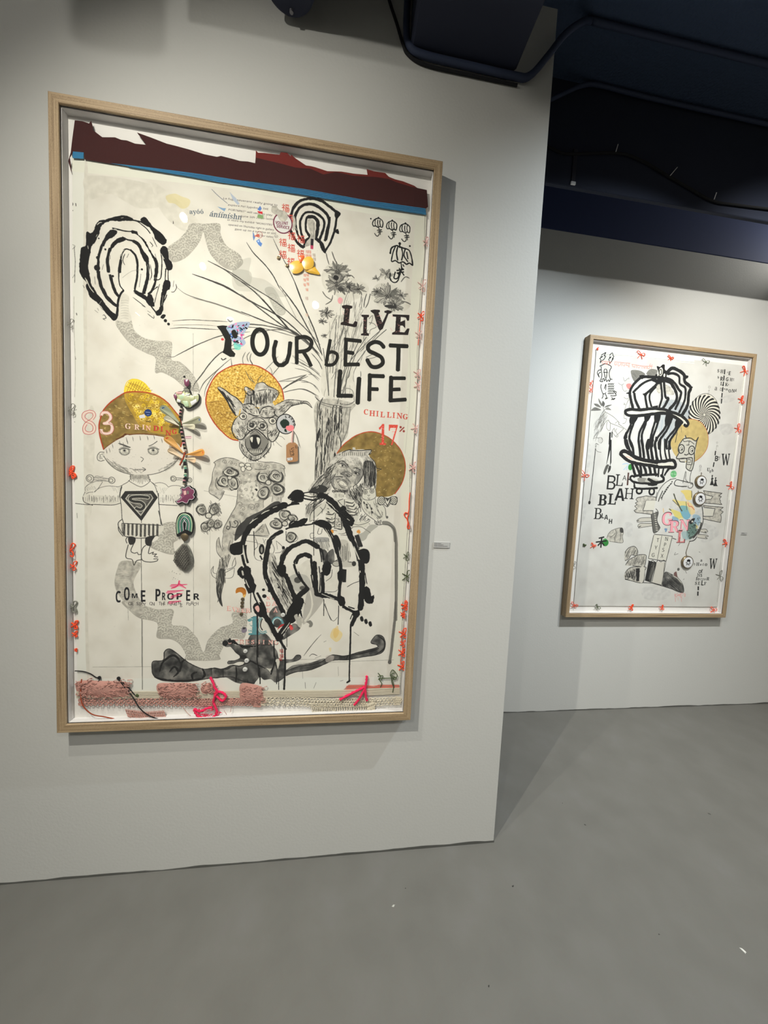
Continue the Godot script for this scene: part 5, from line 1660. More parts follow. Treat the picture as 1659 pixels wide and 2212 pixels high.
	ink([528,557,9,59,0,60,-8,65,-33,13], 5.9, .03, 0.4)
	ragged([554,755,34,-4,2,47,-23,25,-16,75,-10,67,-31,19,-11,-23,23,-24,8,-54,8,-52], INK, 2.2)
	ink([570,840,-7,22,-16,33], 6, .05, 0.4)
	ink([264,949,-35,-22,-32,-35,-24,-43,-14,-49,-9,-58], 21.8, .03, 0.35)
	ink([150,742,2,-68,10,-60,24,-61,36,-47], 14.8, .03, 0.5)
	ragged([190,523,40,-51,37,7,-21,32,-40,31,-24,45], INK, 2.4)
	ink([235,463,36,3,48,4,40,-4], 8.2, .03, 0.4)
	ragged([351,459,33,4,8,20,37,24,29,47,25,43,25,27,8,41,-8,74,-20,20,4,-52,3,-60,-25,-48,-25,-48,-28,-38,-37,-33,-29,-2], INK, 2)
	ink([504,744,-12,45,-16,36,-21,26], 12.7, .03, 0.5)
	ink([278,891,-24,-31,-20,-53,-14,-53], 18.4, .03, 0.4)
	ink([214,742,-6,-46,2,-54,14,-53], 19, .03, 0.35)
	ragged([222,590,20,-45,53,-36,20,18,-45,23,-28,29,-16,27], INK, 2.2)
	ink([295,509,32,12,37,3], 9.9, .03, 0.5)
	ink([360,525,32,17,21,39,24,44,13,40,2,64,-10,53,-16,66], 18.3, .03, 0.4)
	ragged([400,549,25,31,29,34,2,34,-23,-2,-24,-47], INK, 2)
	ink([305,846,-23,-28,-8,-45,0,-39], 6.7, .03, 0.4)
	ink([278,734,4,-43,5,-38], 18.3, .03, 0.4)
	ink([287,653,6,-39,22,-32,28,2], 8.3, .03, 0.4)
	ink([343,582,29,26,14,40,2,47,-2,47,-6,47,-8,42], 12.5, .03, 0.4)
	ink([303,844,-21,30,-12,40,-4,43,-4,56], 14.2, .03, 0.4)
	ink([278,887,-12,44], 13.4, .03, 0.4)
	ink([366,836,27,12,33,9], 14.3, .03, 0.4)
	ragged([368,847,58,10,29,18,33,22,5,26,-34,-1,-25,-32,-33,-17], INK, 2)
	ink([443,889,29,36,38,48], 7.6, .03, 0.4)
	ragged([447,863,24,-16,17,46,-33,-1], INK, 2)
	ink([513,795,-33,30,-29,29], 5.1, .03, 0.4)
	ragged([543,973,21,0,-16,26,-17,-7], INK, 2)
	fill(oval(562, 1010, 10.3, 10.9, 20, 0), .03)
	fill(oval(582, 1030, 8.6, 9.1, 20, 0), .03)
	fill(oval(155, 537, 4.5, 4.7, 20, 0), .03)
	fill(oval(194, 600, 6.2, 6.5, 20, 0), .03)
	fill(oval(238, 762, 7.1, 7.4, 20, 0), .03)
	fill(oval(415, 697, 6.3, 6.6, 20, 0), .03)
	fill(oval(144, 722, 18.1, 19, 20, 0), .03)
	fill(oval(148, 658, 9.8, 10.3, 20, 0), .03)
	fill(oval(506, 667, 10.1, 10.7, 20, 0), .03)
	ink([145,455,14,-15,16,-4], 5.7, .93, 0.5, 0.6)
	ink([139,530,8,-17], 6.5, .93, 0.5, 0.6)
	ink([89,591,4,20], 7.3, .93, 0.5, 0.6)
	ink([81,801,20,48,24,31], 5.7, .93, 0.5, 0.6)
	ink([247,465,16,2], 6.6, .93, 0.5, 0.6)
	ink([287,393,16,-6], 4.9, .93, 0.5, 0.6)
	ink([532,582,21,32], 6.8, .93, 0.5, 0.6)
	ink([74,793,11,28], 8.2, .93, 0.5, 0.6)
	ink([246,789,20,57], 3.3, .93, 0.5, 0.6)
	ink([492,741,16,-4], 3.4, .93, 0.5, 0.6)
	ink([494,748,16,-5], 3.4, .93, 0.5, 0.6)
	ink([287,632,8,-31,16,-15], 3.7, .93, 0.5, 0.6)
	ink([262,915,6,-22], 4.2, .93, 0.5, 0.6)
	ink([547,847,-8,66], 4.3, .93, 0.5, 0.6)
	ink([450,661,13,67], 4.2, .93, 0.5, 0.6)
	ink([152,953,17,-27], 4.2, .93, 0.5, 0.6)
	ink([360,882,33,22,46,33], 3.8, .08, 0.5, 0.6)
	ink([364,851,45,25], 3.8, .08, 0.5, 0.6)
	ink([414,927,20,9], 3.8, .08, 0.5, 0.6)
	ink([449,958,19,11], 3.8, .08, 0.5, 0.6)
	ink([451,977,38,26,0,-19], 3.8, .08, 0.5, 0.6)
	ink([176,1019,8,-6,13,20,-21,7,16,7], 3.8, .08, 0.5, 0.6)
	ink([128,990,20,15], 3.7, .08, 0.5, 0.6)
	ink([144,975,8,16], 3.7, .08, 0.5, 0.6)
	ink([158,961,19,23], 3.7, .08, 0.5, 0.6)
	ink([626,764,4,25,-16,28,-17,2], 3.9, .08, 0.5, 0.6)
	ink([613,744,-4,43], 3.9, .08, 0.5, 0.6)
	ink([399,813,10,-87], 3.8, .08, 0.5, 0.6)
	ink([129,778,4,50], 3.7, .08, 0.5, 0.6)
	ink([174,730,8,-34], 3.7, .08, 0.5, 0.6)
	ink([495,587,13,50], 3.8, .08, 0.5, 0.6)
	ink([61,841,8,16], 3.7, .08, 0.5, 0.6)
	ink([606,364,0,19], 3.8, .08, 0.5, 0.6)
	ink([478,484,17,35,12,24], 3.8, .08, 0.5, 0.6)
	ink([462,515,20,23,-8,10], 3.8, .08, 0.5, 0.6)
	ink([525,776,-20,76,-12,53], 3.8, .08, 0.5, 0.6)
	ink([466,659,9,67,-12,36], 3.8, .08, 0.5, 0.6)
	ink([311,612,-12,43,12,28], 3.7, .08, 0.5, 0.6)
	ink([335,608,-12,27], 3.7, .08, 0.5, 0.6)
	ink([222,632,0,25], 3.7, .08, 0.5, 0.6)
	ink([295,766,32,-30,33,-23,49,-13], 1.7, .60)
	ink([1603,428,-24,-54,-35,-22,-22,-8], 21, .03, 0.4)
	ink([1458,418,-40,-22,-39,-48,-24,-61,9,-65,19,-61,43,-48,54,-22], 18.6, .03, 0.4)
	ink([1480,91,71,-2,62,28,58,34,23,8], 19.4, .03, 0.4)
	ink([1682,157,-9,48,-4,49,-14,56,-21,57,-31,58], 14.3, .03, 0.4)
	ragged([1665,141,37,16,-24,41,-17,-19], INK, 2)
	ragged([1670,275,17,-13,9,31,-20,-2], INK, 2)
	ragged([1538,342,41,32,30,61,-29,-18,-18,-40], INK, 2)
	ink([1468,384,-45,-31,-24,-61,-8,-63,20,-56,37,-37], 16.4, .03, 0.4)
	ink([1448,136,60,-12,56,21,41,32,18,45,-9,61,-14,72], 18.3, .03, 0.4)
	ink([1462,374,-24,-45,-13,-62,10,-44,26,-36,44,-12], 14.2, .03, 0.4)
	ink([1505,175,50,14,35,38,-4,55,-25,73], 16.3, .03, 0.4)
	ink([1499,342,-29,-39,-6,-42,9,-44,22,-11], 15.3, .03, 0.4)
	ink([1478,211,44,-1,24,29,1,43,-14,66], 23.9, .03, 0.4)
	ink([1499,342,-32,31,-9,45], 13.1, .03, 0.4)
	ink([1627,190,-3,59,-18,100], 14.3, .03, 0.3)
	ink([1365,254,9,-33,10,-28], 5.4, .90, 0.5, 0.6)
	ink([1410,312,-23,-29], 5.4, .90, 0.5, 0.6)
	wash([1364,233,21,-14,13,46,-10,50,-22,-29], "pale")
	wash([1238,177,27,2,17,24,49,3,17,50,-48,13,-28,-33,-38,-21], "pale")
	ink([1927,193,10,-26,33,-17,30,18,-2,39,-16,-4,-14,9,-17,-8,-16,4,-8,-15], 7, .03, 0.4)
	ink([1947,163,-2,21,6,23], 6.1, .03, 0.4)
	ink([1965,161,-2,21,6,23], 6.1, .03, 0.4)
	ink([1981,159,-2,20,6,23], 6.1, .03, 0.4)
	ink([1971,211,8,19,-3,35,-16,6,-15,-17], 6.1, .03, 0.4)
	ink([1961,233,36,-9], 5.3, .03)
	ink([1966,244,35,-8], 5.3, .03)
	ink([1988,221,-2,39], 5.3, .03)
	fill(oval(1968, 147, 6.1, 6.1, 20, 0), .03)
	ink([2027,198,9,-27,34,-17,30,18,-2,40,-16,-5,-14,9,-17,-8,-16,4,-8,-14], 7, .03, 0.4)
	ink([2047,168,-3,21,7,23], 6.2, .03, 0.4)
	ink([2065,165,-3,21,7,23], 6.2, .03, 0.4)
	ink([2081,163,-2,21,6,23], 6.2, .03, 0.4)
	ink([2071,216,8,19,-3,35,-16,6,-16,-17], 6.2, .03, 0.4)
	ink([2061,238,36,-9], 5.3, .03)
	ink([2066,249,36,-8], 5.3, .03)
	ink([2088,225,-1,40], 5.3, .03)
	fill(oval(2068, 151, 6.2, 6.2, 20, 0), .03)
	ink([2123,203,9,-27,34,-16,30,18,-1,39,-17,-4,-14,9,-17,-8,-16,4,-8,-15], 7.1, .03, 0.4)
	ink([2143,173,-3,21,7,23], 6.2, .03, 0.4)
	ink([2161,171,-2,20,6,24], 6.2, .03, 0.4)
	ink([2178,168,-3,21,7,23], 6.2, .03, 0.4)
	ink([2168,221,8,20,-4,35,-16,5,-15,-16], 6.2, .03, 0.4)
	ink([2158,243,36,-8], 5.3, .03)
	ink([2162,255,36,-9], 5.3, .03)
	ink([2185,231,-2,40], 5.3, .03)
	fill(oval(2164, 156, 6.2, 6.2, 20, 0), .03)
	fill(oval(1914, 161, 5.2, 5.2, 20, 0), .05)
	ink([2065,373,7,-35,36,-22,18,6,28,5,47,11,21,49,11,51], 9.8, .03, 0.4)
	ink([2103,316,-20,55,-6,57,27,-8,28,13,27,-12,29,14,18,-11,28,14], 8.9, .03, 0.4)
	ink([2130,300,1,30], 8.9, .03, 0.4)
	ink([2117,323,-7,44,12,50], 8.9, .03, 0.4)
	ink([2145,328,11,42,-6,44], 8.9, .03, 0.4)
	ink([2173,333,-7,44,30,40], 8.9, .03, 0.4)
	ink([2183,349,12,50], 8.9, .03, 0.4)
	ink([2146,432,6,34,-7,35,-15,55,-27,16,-29,-18,-2,-43], 8.9, .03, 0.4)
	ink([2160,439,10,16], 9, .03, 0.4)
	ink([2108,497,-7,45,28,-4,11,-45], 8.9, .03, 0.4)
	ink([2117,488,54,-16], 8.9, .03, 0.4)
	ink([2118,505,54,-16], 9, .03, 0.4)
	ink([2134,468,40,47], 9, .03, 0.4)
	ink([2162,464,-35,48], 9, .03, 0.4)
	fill(oval(2130, 300, 9.8, 9.8, 20, 0), .03)
	fill(oval(2204, 307, 6.3, 6.3, 20, 0), .03)
	fill(oval(2065, 373, 7.1, 7.1, 20, 0), .03)
	glaze([1089,2448,-51,48,13,-93,50,-56,36,-32,88,-50,72,-57,45,-10,8,31,-88,50,-95,50,-43,64], 89)
	fill(oval(1131, 2350, 25.6, 30.1, 20, 0), .25)
	ink([1154,2384,79,-80,81,-50,74,-34], 48.4, .03, 0.25)
	ink([1388,2231,45,-17,53,-7], 13.8, .03, 0.3)
	ink([1373,2228,-44,25,-45,18], 41.2, .03, 0.2)
	ragged([1401,2172,22,-39,29,-25,46,2,20,30,-10,51,-38,9,-45,14,7,-27], INK, 2)
	ink([1514,2128,53,-10,62,12], 7.7, .03, 0.3)
	ink([1515,2167,69,9,46,-14], 10.8, .03, 0.3)
	ink([1514,2144,54,9,46,-6], 6.9, .03, 0.3)
	ink([1621,2139,62,12,57,45,49,61], 38.8, .03, 0.35)
	ink([1781,2250,42,70,31,78,27,64], 45.7, .03, 0.3)
	ink([1685,2183,48,45,41,38], 17.2, .03, 0.4)
	ragged([1820,2240,33,30,41,39,-14,48,-40,-14,-26,-55], INK, 2)
	fill(oval(1808, 2229, 22.1, 20.5, 20, 0), .03)
	ink([1859,2406,43,87,36,81], 27.1, .03, 0.3)
	fill([1899,2429,32,-9,36,88,-31,25], .12, false)
	ink([1877,2470,35,72,20,81], 9.6, .03, 0.4)
	fill(oval(1987, 2580, 35.7, 51.9, 20, 0), .03)
	ragged([1936,2541,56,-10,27,49,-2,49,-36,13,-41,-28], INK, 2)
	ink([1956,2614,14,98,5,115,-3,99,-3,67], 43.8, .03, 0.25)
	fill([1939,2517,19,-5,-6,21,-9,4], .95, false)
	ink([1952,2696,4,16], 8.1, .97)
	ragged([1983,2843,23,-25,25,16,19,58,20,-8,-9,66,-58,-16], INK, 2.4)
	ink([1993,2711,10,58,10,32], 6.5, .05, 0.4, 0.6)
	ink([1161,2368,-43,64,-21,62,-9,71], 39.3, .03, 0.3)
	ragged([1010,2528,29,-16,51,-10,8,54,-14,40,-58,1,-19,-23], INK, 2.4)
	ink([1116,2525,-1,62,19,70], 15.2, .03, 0.35)
	ink([1092,2596,16,62,16,46], 18.2, .03, 0.35)
	ink([1124,2697,16,70,24,63], 56.5, .03, 0.3)
	ragged([1065,2706,29,-25,15,39,-6,56,-30,-24,-11,-15], INK, 2)
	fill([1111,2815,60,-25,27,32,-11,47,-44,17], .04, false)
	ink([1094,2713,8,31,-7,-8], 13.7, .85, 0.3, 0.5)
	ink([1176,2869,20,56,24,40], 13.9, .03, 0.3)
	ink([1203,2877,39,72,16,40], 17, .03, 0.3)
	ragged([1190,2957,45,-8,31,31,9,65,-45,16,-39,-32,-12,-40], INK, 2.4)
	fill([1190,2989,23,-16,12,32,-11,20], 90)
	ink([1252,3029,48,80,40,74,24,40], 39.1, .03, 0.3)
	ink([1276,3101,25,49,16,49], 7.9, .85, 0.4, 0.6)
	ink([1414,3069,-58,-121,-56,-104,-36,-87,-10,-79], 33.3, .03, 0.3)
	ink([1254,2678,9,-79,10,-71,10,-39], 35.5, .03, 0.3)
	ink([1283,2489,36,-41,52,-33], 26.1, .03, 0.4)
	fill(oval(1228, 2553, 19.9, 38.3, 20, 0), .03)
	fill(oval(1228, 2557, 7.7, 23, 20, 0), .60)
	ink([1218,2600,16,31], 10.7, .03)
	ragged([1415,2359,22,-25,45,-1,30,-17,39,-2,-15,32,-22,25,-76,18,-23,-7], INK, 2.2)
	ink([1393,2399,75,-27,84,-11,38,-9], 10.8, .03, 0.4)
	ragged([1582,2345,54,-26,54,10,37,34,-11,32,-47,-14,-63,-22], INK, 2.2)
	ink([1669,2373,40,46,34,63,28,88], 17.3, .03, 0.35)
	ink([1700,2380,42,62,35,95,19,81], 11, .03, 0.35)
	fill([1742,2442,31,-9,30,71,-17,49,-26,-47], .04)
	ink([1778,2570,27,80,5,97,-5,82,0,99], 24, .03, 0.3)
	fill([1815,2686,36,4,0,98,-28,0], .05, false)
	ragged([1784,2715,31,-17,11,65,-31,17], INK, 2)
	ragged([1792,2903,48,0,11,57,-40,9], INK, 2)
	ink([1373,2723,-2,-63,17,-64,40,-57,60,-33], 31.2, .03, 0.35)
	ink([1488,2506,53,-22,55,19,39,22], 35.8, .03, 0.35)
	ink([1371,2660,-9,-48,21,-48,29,-32], 9.3, .03, 0.4)
	ragged([1341,2676,30,-16,31,15,2,64,-31,16,-27,-31], INK, 2)
	fill(oval(1382, 2537, 10.8, 12.4, 20, 0), .03)
	ink([1627,2518,37,39,14,64], 17.3, .03, 0.35)
	ink([1644,2541,13,48,6,48], 9.5, .03, 0.4)
	ragged([1679,2645,31,-17,25,32,-6,56,-31,25,-29,-40], INK, 2)
	glaze([1660,2549,39,7,11,80,-31,17], 91)
	ink([1670,2717,9,81,1,82], 27.1, .03, 0.35)
	ink([1404,2739,33,79,33,80,33,48], 35.9, .03, 0.35)
	ink([1404,2755,41,87], 10.9, .03, 0.4)
	ink([1470,2649,21,-40,46,-25,47,15], 31.3, .03, 0.35)
	ink([1462,2658,17,55,41,64,49,63], 17.2, .03, 0.3)
	ink([1495,2713,33,63,33,65], 7.1, .05, 0.3)
	ink([1584,2599,6,64,10,72], 15.8, .03, 0.4)
	ink([1608,2638,12,97,7,97,6,56], 31.6, .03, 0.35)
	ink([1589,2735,14,64,5,33], 9.5, .03, 0.4)

func draw_sheet_a_4() -> void:
	ink([1645,2670,11,80,1,114], 7.9, .05, 0.4)
	ink([1676,2863,5,49], 11.2, .03)
	ink([1364,3219,52,-85,43,-82,28,-97], 39.7, .03, 0.3)
	ink([1471,2931,53,-50,45,-41], 39.6, .03, 0.25)
	ragged([1427,3012,59,-98,55,16,-24,98,-41,73,-62,-16], INK, 3)
	ragged([1501,2906,57,56,-32,-24,-7,41,19,89,-34,-73], INK, 2)
	ink([1386,3191,45,-65,14,-25], 7.9, .85, 0.4, 0.6)
	fill([1475,3052,23,-16,9,33,32,32,-31,25,-16,-33], .80)
	ink([1633,2884,55,8,48,8], 35.2, .03, 0.35)
	ink([1728,2891,57,24,33,25], 27.4, .03, 0.35)
	ink([1672,2880,97,40], 11.2, .90, 0.5, 0.6)
	ink([1835,2977,58,28,49,21], 22.8, .03, 0.35)
	ink([1875,2977,50,16], 9.8, .03, 0.3)
	ragged([1910,3026,31,-21,48,-21,6,-41,-29,-17,-10,50,11,67,-39,25], INK, 2.2)
	ink([1950,3026,-22,42,-22,58], 29.6, .03, 0.25)
	ink([1910,3034,-14,42], 8.2, .03, 0.4)
	ragged([1340,3183,46,8,17,33,-46,24], INK, 2)
	ink([1372,3232,32,49,17,33], 19.1, .03, 0.35)
	fill([1970,3059,17,-8,12,33,-13,10,-12,-11], .06)
	fill([2003,3080,18,-8,11,33,-12,10,-12,-11], .06)
	fill([2037,3099,18,-8,11,34,-12,10,-12,-12], .06)
	fill(oval(1249, 2854, 10.9, 9.8, 20, 0), .04)
	fill(oval(1256, 2902, 15.6, 14, 20, 0), .04)
	fill(oval(1293, 2860, 14, 12.6, 20, 0), .04)
	fill(oval(1357, 2835, 7.8, 7, 20, 0), .04)
	ink([1138,2369,29,-28,29,-17], 6, .94, 0.5, 0.7)
	ink([1218,2296,29,-20,30,-13], 6.8, .94, 0.5, 0.7)
	ink([1098,2525,4,47,17,85,-9,-62], 9.1, .94, 0.5, 0.7)
	ink([1120,2779,14,36,14,27], 7.7, .94, 0.5, 0.7)
	ink([1184,2877,20,48,20,40], 7, .94, 0.5, 0.7)
	ink([1899,2510,23,56,26,48], 8, .94, 0.5, 0.7)
	ink([1677,2381,41,62,18,47], 4.7, .94, 0.5, 0.7)
	ink([1685,2183,40,29,24,31], 7, .94, 0.5, 0.7)
	ink([1749,2235,24,23], 6.3, .94, 0.5, 0.7)
	ink([1838,2303,21,15], 9.5, .94, 0.5, 0.7)
	ink([1389,2755,25,71], 6.2, .94, 0.5, 0.7)
	ink([1470,2665,3,-24], 4.7, .94, 0.5, 0.7)
	ink([1260,2773,16,31], 7.7, .94, 0.5, 0.7)
	ink([1784,2521,11,64], 4.8, .94, 0.5, 0.7)
	ink([1425,2195,22,-5], 6.9, .94, 0.5, 0.7)
	ink([1402,2180,22,-9], 6.1, .94, 0.5, 0.7)
	ink([1299,2247,29,-13], 10.6, .94, 0.5, 0.7)
	ink([1430,2358,22,-16], 6.2, .94, 0.5, 0.7)
	ink([1650,2718,9,113], 4, .94, 0.5, 0.7)
	ink([1334,2448,-44,25], 4.6, .94, 0.5, 0.7)
	ink([1369,2588,36,-56], 6.2, .94, 0.5, 0.7)
	ink([1211,3045,4,153,7,170], 9.4, .04, 0.3)
	ink([1160,2870,-1,79,6,76], 5.4, .04, 0.3)
	ink([1690,2920,3,66,1,64], 5.6, .04, 0.3)
	ink([1804,2969,1,82,0,67], 5.7, .04, 0.3)
	ink([1904,3118,2,109,3,150], 7.4, .04, 0.3)
	ink([1169,2422,6,93,2,86], 5.3, .04, 0.3)
	ink([1587,2117,7,156,3,158,7,159], 4.6, .04, 0.3)
	ink([1397,2414,3,71], 3.9, .04, 0.3)
	ink([1332,3240,5,130], 5.6, .04, 0.3)
	ink([1414,3289,5,82], 8, .04, 0.3)
	ink([1391,3232,4,139], 3.2, .04, 0.3)
	ink([1425,3150,5,140], 4, .04, 0.3)
	ink([1699,2953,26,74,27,58], 3.2, .04, 0.3)
	ink([1691,2953,68,132,39,-25], 2.4, .04, 0.3)
	ink([1955,2778,-47,17,-47,29], 4.1, .04, 0.3)
	ink([1382,2779,7,128], 3.9, .04, 0.3)
	ink([1208,3030,7,201,2,164,20,88,7,93], 9.2, .04, 0.3)
	ink([1334,3261,7,87,5,49,-26,107], 8.5, .04, 0.3)
	ink([1352,3407,13,78,-2,94], 6.6, .04, 0.3)
	ink([1415,3300,6,127,-1,198], 14.2, .04, 0.3)
	ink([1900,3126,3,139,3,170,3,141], 10.7, .04, 0.3)
	ink([1374,3466,6,158], 4.8, .04, 0.3)
	ink([1888,3581,17,-10,13,-10], 13.9, .05, 0.3, 0.5)
	fill([1736,776,32,-9,42,3,0,15,-15,7,-6,101,31,2,12,-22,19,3,-1,31,-18,9,-32,-4,-67,-3,0,-15,19,-9,4,-89,-18,-5], 92, false)
	fill([1877,823,55,-5,1,14,-13,6,0,107,18,3,0,17,-57,2,0,-10,15,-7,-2,-111,-15,-4], 92, false)
	fill([1942,785,30,-9,37,-1,2,13,-11,7,32,67,29,-70,-17,-3,-2,-10,25,-10,32,4,-9,16,-16,7,-37,109,-21,16,-17,-25,-31,-88,-24,-15], 92, false)
	fill([2103,795,127,-9,-1,39,-13,4,-12,-22,-38,-1,-1,36,34,-17,4,59,-20,-18,-19,2,0,46,35,-1,20,-30,17,-1,-9,47,-119,9,0,-13,21,-12,2,-103,-24,0], 92, false)
	flecks([1759,791,31,-4,-1,106,-31,4], 16, 15, -35, 20, 2, 3.6, [93, 94, 95, 96])
	flecks([1896,836,18,-2,6,116,-18,2], 16, 15, -35, 20, 2.1, 3.6, [93, 94, 95, 96])
	flecks([2133,805,27,-3,4,112,-30,3], 16, 16, -35, 20, 2.1, 3.7, [93, 94, 95, 96])
	flecks([1963,798,37,-4,36,88,-31,24], 16, 16, -35, 20, 2.1, 3.6, [93, 94, 95, 96])
	ink([1744,813,6,24], 4.6, 97, 0.4, 0.6)
	ink([2006,814,21,2], 4.7, 97, 0.4, 0.6)
	ink([1982,872,17,14], 4.7, 97, 0.4, 0.6)
	ink([2090,891,17,19], 4.7, 97, 0.4, 0.6)
	ink([1892,857,16,3], 4.6, 97, 0.4, 0.6)
	ink([2096,804,11,9], 4.7, 97, 0.4, 0.6)
	ring(1179, 1087, 51.1, 85.1, 28.9, 98, 0.06, -0.02)
	line([1289,1065,-13,53,-1,52,12,42,22,20,30,-3,26,-24,15,-54,6,-87], 27.5, 98, 0.05)
	line([1428,1023,7,188], 26, 98, 0.05)
	ink([1429,1034,56,-15,45,22,-3,43,-30,29,-65,16], 26, 98, 0.05)
	line([1475,1120,33,45,28,54], 26.2, 98, 0.05)
	line([1664,1018,-13,89,-11,98], 22.9, 98, 0.05)
	ink([1647,1116,36,-12,32,14,1,35,-25,38,-49,9], 23, 98, 0.05)
	line([1775,998,3,198], 26.7, 98, 0.04)
	line([1764,1008,122,0], 26.6, 98, 0.04)
	line([1772,1095,64,3], 26.8, 98, 0.04)
	line([1771,1184,109,-11], 26.8, 98, 0.04)
	ink([2053,1036,-29,-28,-46,-3,-40,29,6,35,47,18,47,22,11,39,-35,29,-47,1,-34,-45], 29.1, 98, 0.05)
	line([2091,1017,140,-8], 29.2, 98, 0.04)
	line([2160,1012,3,89,1,91], 31.1, 98, 0.04)
	line([1743,1226,-3,85,0,103], 30.4, 98, 0.04)
	line([1726,1409,114,-8], 28.8, 98, 0.04)
	line([1882,1267,-3,95,0,94], 32.6, 98, 0.04)
	line([1959,1233,4,194], 29.1, 98, 0.04)
	line([1948,1248,117,-7], 29.1, 98, 0.04)
	line([1961,1341,65,-3], 27.4, 98, 0.04)
	line([2117,1237,4,182], 31.3, 98, 0.04)
	line([2106,1251,117,-10], 25.8, 98, 0.04)
	line([2120,1332,70,-8], 25.9, 98, 0.04)
	line([2110,1413,127,-18], 27.8, 98, 0.04)
	fill([890,1010,39,-9,31,0,-1,22,22,42,10,10,-2,80,28,27,-6,22,-29,3,-50,-24,9,-31,6,-60,-30,-52], 98, false)
	fill([954,1011,57,-35,58,-15,41,4,-31,63,-16,35,21,40,-37,30,-50,-29,-26,-57], 99)
	flecks([962,1015,49,-35,91,-10,-39,93,9,59,-41,4,-51,-54], 60, 22, 40, 90, 5.8, 12.5, [100, 101, 102, 103, 104, 105, 106, 95])
	fill([987,1037,25,-15,17,45,-24,11], 98)
	glaze([1005,1111,42,5,1,34,-34,3], 107)
	fill(oval(930, 1094, 10, 8.3, 20, 0), 108)
	ink([961,956,17,15,16,-10], 6.7, .10, 0.4)
	ink([924,1221,9,12,24,-15], 6.7, .10, 0.4)
	type("C", 1924, 1528, 38.5, 109, "Droid Serif", 1, 0, true, 0)
	type("H", 1966, 1536, 40.5, 109, "Droid Serif", 1, 0, true, 0)
	type("I", 2017, 1535, 38.8, 109, "Droid Serif", 1, 0, true, 0)
	type("L", 2048, 1539, 40.8, 109, "Droid Serif", 1, 0, true, 0)
	type("L", 2097, 1538, 40.9, 109, "Droid Serif", 1, 0, true, 0)
	type("I", 2140, 1537, 39.2, 109, "Droid Serif", 1, 0, true, 0)
	type("N", 2171, 1539, 41.2, 109, "Droid Serif", 1, 0, true, 0)
	type("G", 2216, 1541, 39.4, 109, "Droid Serif", 1, 0, true, 0)
	type_to("1", 2044, 1742, 154.1, 59, -0.035, 110, "Droid Serif", true)
	type_to("7", 2117, 1739, 150.2, 74, -0.041, 111, "Droid Serif", true)
	ink([2202,1634,32,-35], 8.5, 112)
	fill(oval(2207, 1601, 8.5, 8.5, 20, 0), 112)
	fill(oval(2233, 1629, 8.5, 8.5, 20, 0), 112)
	flecks([2058,1602,24,-1,6,129,-23,1], 12, 11, -30, 30, 2.8, 4.6, [113])
	flecks([2138,1601,43,-3,-36,128,-19,-8], 12, 11, -30, 30, 2.8, 4.7, [113])
	type_to("ayóó", 707, 306, 27, 90, -0.162, 114, "Droid Serif", true)
	type_to("ánííníshn", 830, 303, 33.7, 208, -0.035, 114, "Droid Serif", true)
	type_to("La fuga severent really going to", 916, 180, 11.4, 354, -0.024, 115, "Droid Sans", false)
	type_to("explore Pet Sypohn in THE", 948, 217, 11.4, 264, -0.039, 115, "Droid Sans", false)
	type_to("PORTMNT\" will vent, to stay", 951, 247, 11.5, 288, -0.019, 115, "Droid Sans", false)
	type_to("June 5th 2025  solo", 1033, 277, 11.5, 213, -0.045, 115, "Droid Sans", false)
	type_to("or more my exhibit \"MONSTERS\"", 945, 313, 11.5, 302, -0.029, 115, "Droid Sans", false)
	type_to("opened on Thursday right in gallery", 953, 343, 11.5, 300, -0.027, 115, "Droid Sans", false)
	type_to("gave up on a sunrise or still", 996, 366, 11.6, 269, -0.031, 115, "Droid Sans", false)
	type_to("for sales", 1168, 384, 11.7, 81, -0.006, 115, "Droid Sans", false)
	ring(1269, 369, 11.8, 8.6, 1.6, 115, 0, 0)
	ink([1264,374,5,-4,6,3], 1.6, 115)
	dots([1265,367,8,-1], 1.2, 115)
	lucky(1299, 150, 52, 116)
	lucky(1287, 377, 53, 116)
	lucky(1345, 406, 53, 116)
	lucky(1289, 456, 53, 116)
	lucky(1409, 435, 53, 116)
	lucky(1345, 497, 53, 116)
	lucky(1408, 338, 53, 116)
	lucky(1345, 326, 53, 116)
	lucky(1325, 212, 53, 116)
	lucky(1469, 432, 22, 117)
	lucky(1486, 430, 22, 117)
	lucky(1468, 459, 22, 117)
	lucky(1490, 457, 22, 117)
	lucky(1517, 448, 22, 118)
	lucky(1521, 474, 22, 118)
	lucky(1458, 591, 20, 117)
	lucky(1478, 588, 20, 117)
	lucky(1459, 623, 20, 117)
	lucky(1478, 615, 20, 117)
	lucky(1460, 656, 20, 117)
	lucky(1482, 648, 20, 117)
	lucky(1478, 687, 20, 117)
	lucky(1477, 744, 22, 119)
	lucky(1481, 857, 22, 120)
	fill(oval(1311, 278, 65.5, 68.7, 20, 0), 121)
	fill(oval(1311, 278, 58, 61.2, 20, 0), 122)
	type_to("VOLUNT", 1262, 290, 20.3, 85, -0.067, 121, "Droid Sans", true)
	type_to("SERVICE", 1269, 311, 20.4, 87, 0.018, 121, "Droid Sans", true)
	wash([1238,188,27,-17,16,21,49,9,12,35,-21,30,-32,-6,-17,-30,-33,-16], "pale")
	ink([843,128,42,35,63,42], 4.1, 123, 0.3, 0.4)
	ink([960,131,29,32,32,36], 4.2, 124, 0.3, 0.4)
	fill([960,131,39,30,25,33,-13,9,-32,-29], 125, false)
	fill([881,233,37,5,20,-3,-10,22,-21,-10], 126, false)
	fill([1140,213,18,-26,11,16,-10,18], 127, false)
	fill([1140,223,35,0,-2,16,-24,-4], 128, false)
	fill([1144,244,37,0,-2,26,-38,-5], 129, false)
	ink([1186,238,1,26,12,3,0,-26], 4.8, 130)
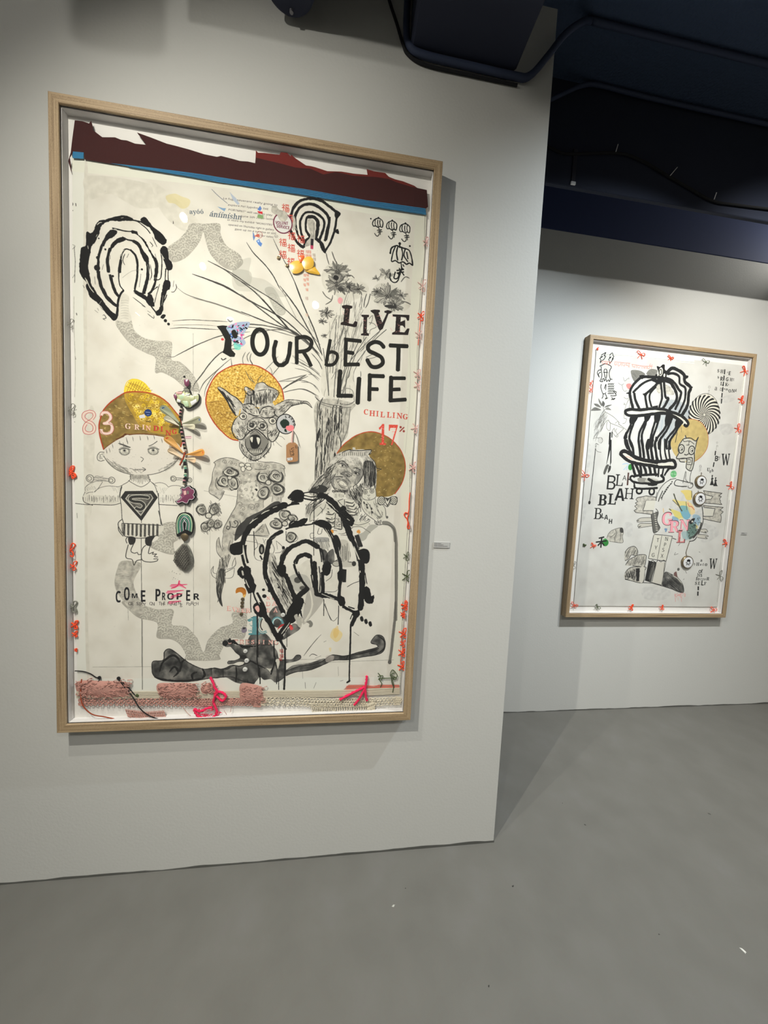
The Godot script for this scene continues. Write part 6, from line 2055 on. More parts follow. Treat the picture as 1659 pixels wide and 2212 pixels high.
	fill([1114,358,17,35,-10,27,-6,-25], 131, false)
	fill([1120,389,32,-20,11,19,-21,3], 132, false)
	ring(1159, 374, 18.1, 21.3, 2.7, 133, 0, 0)
	line([1147,372,24,-1], 2.1, 134)
	line([1148,381,20,-1], 2.1, 134)
	fill([1137,418,21,-16,6,18,14,9,-8,22,-16,-9], 135, false)
	fill([1143,418,13,-8,0,16], 136, false)
	wash([1474,238,49,-1,5,128,-59,46,-1,-22,31,-58], "pale")
	fill([1503,352,19,0,0,68,-19,-3], 137, false)
	fill([1502,395,20,0,0,25,-19,0], 138, false)
	line([1518,248,4,91], 2.7, .50)
	type_to("C", 247, 2958, 81.2, 36, -0.008, 102, "Droid Sans", true)
	type_to("O", 301, 2942, 92.6, 39, -0.009, 102, "Droid Sans", true)
	type_to("M", 350, 2925, 32.7, 41, -0.01, 102, "Droid Sans", true)
	type_to("E", 407, 2951, 82.2, 36, -0.008, 102, "Droid Sans", true)
	type_to("P", 503, 2945, 87.1, 39, -0.008, 102, "Droid Sans", true)
	type_to("R", 549, 2938, 54.2, 27, -0.009, 102, "Droid Sans", true)
	type_to("O", 583, 2935, 47.3, 49, -0.009, 102, "Droid Sans", true)
	type_to("P", 642, 2933, 45.8, 45, -0.009, 102, "Droid Sans", true)
	type_to("E", 708, 2942, 77.9, 33, -0.009, 102, "Droid Sans", true)
	type_to("R", 758, 2934, 46.2, 46, -0.009, 102, "Droid Sans", true)
	glaze([612,2825,109,-3,-104,23], 139)
	ink([612,2825,109,-3], 7.9, 140, 0.5, 0.5)
	glaze([666,2793,-12,41,-42,19,60,-40], 139)
	ink([666,2793,-12,41,-42,19], 7.9, 140, 0.5, 0.5)
	glaze([667,2815,46,36,-41,-16], 139)
	ink([667,2815,46,36], 7.9, 140, 0.5, 0.5)
	glaze([587,2873,110,-8,-104,28], 139)
	ink([587,2873,110,-8], 7.9, 140, 0.5, 0.5)
	glaze([613,2908,75,-20,-70,40], 139)
	ink([613,2908,75,-20], 7.9, 140, 0.5, 0.5)
	glaze([596,2949,84,-5,-78,25], 139)
	ink([596,2949,84,-5], 7.9, 140, 0.5, 0.5)
	type("O", 330, 2976, 22.4, 141, "Droid Sans", 1, 0, false, 0)
	type("R", 346, 2979, 22.4, 141, "Droid Sans", 1, 0, false, 0)
	type("S", 383, 2975, 22.5, 141, "Droid Sans", 1, 0, false, 0)
	type("T", 398, 2979, 22.5, 141, "Droid Sans", 1, 0, false, 0)
	type("A", 414, 2972, 22.5, 141, "Droid Sans", 1, 0, false, 0)
	type("Y", 430, 2980, 22.6, 141, "Droid Sans", 1, 0, false, 0)
	type("O", 468, 2975, 22.6, 141, "Droid Sans", 1, 0, false, 0)
	type("N", 483, 2978, 22.6, 141, "Droid Sans", 1, 0, false, 0)
	type("T", 530, 2974, 22.7, 141, "Droid Sans", 1, 0, false, 0)
	type("H", 546, 2978, 22.8, 141, "Droid Sans", 1, 0, false, 0)
	type("E", 561, 2971, 22.8, 141, "Droid Sans", 1, 0, false, 0)
	type("f", 588, 2974, 22.8, 141, "Droid Sans", 1, 0, false, 0)
	type("u", 602, 2977, 22.9, 141, "Droid Sans", 1, 0, false, 0)
	type("C", 616, 2971, 22.9, 141, "Droid Sans", 1, 0, false, 0)
	type("K", 630, 2979, 22.9, 141, "Droid Sans", 1, 0, false, 0)
	type("I", 644, 2975, 22.9, 141, "Droid Sans", 1, 0, false, 0)
	type("N", 658, 2970, 22.9, 141, "Droid Sans", 1, 0, false, 0)
	type("g", 672, 2981, 23, 141, "Droid Sans", 1, 0, false, 0)
	type("P", 713, 2973, 23, 141, "Droid Sans", 1, 0, false, 0)
	type("o", 729, 2977, 23.1, 141, "Droid Sans", 1, 0, false, 0)
	type("R", 745, 2970, 23.1, 141, "Droid Sans", 1, 0, false, 0)
	type("C", 762, 2978, 23.1, 141, "Droid Sans", 1, 0, false, 0)
	type("H", 778, 2974, 23.2, 141, "Droid Sans", 1, 0, false, 0)
	fill(oval(686, 1369, 7.5, 7.5, 20, 0), .05)
	speckle(586, 2717, 84, 71, 14, 2.6, .35)
	ink([-14,341,11,-6,6,11,-6,16,-8,-6], 4.5, .35)
	ink([19,340,2,18], 4.5, .35)
	ink([-7,385,11,3], 4.5, .35)
	line([11,606,6,92,-4,134], 3, .35)
	ink([-56,615,44,-17,29,7,-34,43,11,54,-15,64], 2.3, .50)
	ink([-22,789,15,22,22,-34], 2.3, .50)
	line([606,367,2,15], 3.2, .30)
	line([19,1020,3,15], 4.6, .40)
	line([5,1298,4,20], 3.9, .50)
	ink([8,918,-5,199,3,241,-4,205], 2.3, .70)
	ink([-25,1080,23,-18,9,11,-28,31,19,-10,-8,49], 3.1, .40)
	ink([-33,1574,26,30,7,49,-27,19,31,-11,-20,51,21,15], 3.2, .40)
	ink([-26,1585,26,27], 3.2, .40)
	ink([-8,1654,23,-10], 3.2, .40)
	line([9,2338,2,34], 2.5, .50)
	ink([2302,82,3,129,12,172,5,195], 2.7, .40)
	ink([2304,515,-1,222,0,315,11,273,1,277,-7,378], 2.7, .45)
	ink([2296,1862,9,237,-5,338,1,294,5,352], 2.9, .45)
	ink([2298,2936,6,201,-3,223,10,277], 3, .45)

func draw_sheet_a() -> void:
	draw_sheet_a_1()
	draw_sheet_a_2()
	draw_sheet_a_3()
	draw_sheet_a_4()


# ------------------------------------------------------------------ the collage on the back wall, drawn on its sheet
func draw_sheet_b_1() -> void:
	fill([-57,-75,1509,-2,16,126,-1310,1,-205,-21], 0, false)
	fill([2258,-5,59,-51,82,1921,-143,6], 0, false)
	ink([140,52,393,-10,481,-4,452,-5], 3.5, .70)
	ink([-26,52,7,443,3,500], 3.5, .70)
	ink([2262,21,12,707,-21,562,-20,582], 4, .72)
	ink([2232,1795,12,405,3,653,13,504], 4.9, .70)
	wash([1963,843,191,-32,37,109,-146,47], "smudge_b")
	wash([1904,481,206,-72,64,68,-156,50], "smudge_b")
	wash([1762,2218,320,43,70,127,-250,101], "smudge_b")
	wash([657,2260,119,13,-2,161,-98,3], "smudge_b")
	wash([1055,3153,415,50,-88,132,-308,-16], "smudge_b")
	wash([-91,1247,132,4,3,320,-82,71], "smudge_b")
	wash([-83,1779,94,62,48,337,-90,140], "smudge_b")
	speckle(3649, 981, 1517, 1890, 160, 1.9, .60)
	ink([3835,2884,513,35,736,53], 3.3, .50)
	wash([159,780,78,28,-15,127,-53,131,-87,65,-15,-58,20,-170], "smudge_b")
	fill([92,627,37,47,32,39,-13,9,-42,-46], .50)
	hatch([92,627,37,47,32,39,-13,9,-42,-46], 40, 12.3, 3.5, .20, 0.3, 0.3)
	ink([92,627,37,47,32,39,-13,9,-42,-46,-14,-49], 3.5, .30)
	fill([34,702,52,0,50,38,-66,-11], .50)
	hatch([34,702,52,0,50,38,-66,-11], 40, 12.3, 3.5, .20, 0.3, 0.3)
	ink([34,702,52,0,50,38,-66,-11,-36,-27], 3.5, .30)
	fill([2,792,51,-45,87,26,-74,14], .50)
	hatch([2,792,51,-45,87,26,-74,14], 40, 12.3, 3.5, .20, 0.3, 0.3)
	ink([2,792,51,-45,87,26,-74,14,-64,5], 3.5, .30)
	fill([291,694,-64,14,-35,28,63,-22], .50)
	hatch([291,694,-64,14,-35,28,63,-22], 40, 12.4, 3.6, .20, 0.3, 0.3)
	ink([291,694,-64,14,-35,28,63,-22,36,-20], 3.6, .30)
	fill([156,655,31,31,-15,43,-22,-40], .40)
	hatch([156,655,31,31,-15,43,-22,-40], 40, 12.3, 3.5, .10, 0.3, 0.3)
	ink([156,655,31,31,-15,43,-22,-40,6,-34], 3.5, .20)
	fill([289,762,-50,-30,-26,27], .60)
	hatch([289,762,-50,-30,-26,27], 40, 12.4, 3.6, .30, 0.3, 0.3)
	ink([289,762,-50,-30,-26,27,76,3], 3.6, .40)
	fill([525,230,65,-14,88,9,61,36,-83,24,-12,68,-57,6,-45,-63], .55)
	hatch([525,230,65,-14,88,9,61,36,-83,24,-12,68,-57,6,-45,-63], 40, 12.4, 3.6, .25, 0.3, 0.3)
	ink([525,230,65,-14,88,9,61,36,-83,24,-12,68,-57,6,-45,-63,-17,-66], 3.6, .35)
	fill([757,251,33,-53,56,-18,69,14,-22,61,-66,15], .55)
	hatch([757,251,33,-53,56,-18,69,14,-22,61,-66,15], 40, 12.6, 3.6, .25, 0.3, 0.3)
	ink([757,251,33,-53,56,-18,69,14,-22,61,-66,15,-70,-19], 3.6, .35)
	ink([172,729,15,49,41,30], 6.2, .50, 0.4)
	ink([227,800,109,51,93,69], 6.2, .50, 0.4)
	ink([421,937,81,45,62,39], 6.3, .50, 0.4)
	ink([266,907,41,30,78,20,118,34], 6.2, .50, 0.4)
	ink([422,946,-14,-42,-44,29], 6.3, .50, 0.4)
	ink([188,971,50,-62,37,-12], 6.2, .50, 0.4)
	ink([360,993,-23,52,64,64,27,-19,-44,-56,15,-36], 6.3, .50, 0.4)
	ink([391,1101,112,-110], 6.3, .50, 0.4)
	ink([248,916,0,85,50,30,-1,-101], 6.2, .50, 0.4)
	ink([489,856,39,6,-14,52,-37,11], 6.3, .50, 0.4)
	ink([537,598,-30,70,-20,86,2,102], 6.3, .50, 0.4)
	ink([558,613,-8,103,-19,86], 6.3, .50, 0.4)
	ink([459,580,40,21,36,-19], 6.2, .50, 0.4)
	ink([459,672,30,6,-22,-23], 6.3, .50, 0.4)
	ink([66,1157,45,-20,29,7], 6.2, .50, 0.4)
	ink([130,1145,46,-12,33,40,-25,36], 6.2, .50, 0.4)
	flecks([161,797,76,11,-29,170,-53,131,-73,22,0,-186], 34, 142, 112, 10, 3.5, 6.2, [.35, .50, .65])
	ring(175, 1167, 32.1, 35.7, 4.5, .55, 0, 0)
	ring(175, 1167, 14.3, 16.1, 3.6, .60, 0, 0)
	ink([305,1056,7,159], 23.3, .05, 0.2)
	ink([333,1046,5,76], 14.3, .05, 0.2)
	fill([308,1153,29,-2,28,300,-14,48,-18,-214,-33,190,-6,14,9,-135], .05, false)
	fill([291,1496,40,-9,-22,69,-24,62,-24,-19], .35)
	fill([334,1507,29,-8,-2,54,-33,42], .20)
	ring(323, 1514, 15.6, 21.3, 5.7, .30, 0, 0)
	line([114,1280,-2,166,-4,255,-3,190,-8,108], 9.8, .12, 0.2)
	fill(oval(96, 2006, 17, 24.1, 20, 0), .08)
	ink([117,1279,-4,-39,-8,-16,14,-5,38,11], 5.6, .40, 0.3)
	ink([114,1286,29,32,61,9], 5.6, .40, 0.3)
	ink([111,1213,30,8], 5.6, .40, 0.3)
	ink([129,1245,-21,8,8,13], 5.6, .40, 0.3)
	ink([375,1043,-14,-42], 8.1, .60)
	wash([427,373,82,-33,63,53,0,84,-83,33,-62,-54], "smudge_b")
	glaze([479,410,55,-13,34,47,-45,29,-41,-30], 142)
	ink([422,323,24,48,43,-37,20,6,-12,-24], 5.3, .50)
	ink([355,404,49,21,36,-20], 5.3, .50)
	ink([414,424,14,49,32,31,28,-11], 5.3, .50)
	ink([73,75,39,-29,26,-14,-23,43,23,2,-23,47,-26,15,-20,31,4,-46,-19,-6,43,-33,-31,11], 9.5, .04, 0.3)
	ink([192,63,38,-36,14,35,14,7,-24,40,18,-10,-45,62,-12,-32,-11,-12,34,-36,-28,7], 9.6, .04, 0.3)
	ink([64,215,44,-24,35,-16,48,8,44,24,-18,44,-5,50,20,56,34,9], 9.6, .04, 0.3)
	ink([87,213,5,49,15,56,-4,50,-15,35,42,4,-16,-23,30,-19,4,32,25,-27,13,32,25,-27,12,24,15,-34], 9.6, .04, 0.3)
	ink([96,258,-45,12,-10,38,33,46,-18,-39,34,-28], 9.6, .04, 0.3)
	ink([150,240,-16,26,23,81,19,7,0,-91,-21,-23], 9.6, .04, 0.3)
	ink([127,288,65,-6], 9.6, .04, 0.3)
	ink([110,442,0,42,35,72,29,5,17,-18], 9.6, .04, 0.3)
	ink([163,496,17,-60,3,75], 9.7, .04, 0.3)
	ink([151,563,-1,42,-12,18], 9.7, .04, 0.3)
	ink([183,561,23,40,-16,26,36,-20], 9.7, .04, 0.3)
	ink([260,579,47,-4,36,-11,-42,-47,38,5,-7,26], 9.7, .04, 0.3)
	ink([281,594,22,32,26,-19,-54,21], 9.7, .04, 0.3)
	ink([207,425,9,16,10,-24], 7.9, .05, 0.3)
	ink([229,424,9,15,11,-24], 7.9, .05, 0.3)
	ink([251,422,9,15,11,-24], 7.9, .05, 0.3)
	ink([274,420,9,15,10,-24], 7.9, .05, 0.3)
	ink([210,455,9,16,11,-24], 7.9, .05, 0.3)
	ink([232,453,9,16,11,-24], 7.9, .05, 0.3)
	ink([254,451,10,16,10,-24], 7.9, .05, 0.3)
	ink([277,449,9,16,11,-24], 7.9, .05, 0.3)
	ink([213,485,9,16,11,-25], 7.9, .05, 0.3)
	ink([235,483,9,16,11,-24], 7.9, .05, 0.3)
	ink([258,481,9,16,10,-24], 7.9, .05, 0.3)
	ink([280,479,9,16,11,-24], 8, .05, 0.3)
	ink([216,515,9,15,11,-24], 7.9, .05, 0.3)
	ink([238,513,9,16,11,-25], 7.9, .05, 0.3)
	ink([261,511,9,16,10,-25], 7.9, .05, 0.3)
	ink([283,509,9,16,11,-25], 8, .05, 0.3)
	ink([219,544,9,16,11,-24], 7.9, .05, 0.3)
	ink([241,542,10,16,10,-24], 7.9, .05, 0.3)
	ink([264,541,9,15,11,-24], 8, .05, 0.3)
	ink([286,539,9,16,11,-25], 8, .05, 0.3)
	ink([85,148,111,-3,38,5], 6.1, 143, 0.2)
	ink([90,155,17,23,26,-10], 6.1, 143, 0.2)
	ink([141,150,13,32,15,-26], 6.1, 143, 0.2)
	ink([169,152,8,36], 6.1, 143, 0.2)
	ink([197,152,8,29,11,-21], 6.1, 143, 0.2)
	ink([270,138,141,-1,95,-1], 6.1, 143, 0.2)
	ink([280,145,-1,29,23,2,2,-25], 6.1, 143, 0.2)
	ink([327,145,5,41,26,-15,7,-25], 6.2, 143, 0.2)
	ink([374,145,9,40], 6.2, 143, 0.2)
	ink([398,142,-2,26,29,9,1,-33], 6.2, 143, 0.2)
	ink([449,142,-1,29,22,-10,12,23], 6.2, 143, 0.2)
	ink([487,138,6,54], 6.2, 143, 0.2)
	ink([526,147,172,5,143,-10], 6.2, 143, 0.2)
	ink([536,150,12,28,28,-11,-8,22], 6.2, 143, 0.2)
	ink([593,149,6,41], 6.2, 143, 0.2)
	ink([621,150,-2,26,25,6,7,-26], 6.2, 143, 0.2)
	ink([679,153,6,37], 6.2, 143, 0.2)
	ink([699,156,12,24,16,-23,-1,30], 6.3, 143, 0.2)
	ink([746,151,6,33], 6.3, 143, 0.2)
	ink([766,154,-3,21,25,6,7,-26], 6.3, 143, 0.2)
	ink([804,112,-11,27,29,5,-1,34], 6.3, 143, 0.2)
	ink([829,118,-8,18], 6.3, 143, 0.2)
	glaze([1077,571,196,-16,169,73,100,157,-80,6,-266,-49,-155,-57], 144)
	glaze([982,767,317,2,-96,363,-126,-61], 145)
	wash([906,364,77,-7,14,118,-49,-4], "pale")
	wash([1053,368,92,26,60,89,-129,-6], "pale")
	ink([1120,602,105,51], 11, 146, 0.3, 0.5)
	ink([1177,580,132,110], 11, 146, 0.3, 0.5)
	ink([1293,553,56,134], 11.1, 146, 0.3, 0.5)
	ink([1402,631,100,157], 11.2, 146, 0.3, 0.5)
	ink([1438,593,97,132], 11.2, 146, 0.3, 0.5)
	ink([1005,791,5,215], 11, 146, 0.3, 0.5)
	ink([1068,829,-1,243], 11, 146, 0.3, 0.5)
	ink([1147,824,-29,262], 11.1, 146, 0.3, 0.5)
	ink([1216,905,-29,176], 11.1, 146, 0.3, 0.5)
	fill(oval(1710, 716, 236.3, 287.5, 20, 0), .97)
	fill([1725,716,34,13,30,24,23,32,16,39,8,44,-1,47,-11,46,-33,12,18,-45,7,-45,-2,-44,-11,-41,-19,-35,-26,-27,-32,-17], .05)
	fill([1725,721,29,21,23,32,14,37,4,41,-4,44,-14,43,-24,41,-34,2,29,-37,20,-41,9,-42,1,-42,-9,-39,-18,-33,-27,-25], .05)
	fill([1723,725,23,29,13,36,3,39,-5,41,-16,39,-26,36,-34,32,-34,-9,38,-26,30,-33,21,-36,12,-39,1,-39,-9,-37,-18,-32], .05)
	fill([1721,728,14,34,3,37,-8,39,-16,36,-27,32,-35,27,-42,20,-30,-18,44,-15,38,-21,31,-28,22,-32,12,-37,1,-38,-9,-35], .05)
	fill([1717,731,4,35,-7,37,-17,33,-27,30,-34,22,-42,15,-46,6,-24,-26,47,0,43,-9,37,-17,31,-25,21,-30,12,-35,-1,-36], .05)
	fill([1712,732,-5,35,-17,31,-25,27,-35,20,-40,11,-44,2,-46,-7,-17,-33,45,14,45,4,41,-5,36,-14,30,-22,21,-29,9,-35], .05)
	fill([1708,731,-15,32,-24,25,-33,17,-38,9,-43,-1,-43,-11,-43,-21,-9,-35,42,26,41,17,42,7,39,-3,35,-12,28,-22,19,-29], .05)
	fill([1704,730,-23,25,-31,16,-37,8,-39,-4,-41,-13,-40,-23,-36,-32,1,-36,32,37,38,28,38,19,39,9,38,-2,32,-12,27,-22], .05)
	fill([1700,727,-28,17,-36,6,-37,-4,-38,-14,-36,-25,-33,-33,-27,-41,12,-33,21,44,28,38,32,28,36,20,38,10,36,-2,31,-12], .05)
	fill([1697,723,-32,8,-37,-4,-35,-15,-34,-25,-28,-34,-22,-41,-15,-46,19,-27,9,47,17,44,25,36,29,29,33,21,37,9,33,-4], .05)
	fill([1696,719,-35,-2,-34,-15,-31,-24,-25,-34,-19,-40,-10,-44,-3,-49,27,-20,-5,47,6,46,13,42,22,36,27,29,32,18,35,8], .05)
	fill([1695,715,-33,-13,-30,-23,-23,-32,-15,-39,-8,-44,2,-45,10,-46,33,-12,-18,44,-7,45,2,43,10,40,19,35,26,27,32,17], .05)
	fill([1696,710,-29,-21,-23,-31,-14,-37,-4,-41,4,-43,15,-43,23,-41,34,-1,-29,36,-20,41,-9,42,-1,40,9,39,18,33,27,25], .05)
	fill([1697,706,-22,-29,-13,-35,-3,-39,5,-40,16,-40,26,-36,33,-31,34,8,-38,26,-29,33,-21,36,-12,38,-2,39,9,37,18,32], .05)
	fill([1700,703,-14,-34,-3,-37,7,-38,17,-36,27,-32,34,-27,42,-20,31,17,-44,15,-38,21,-32,28,-21,33,-12,36,-2,38,10,35], .05)
	fill([1704,700,-4,-35,6,-37,17,-33,27,-29,35,-23,42,-15,46,-7,25,26,-47,0,-44,9,-37,18,-31,25,-22,30,-11,35,0,36], .05)
	fill([1708,699,5,-35,17,-31,26,-27,34,-20,41,-11,44,-3,47,7,18,33,-46,-14,-46,-4,-41,5,-36,15,-30,23,-21,28,-10,35], .05)
	fill([1713,700,15,-31,24,-26,33,-17,38,-10,43,1,45,12,43,20,10,36,-43,-27,-42,-17,-43,-7,-39,4,-35,12,-29,22,-18,29], .05)
	fill([1717,701,22,-25,32,-16,37,-8,40,4,41,13,41,23,38,32,-2,36,-33,-37,-38,-28,-39,-19,-40,-9,-38,2,-33,12,-27,22], .05)
	fill([1721,704,28,-17,36,-6,38,4,38,14,37,25,33,33,28,42,-11,34,-22,-45,-29,-38,-33,-29,-37,-20,-38,-10,-36,2,-31,12], .05)
	fill([1723,708,33,-8,37,4,35,15,35,25,29,35,23,41,16,47,-20,28,-10,-48,-18,-45,-25,-36,-30,-30,-33,-21,-37,-9,-33,4], .05)
	fill([1725,712,35,2,34,15,31,24,26,34,20,41,10,45,3,50,-27,20,4,-48,-6,-46,-13,-44,-22,-36,-27,-29,-33,-18,-35,-8], .05)
	ring(1710, 716, 236.3, 287.5, 5.9, .20, 0, 0)
	wash([1466,793,105,-3,111,37,86,86,47,116,-3,139,-71,116,-107,81,-179,11,-137,-84,-78,-123,-11,-90,70,-114,82,-97], "dullgold")
	glaze([1466,793,105,-3,111,37,86,86,47,116,-3,139,-71,116,-107,81,-179,11,-137,-84,-78,-123,-11,-90,70,-114,82,-97], 147)
	ink([1466,793,105,-3,111,37,86,86,47,116,-3,139,-71,116,-107,81], 5.9, 148)
	ink([1317,982,-4,54,-10,88], 9.7, .20)
	ink([1376,914,3,63], 4.9, .30)
	fill([1452,1018,26,34,151,27,25,-57,-13,65,-3,56,-9,185,-22,160,-88,-23,-7,-139,-15,47,-84,5,-69,-41,30,-103,-20,-72,35,-58,37,-48], .85)
	ring(1407, 1204, 47.2, 58.9, 13.8, .20, 0.3, 0)
	fill(oval(1407, 1204, 29.5, 39.3, 20, 0), .95)
	ring(1409, 1204, 21.6, 29.5, 6.9, .25, 0, 0)
	fill(oval(1416, 1209, 9.8, 13.8, 20, 0), .10)
	ring(1572, 1212, 47.5, 59.4, 13.8, .20, 0.3, 0)
	fill(oval(1572, 1212, 29.7, 39.6, 20, 0), .95)
	ring(1574, 1212, 21.8, 29.7, 6.9, .25, 0, 0)
	fill(oval(1581, 1217, 9.9, 13.9, 20, 0), .10)
	ink([1447,1013,15,41,-35,11,-36,48,-29,66,19,72,-31,85,141,-8,94,-15,15,36,-3,65], 13.7, .20, 0.3)
	ink([1457,1054,84,-6,78,32,36,-53,-19,61,-4,55,-14,93,14,111,-25,141,-89,-28,-10,-124,-110,6,15,36,74,1], 12.8, .20, 0.3)
	ink([1525,1344,42,-3,5,37,-43,3], 7.9, .20, 0.3)
	ink([1522,1409,65,5,-13,66], 8.9, .20, 0.3)
	ink([1463,1274,33,7,39,-21], 13.8, .20, 0.3)
	ink([1416,1066,26,35,82,-15,80,41], 8.8, .20, 0.3)
	ink([1513,1502,-8,66,-14,103], 7.9, .20, 0.3)
	ink([1608,1497,-13,66,7,102], 8, .20, 0.3)
	ink([1524,1511,3,102,48,44], 7, .20, 0.3)
	ink([1358,1668,33,-38,97,13,87,14,65,6,15,37], 10.9, .20, 0.3)
	ink([1358,1668,10,37,87,14,105,-5], 12.9, .20, 0.3)
	ink([1580,1704,4,27,53,-2,16,-48,-44,-7], 9, .20, 0.3)
	ink([1479,1144,43,6], 7.9, .20, 0.3)
	fill([1503,1087,20,-10,9,27,-20,10], .50)
	fill(oval(1515, 1137, 13.8, 15.8, 20, 0), .50)
	ink([1099,1913,29,-112,62,-96,96,-70,92,-23], 8.9, .25, 0.2)
	ink([1184,1921,21,-87,51,-95,67,-59], 8.9, .25, 0.2)
	ink([1257,1655,38,-30], 8.9, .25, 0.2)
	ink([1171,1901,13,-24], 13.8, .12, 0.3)
	ink([1188,1872,13,-23], 13.8, .12, 0.3)
	ink([1206,1843,13,-22], 13.8, .12, 0.3)
	ink([1223,1815,14,-21], 13.8, .12, 0.3)
	ink([1241,1786,13,-20], 13.8, .12, 0.3)
	ink([1259,1757,13,-19], 13.8, .12, 0.3)
	ink([1276,1728,14,-18], 13.8, .12, 0.3)
	ink([1294,1700,13,-18], 13.8, .12, 0.3)
	ink([1311,1671,14,-17], 13.8, .12, 0.3)
	wash([1481,1778,162,-8,39,142,50,152,105,-77,28,135,-8,184,-85,150,-122,22,-97,-116,51,-165,-56,-44,-48,29,-170,-137,26,-127,122,3], "smudge_b")
	glaze([1471,1778,162,-8,25,116,-80,13,-50,-70], 149)
	glaze([1354,1909,124,12,104,14,27,134,-85,-23], 150)
	glaze([1309,2037,125,22,97,41,19,71,-103,-5,-71,-78], 151)
	glaze([1487,1993,145,12,36,125,-66,48,-79,-60], 152)
	glaze([1580,1917,110,58,44,98,-80,22], 153)
	glaze([1383,2142,94,23,-2,64,-74,-16], 154)
	glaze([1707,2111,116,13,4,110,-78,39], 155)
	glaze([1657,2204,133,68,-7,110,-84,76,-61,-71], 156)
	glaze([1553,2362,81,-12,53,90,-79,30], 157)
	glaze([1765,2236,46,35,-27,38], 158)
	glaze([1507,2155,42,7,-4,55,-42,-8], 159)
	ink([1364,1824,40,74,61,87,61,79], 17.1, 160, 0.4)
	ink([1223,2036,17,58], 13.3, 161, 0.4)
	ink([1319,2036,34,26], 15.3, 162, 0.4)
	ink([1571,1926,30,116], 9.6, 163, 0.4)
	ink([1604,1943,26,44,42,7,47,43], 11.6, 164, 0.4)
	ink([1643,1770,13,98], 7.7, .30, 0.4)
	ink([1356,1918,99,67], 8.6, .40, 0.4)
	ink([1278,2327,35,-2,-16,37], 23, 165, 0.4)
	flecks([1639,2223,195,-99,18,145,-83,169,-105,-15], 40, 35, 45, 80, 6.8, 10.7, [.10, .20, 166, 167])
	fill([1657,2204,37,-38,50,-11,-23,64,-39,20], .10)
	fill(oval(1708, 2202, 15.6, 13.6, 20, 0), .90)
	fill(oval(1675, 2180, 9.7, 9.7, 20, 0), .90)
	ink([1836,1978,29,108,14,109,-30,130,-67,131,-90,30], 13.6, .25, 0.3)
	ink([1856,2214,-27,121,-80,103], 21.6, .25, 0.3)
	ink([1687,2440,78,-39,61,-94], 15.6, .25, 0.3)
	ink([1420,2449,63,16], 9.7, .25, 0.3)
	wash([805,1908,135,-33,150,11,15,44,-158,7,-34,144,159,-7,-4,54,-260,-16,-32,-26,46,-28,-43,-34,37,-19,-33,-25,38,-20,-33,-25], "pale", false)
	line([805,1908,135,-33,150,11,15,44,-158,7,-34,144,159,-7,-4,54,-260,-16,-32,-26,46,-28,-43,-34,37,-19,-33,-25,38,-20,-33,-25,17,-27], 8.4, .20, 0.3)
	wash([1828,1760,307,22,-48,39,43,7,-26,37,24,27,-8,18,36,31,-285,-10,-6,-45,103,-14,26,-38,-128,-21], "pale", false)
	line([1828,1760,307,22,-48,39,43,7,-26,37,24,27,-8,18,36,31,-285,-10,-6,-45,103,-14,26,-38,-128,-21,-38,-53], 8.7, .20, 0.3)
	wash([1855,1968,328,13,-48,39,56,25,-37,38,17,46,-2,69,-289,-40,-15,-36,167,-6,17,-111,-180,-10], "pale", false)
	line([1855,1968,328,13,-48,39,56,25,-37,38,17,46,-2,69,-289,-40,-15,-36,167,-6,17,-111,-180,-10,-14,-27], 8.8, .20, 0.3)
	fill([947,1937,148,-7,-14,135,-158,11], .93, false)
	fill([1857,1822,117,13,-6,37,-94,4], .93, false)
	fill([1871,2008,168,7,-8,96,-158,-3], .93, false)
	fill([1063,2173,-168,11,-64,42,38,-10,-27,28,138,-14,89,-4], .86)
	ink([1063,2173,-168,11,-64,42,38,-10,-27,28,138,-14,89,-4], 6.6, .30)
	fill([1073,2253,-179,7,-35,46,49,-11,-37,28,127,-22,79,-12], .86)
	ink([1073,2253,-179,7,-35,46,49,-11,-37,28,127,-22,79,-12], 6.6, .30)
	fill([1867,2306,73,-3,37,36,-53,1,34,18,-96,-15], .86)
	ink([1867,2306,73,-3,37,36,-53,1,34,18,-96,-15], 6.9, .30)
	fill([1835,2380,116,6,45,17,-52,11,35,26,-159,-13], .86)
	ink([1835,2380,116,6,45,17,-52,11,35,26,-159,-13], 6.9, .30)
	fill([1048,2128,106,-40,-7,117,63,106,-62,74,-42,-16,-34,-125], .40)
	ink([1085,2100,25,3], 9.5, .95)
	ink([1092,2130,27,4], 9.5, .95)
	ink([1100,2160,27,4], 9.5, .95)
	ink([1107,2191,29,3], 9.5, .95)
	ink([1115,2221,30,3], 9.5, .95)
	ink([1123,2251,30,3], 9.5, .95)
	ink([1130,2281,32,4], 9.5, .95)
	ink([1138,2312,32,3], 9.5, .95)
	ink([1145,2342,34,3], 9.5, .95)
	ink([1048,2128,21,98,37,143,22,17], 8.5, .10)
	ink([1109,2045,46,52,-8,108,63,106], 8.5, .20)
	ink([1189,1792,-38,100,-14,54], 13.2, .20)
	ink([1102,1814,-10,90], 7.5, .30)
	fill([1120,2404,298,27,-52,340,-288,-30], .94, false)
	line([1121,2413,-47,333,139,19,144,15,59,-358,-164,-13,-127,-5], 8.6, .20, 0.3)
	line([1248,2418,-31,342], 6.7, .25)
	type("T", 1173, 2511, 53.7, .15, "Droid Sans", 1, 0, false, 0)
	type("Y", 1155, 2616, 53.8, .15, "Droid Sans", 1, 0, false, 0)
	type("G", 1117, 2722, 53.8, .15, "Droid Sans", 1, 0, false, 0)
	type("N", 1302, 2489, 54, .15, "Droid Sans", 1, 0, false, 0)
	type("P", 1292, 2571, 54, .15, "Droid Sans", 1, 0, false, 0)
	type("S", 1275, 2645, 54.1, .15, "Droid Sans", 1, 0, false, 0)
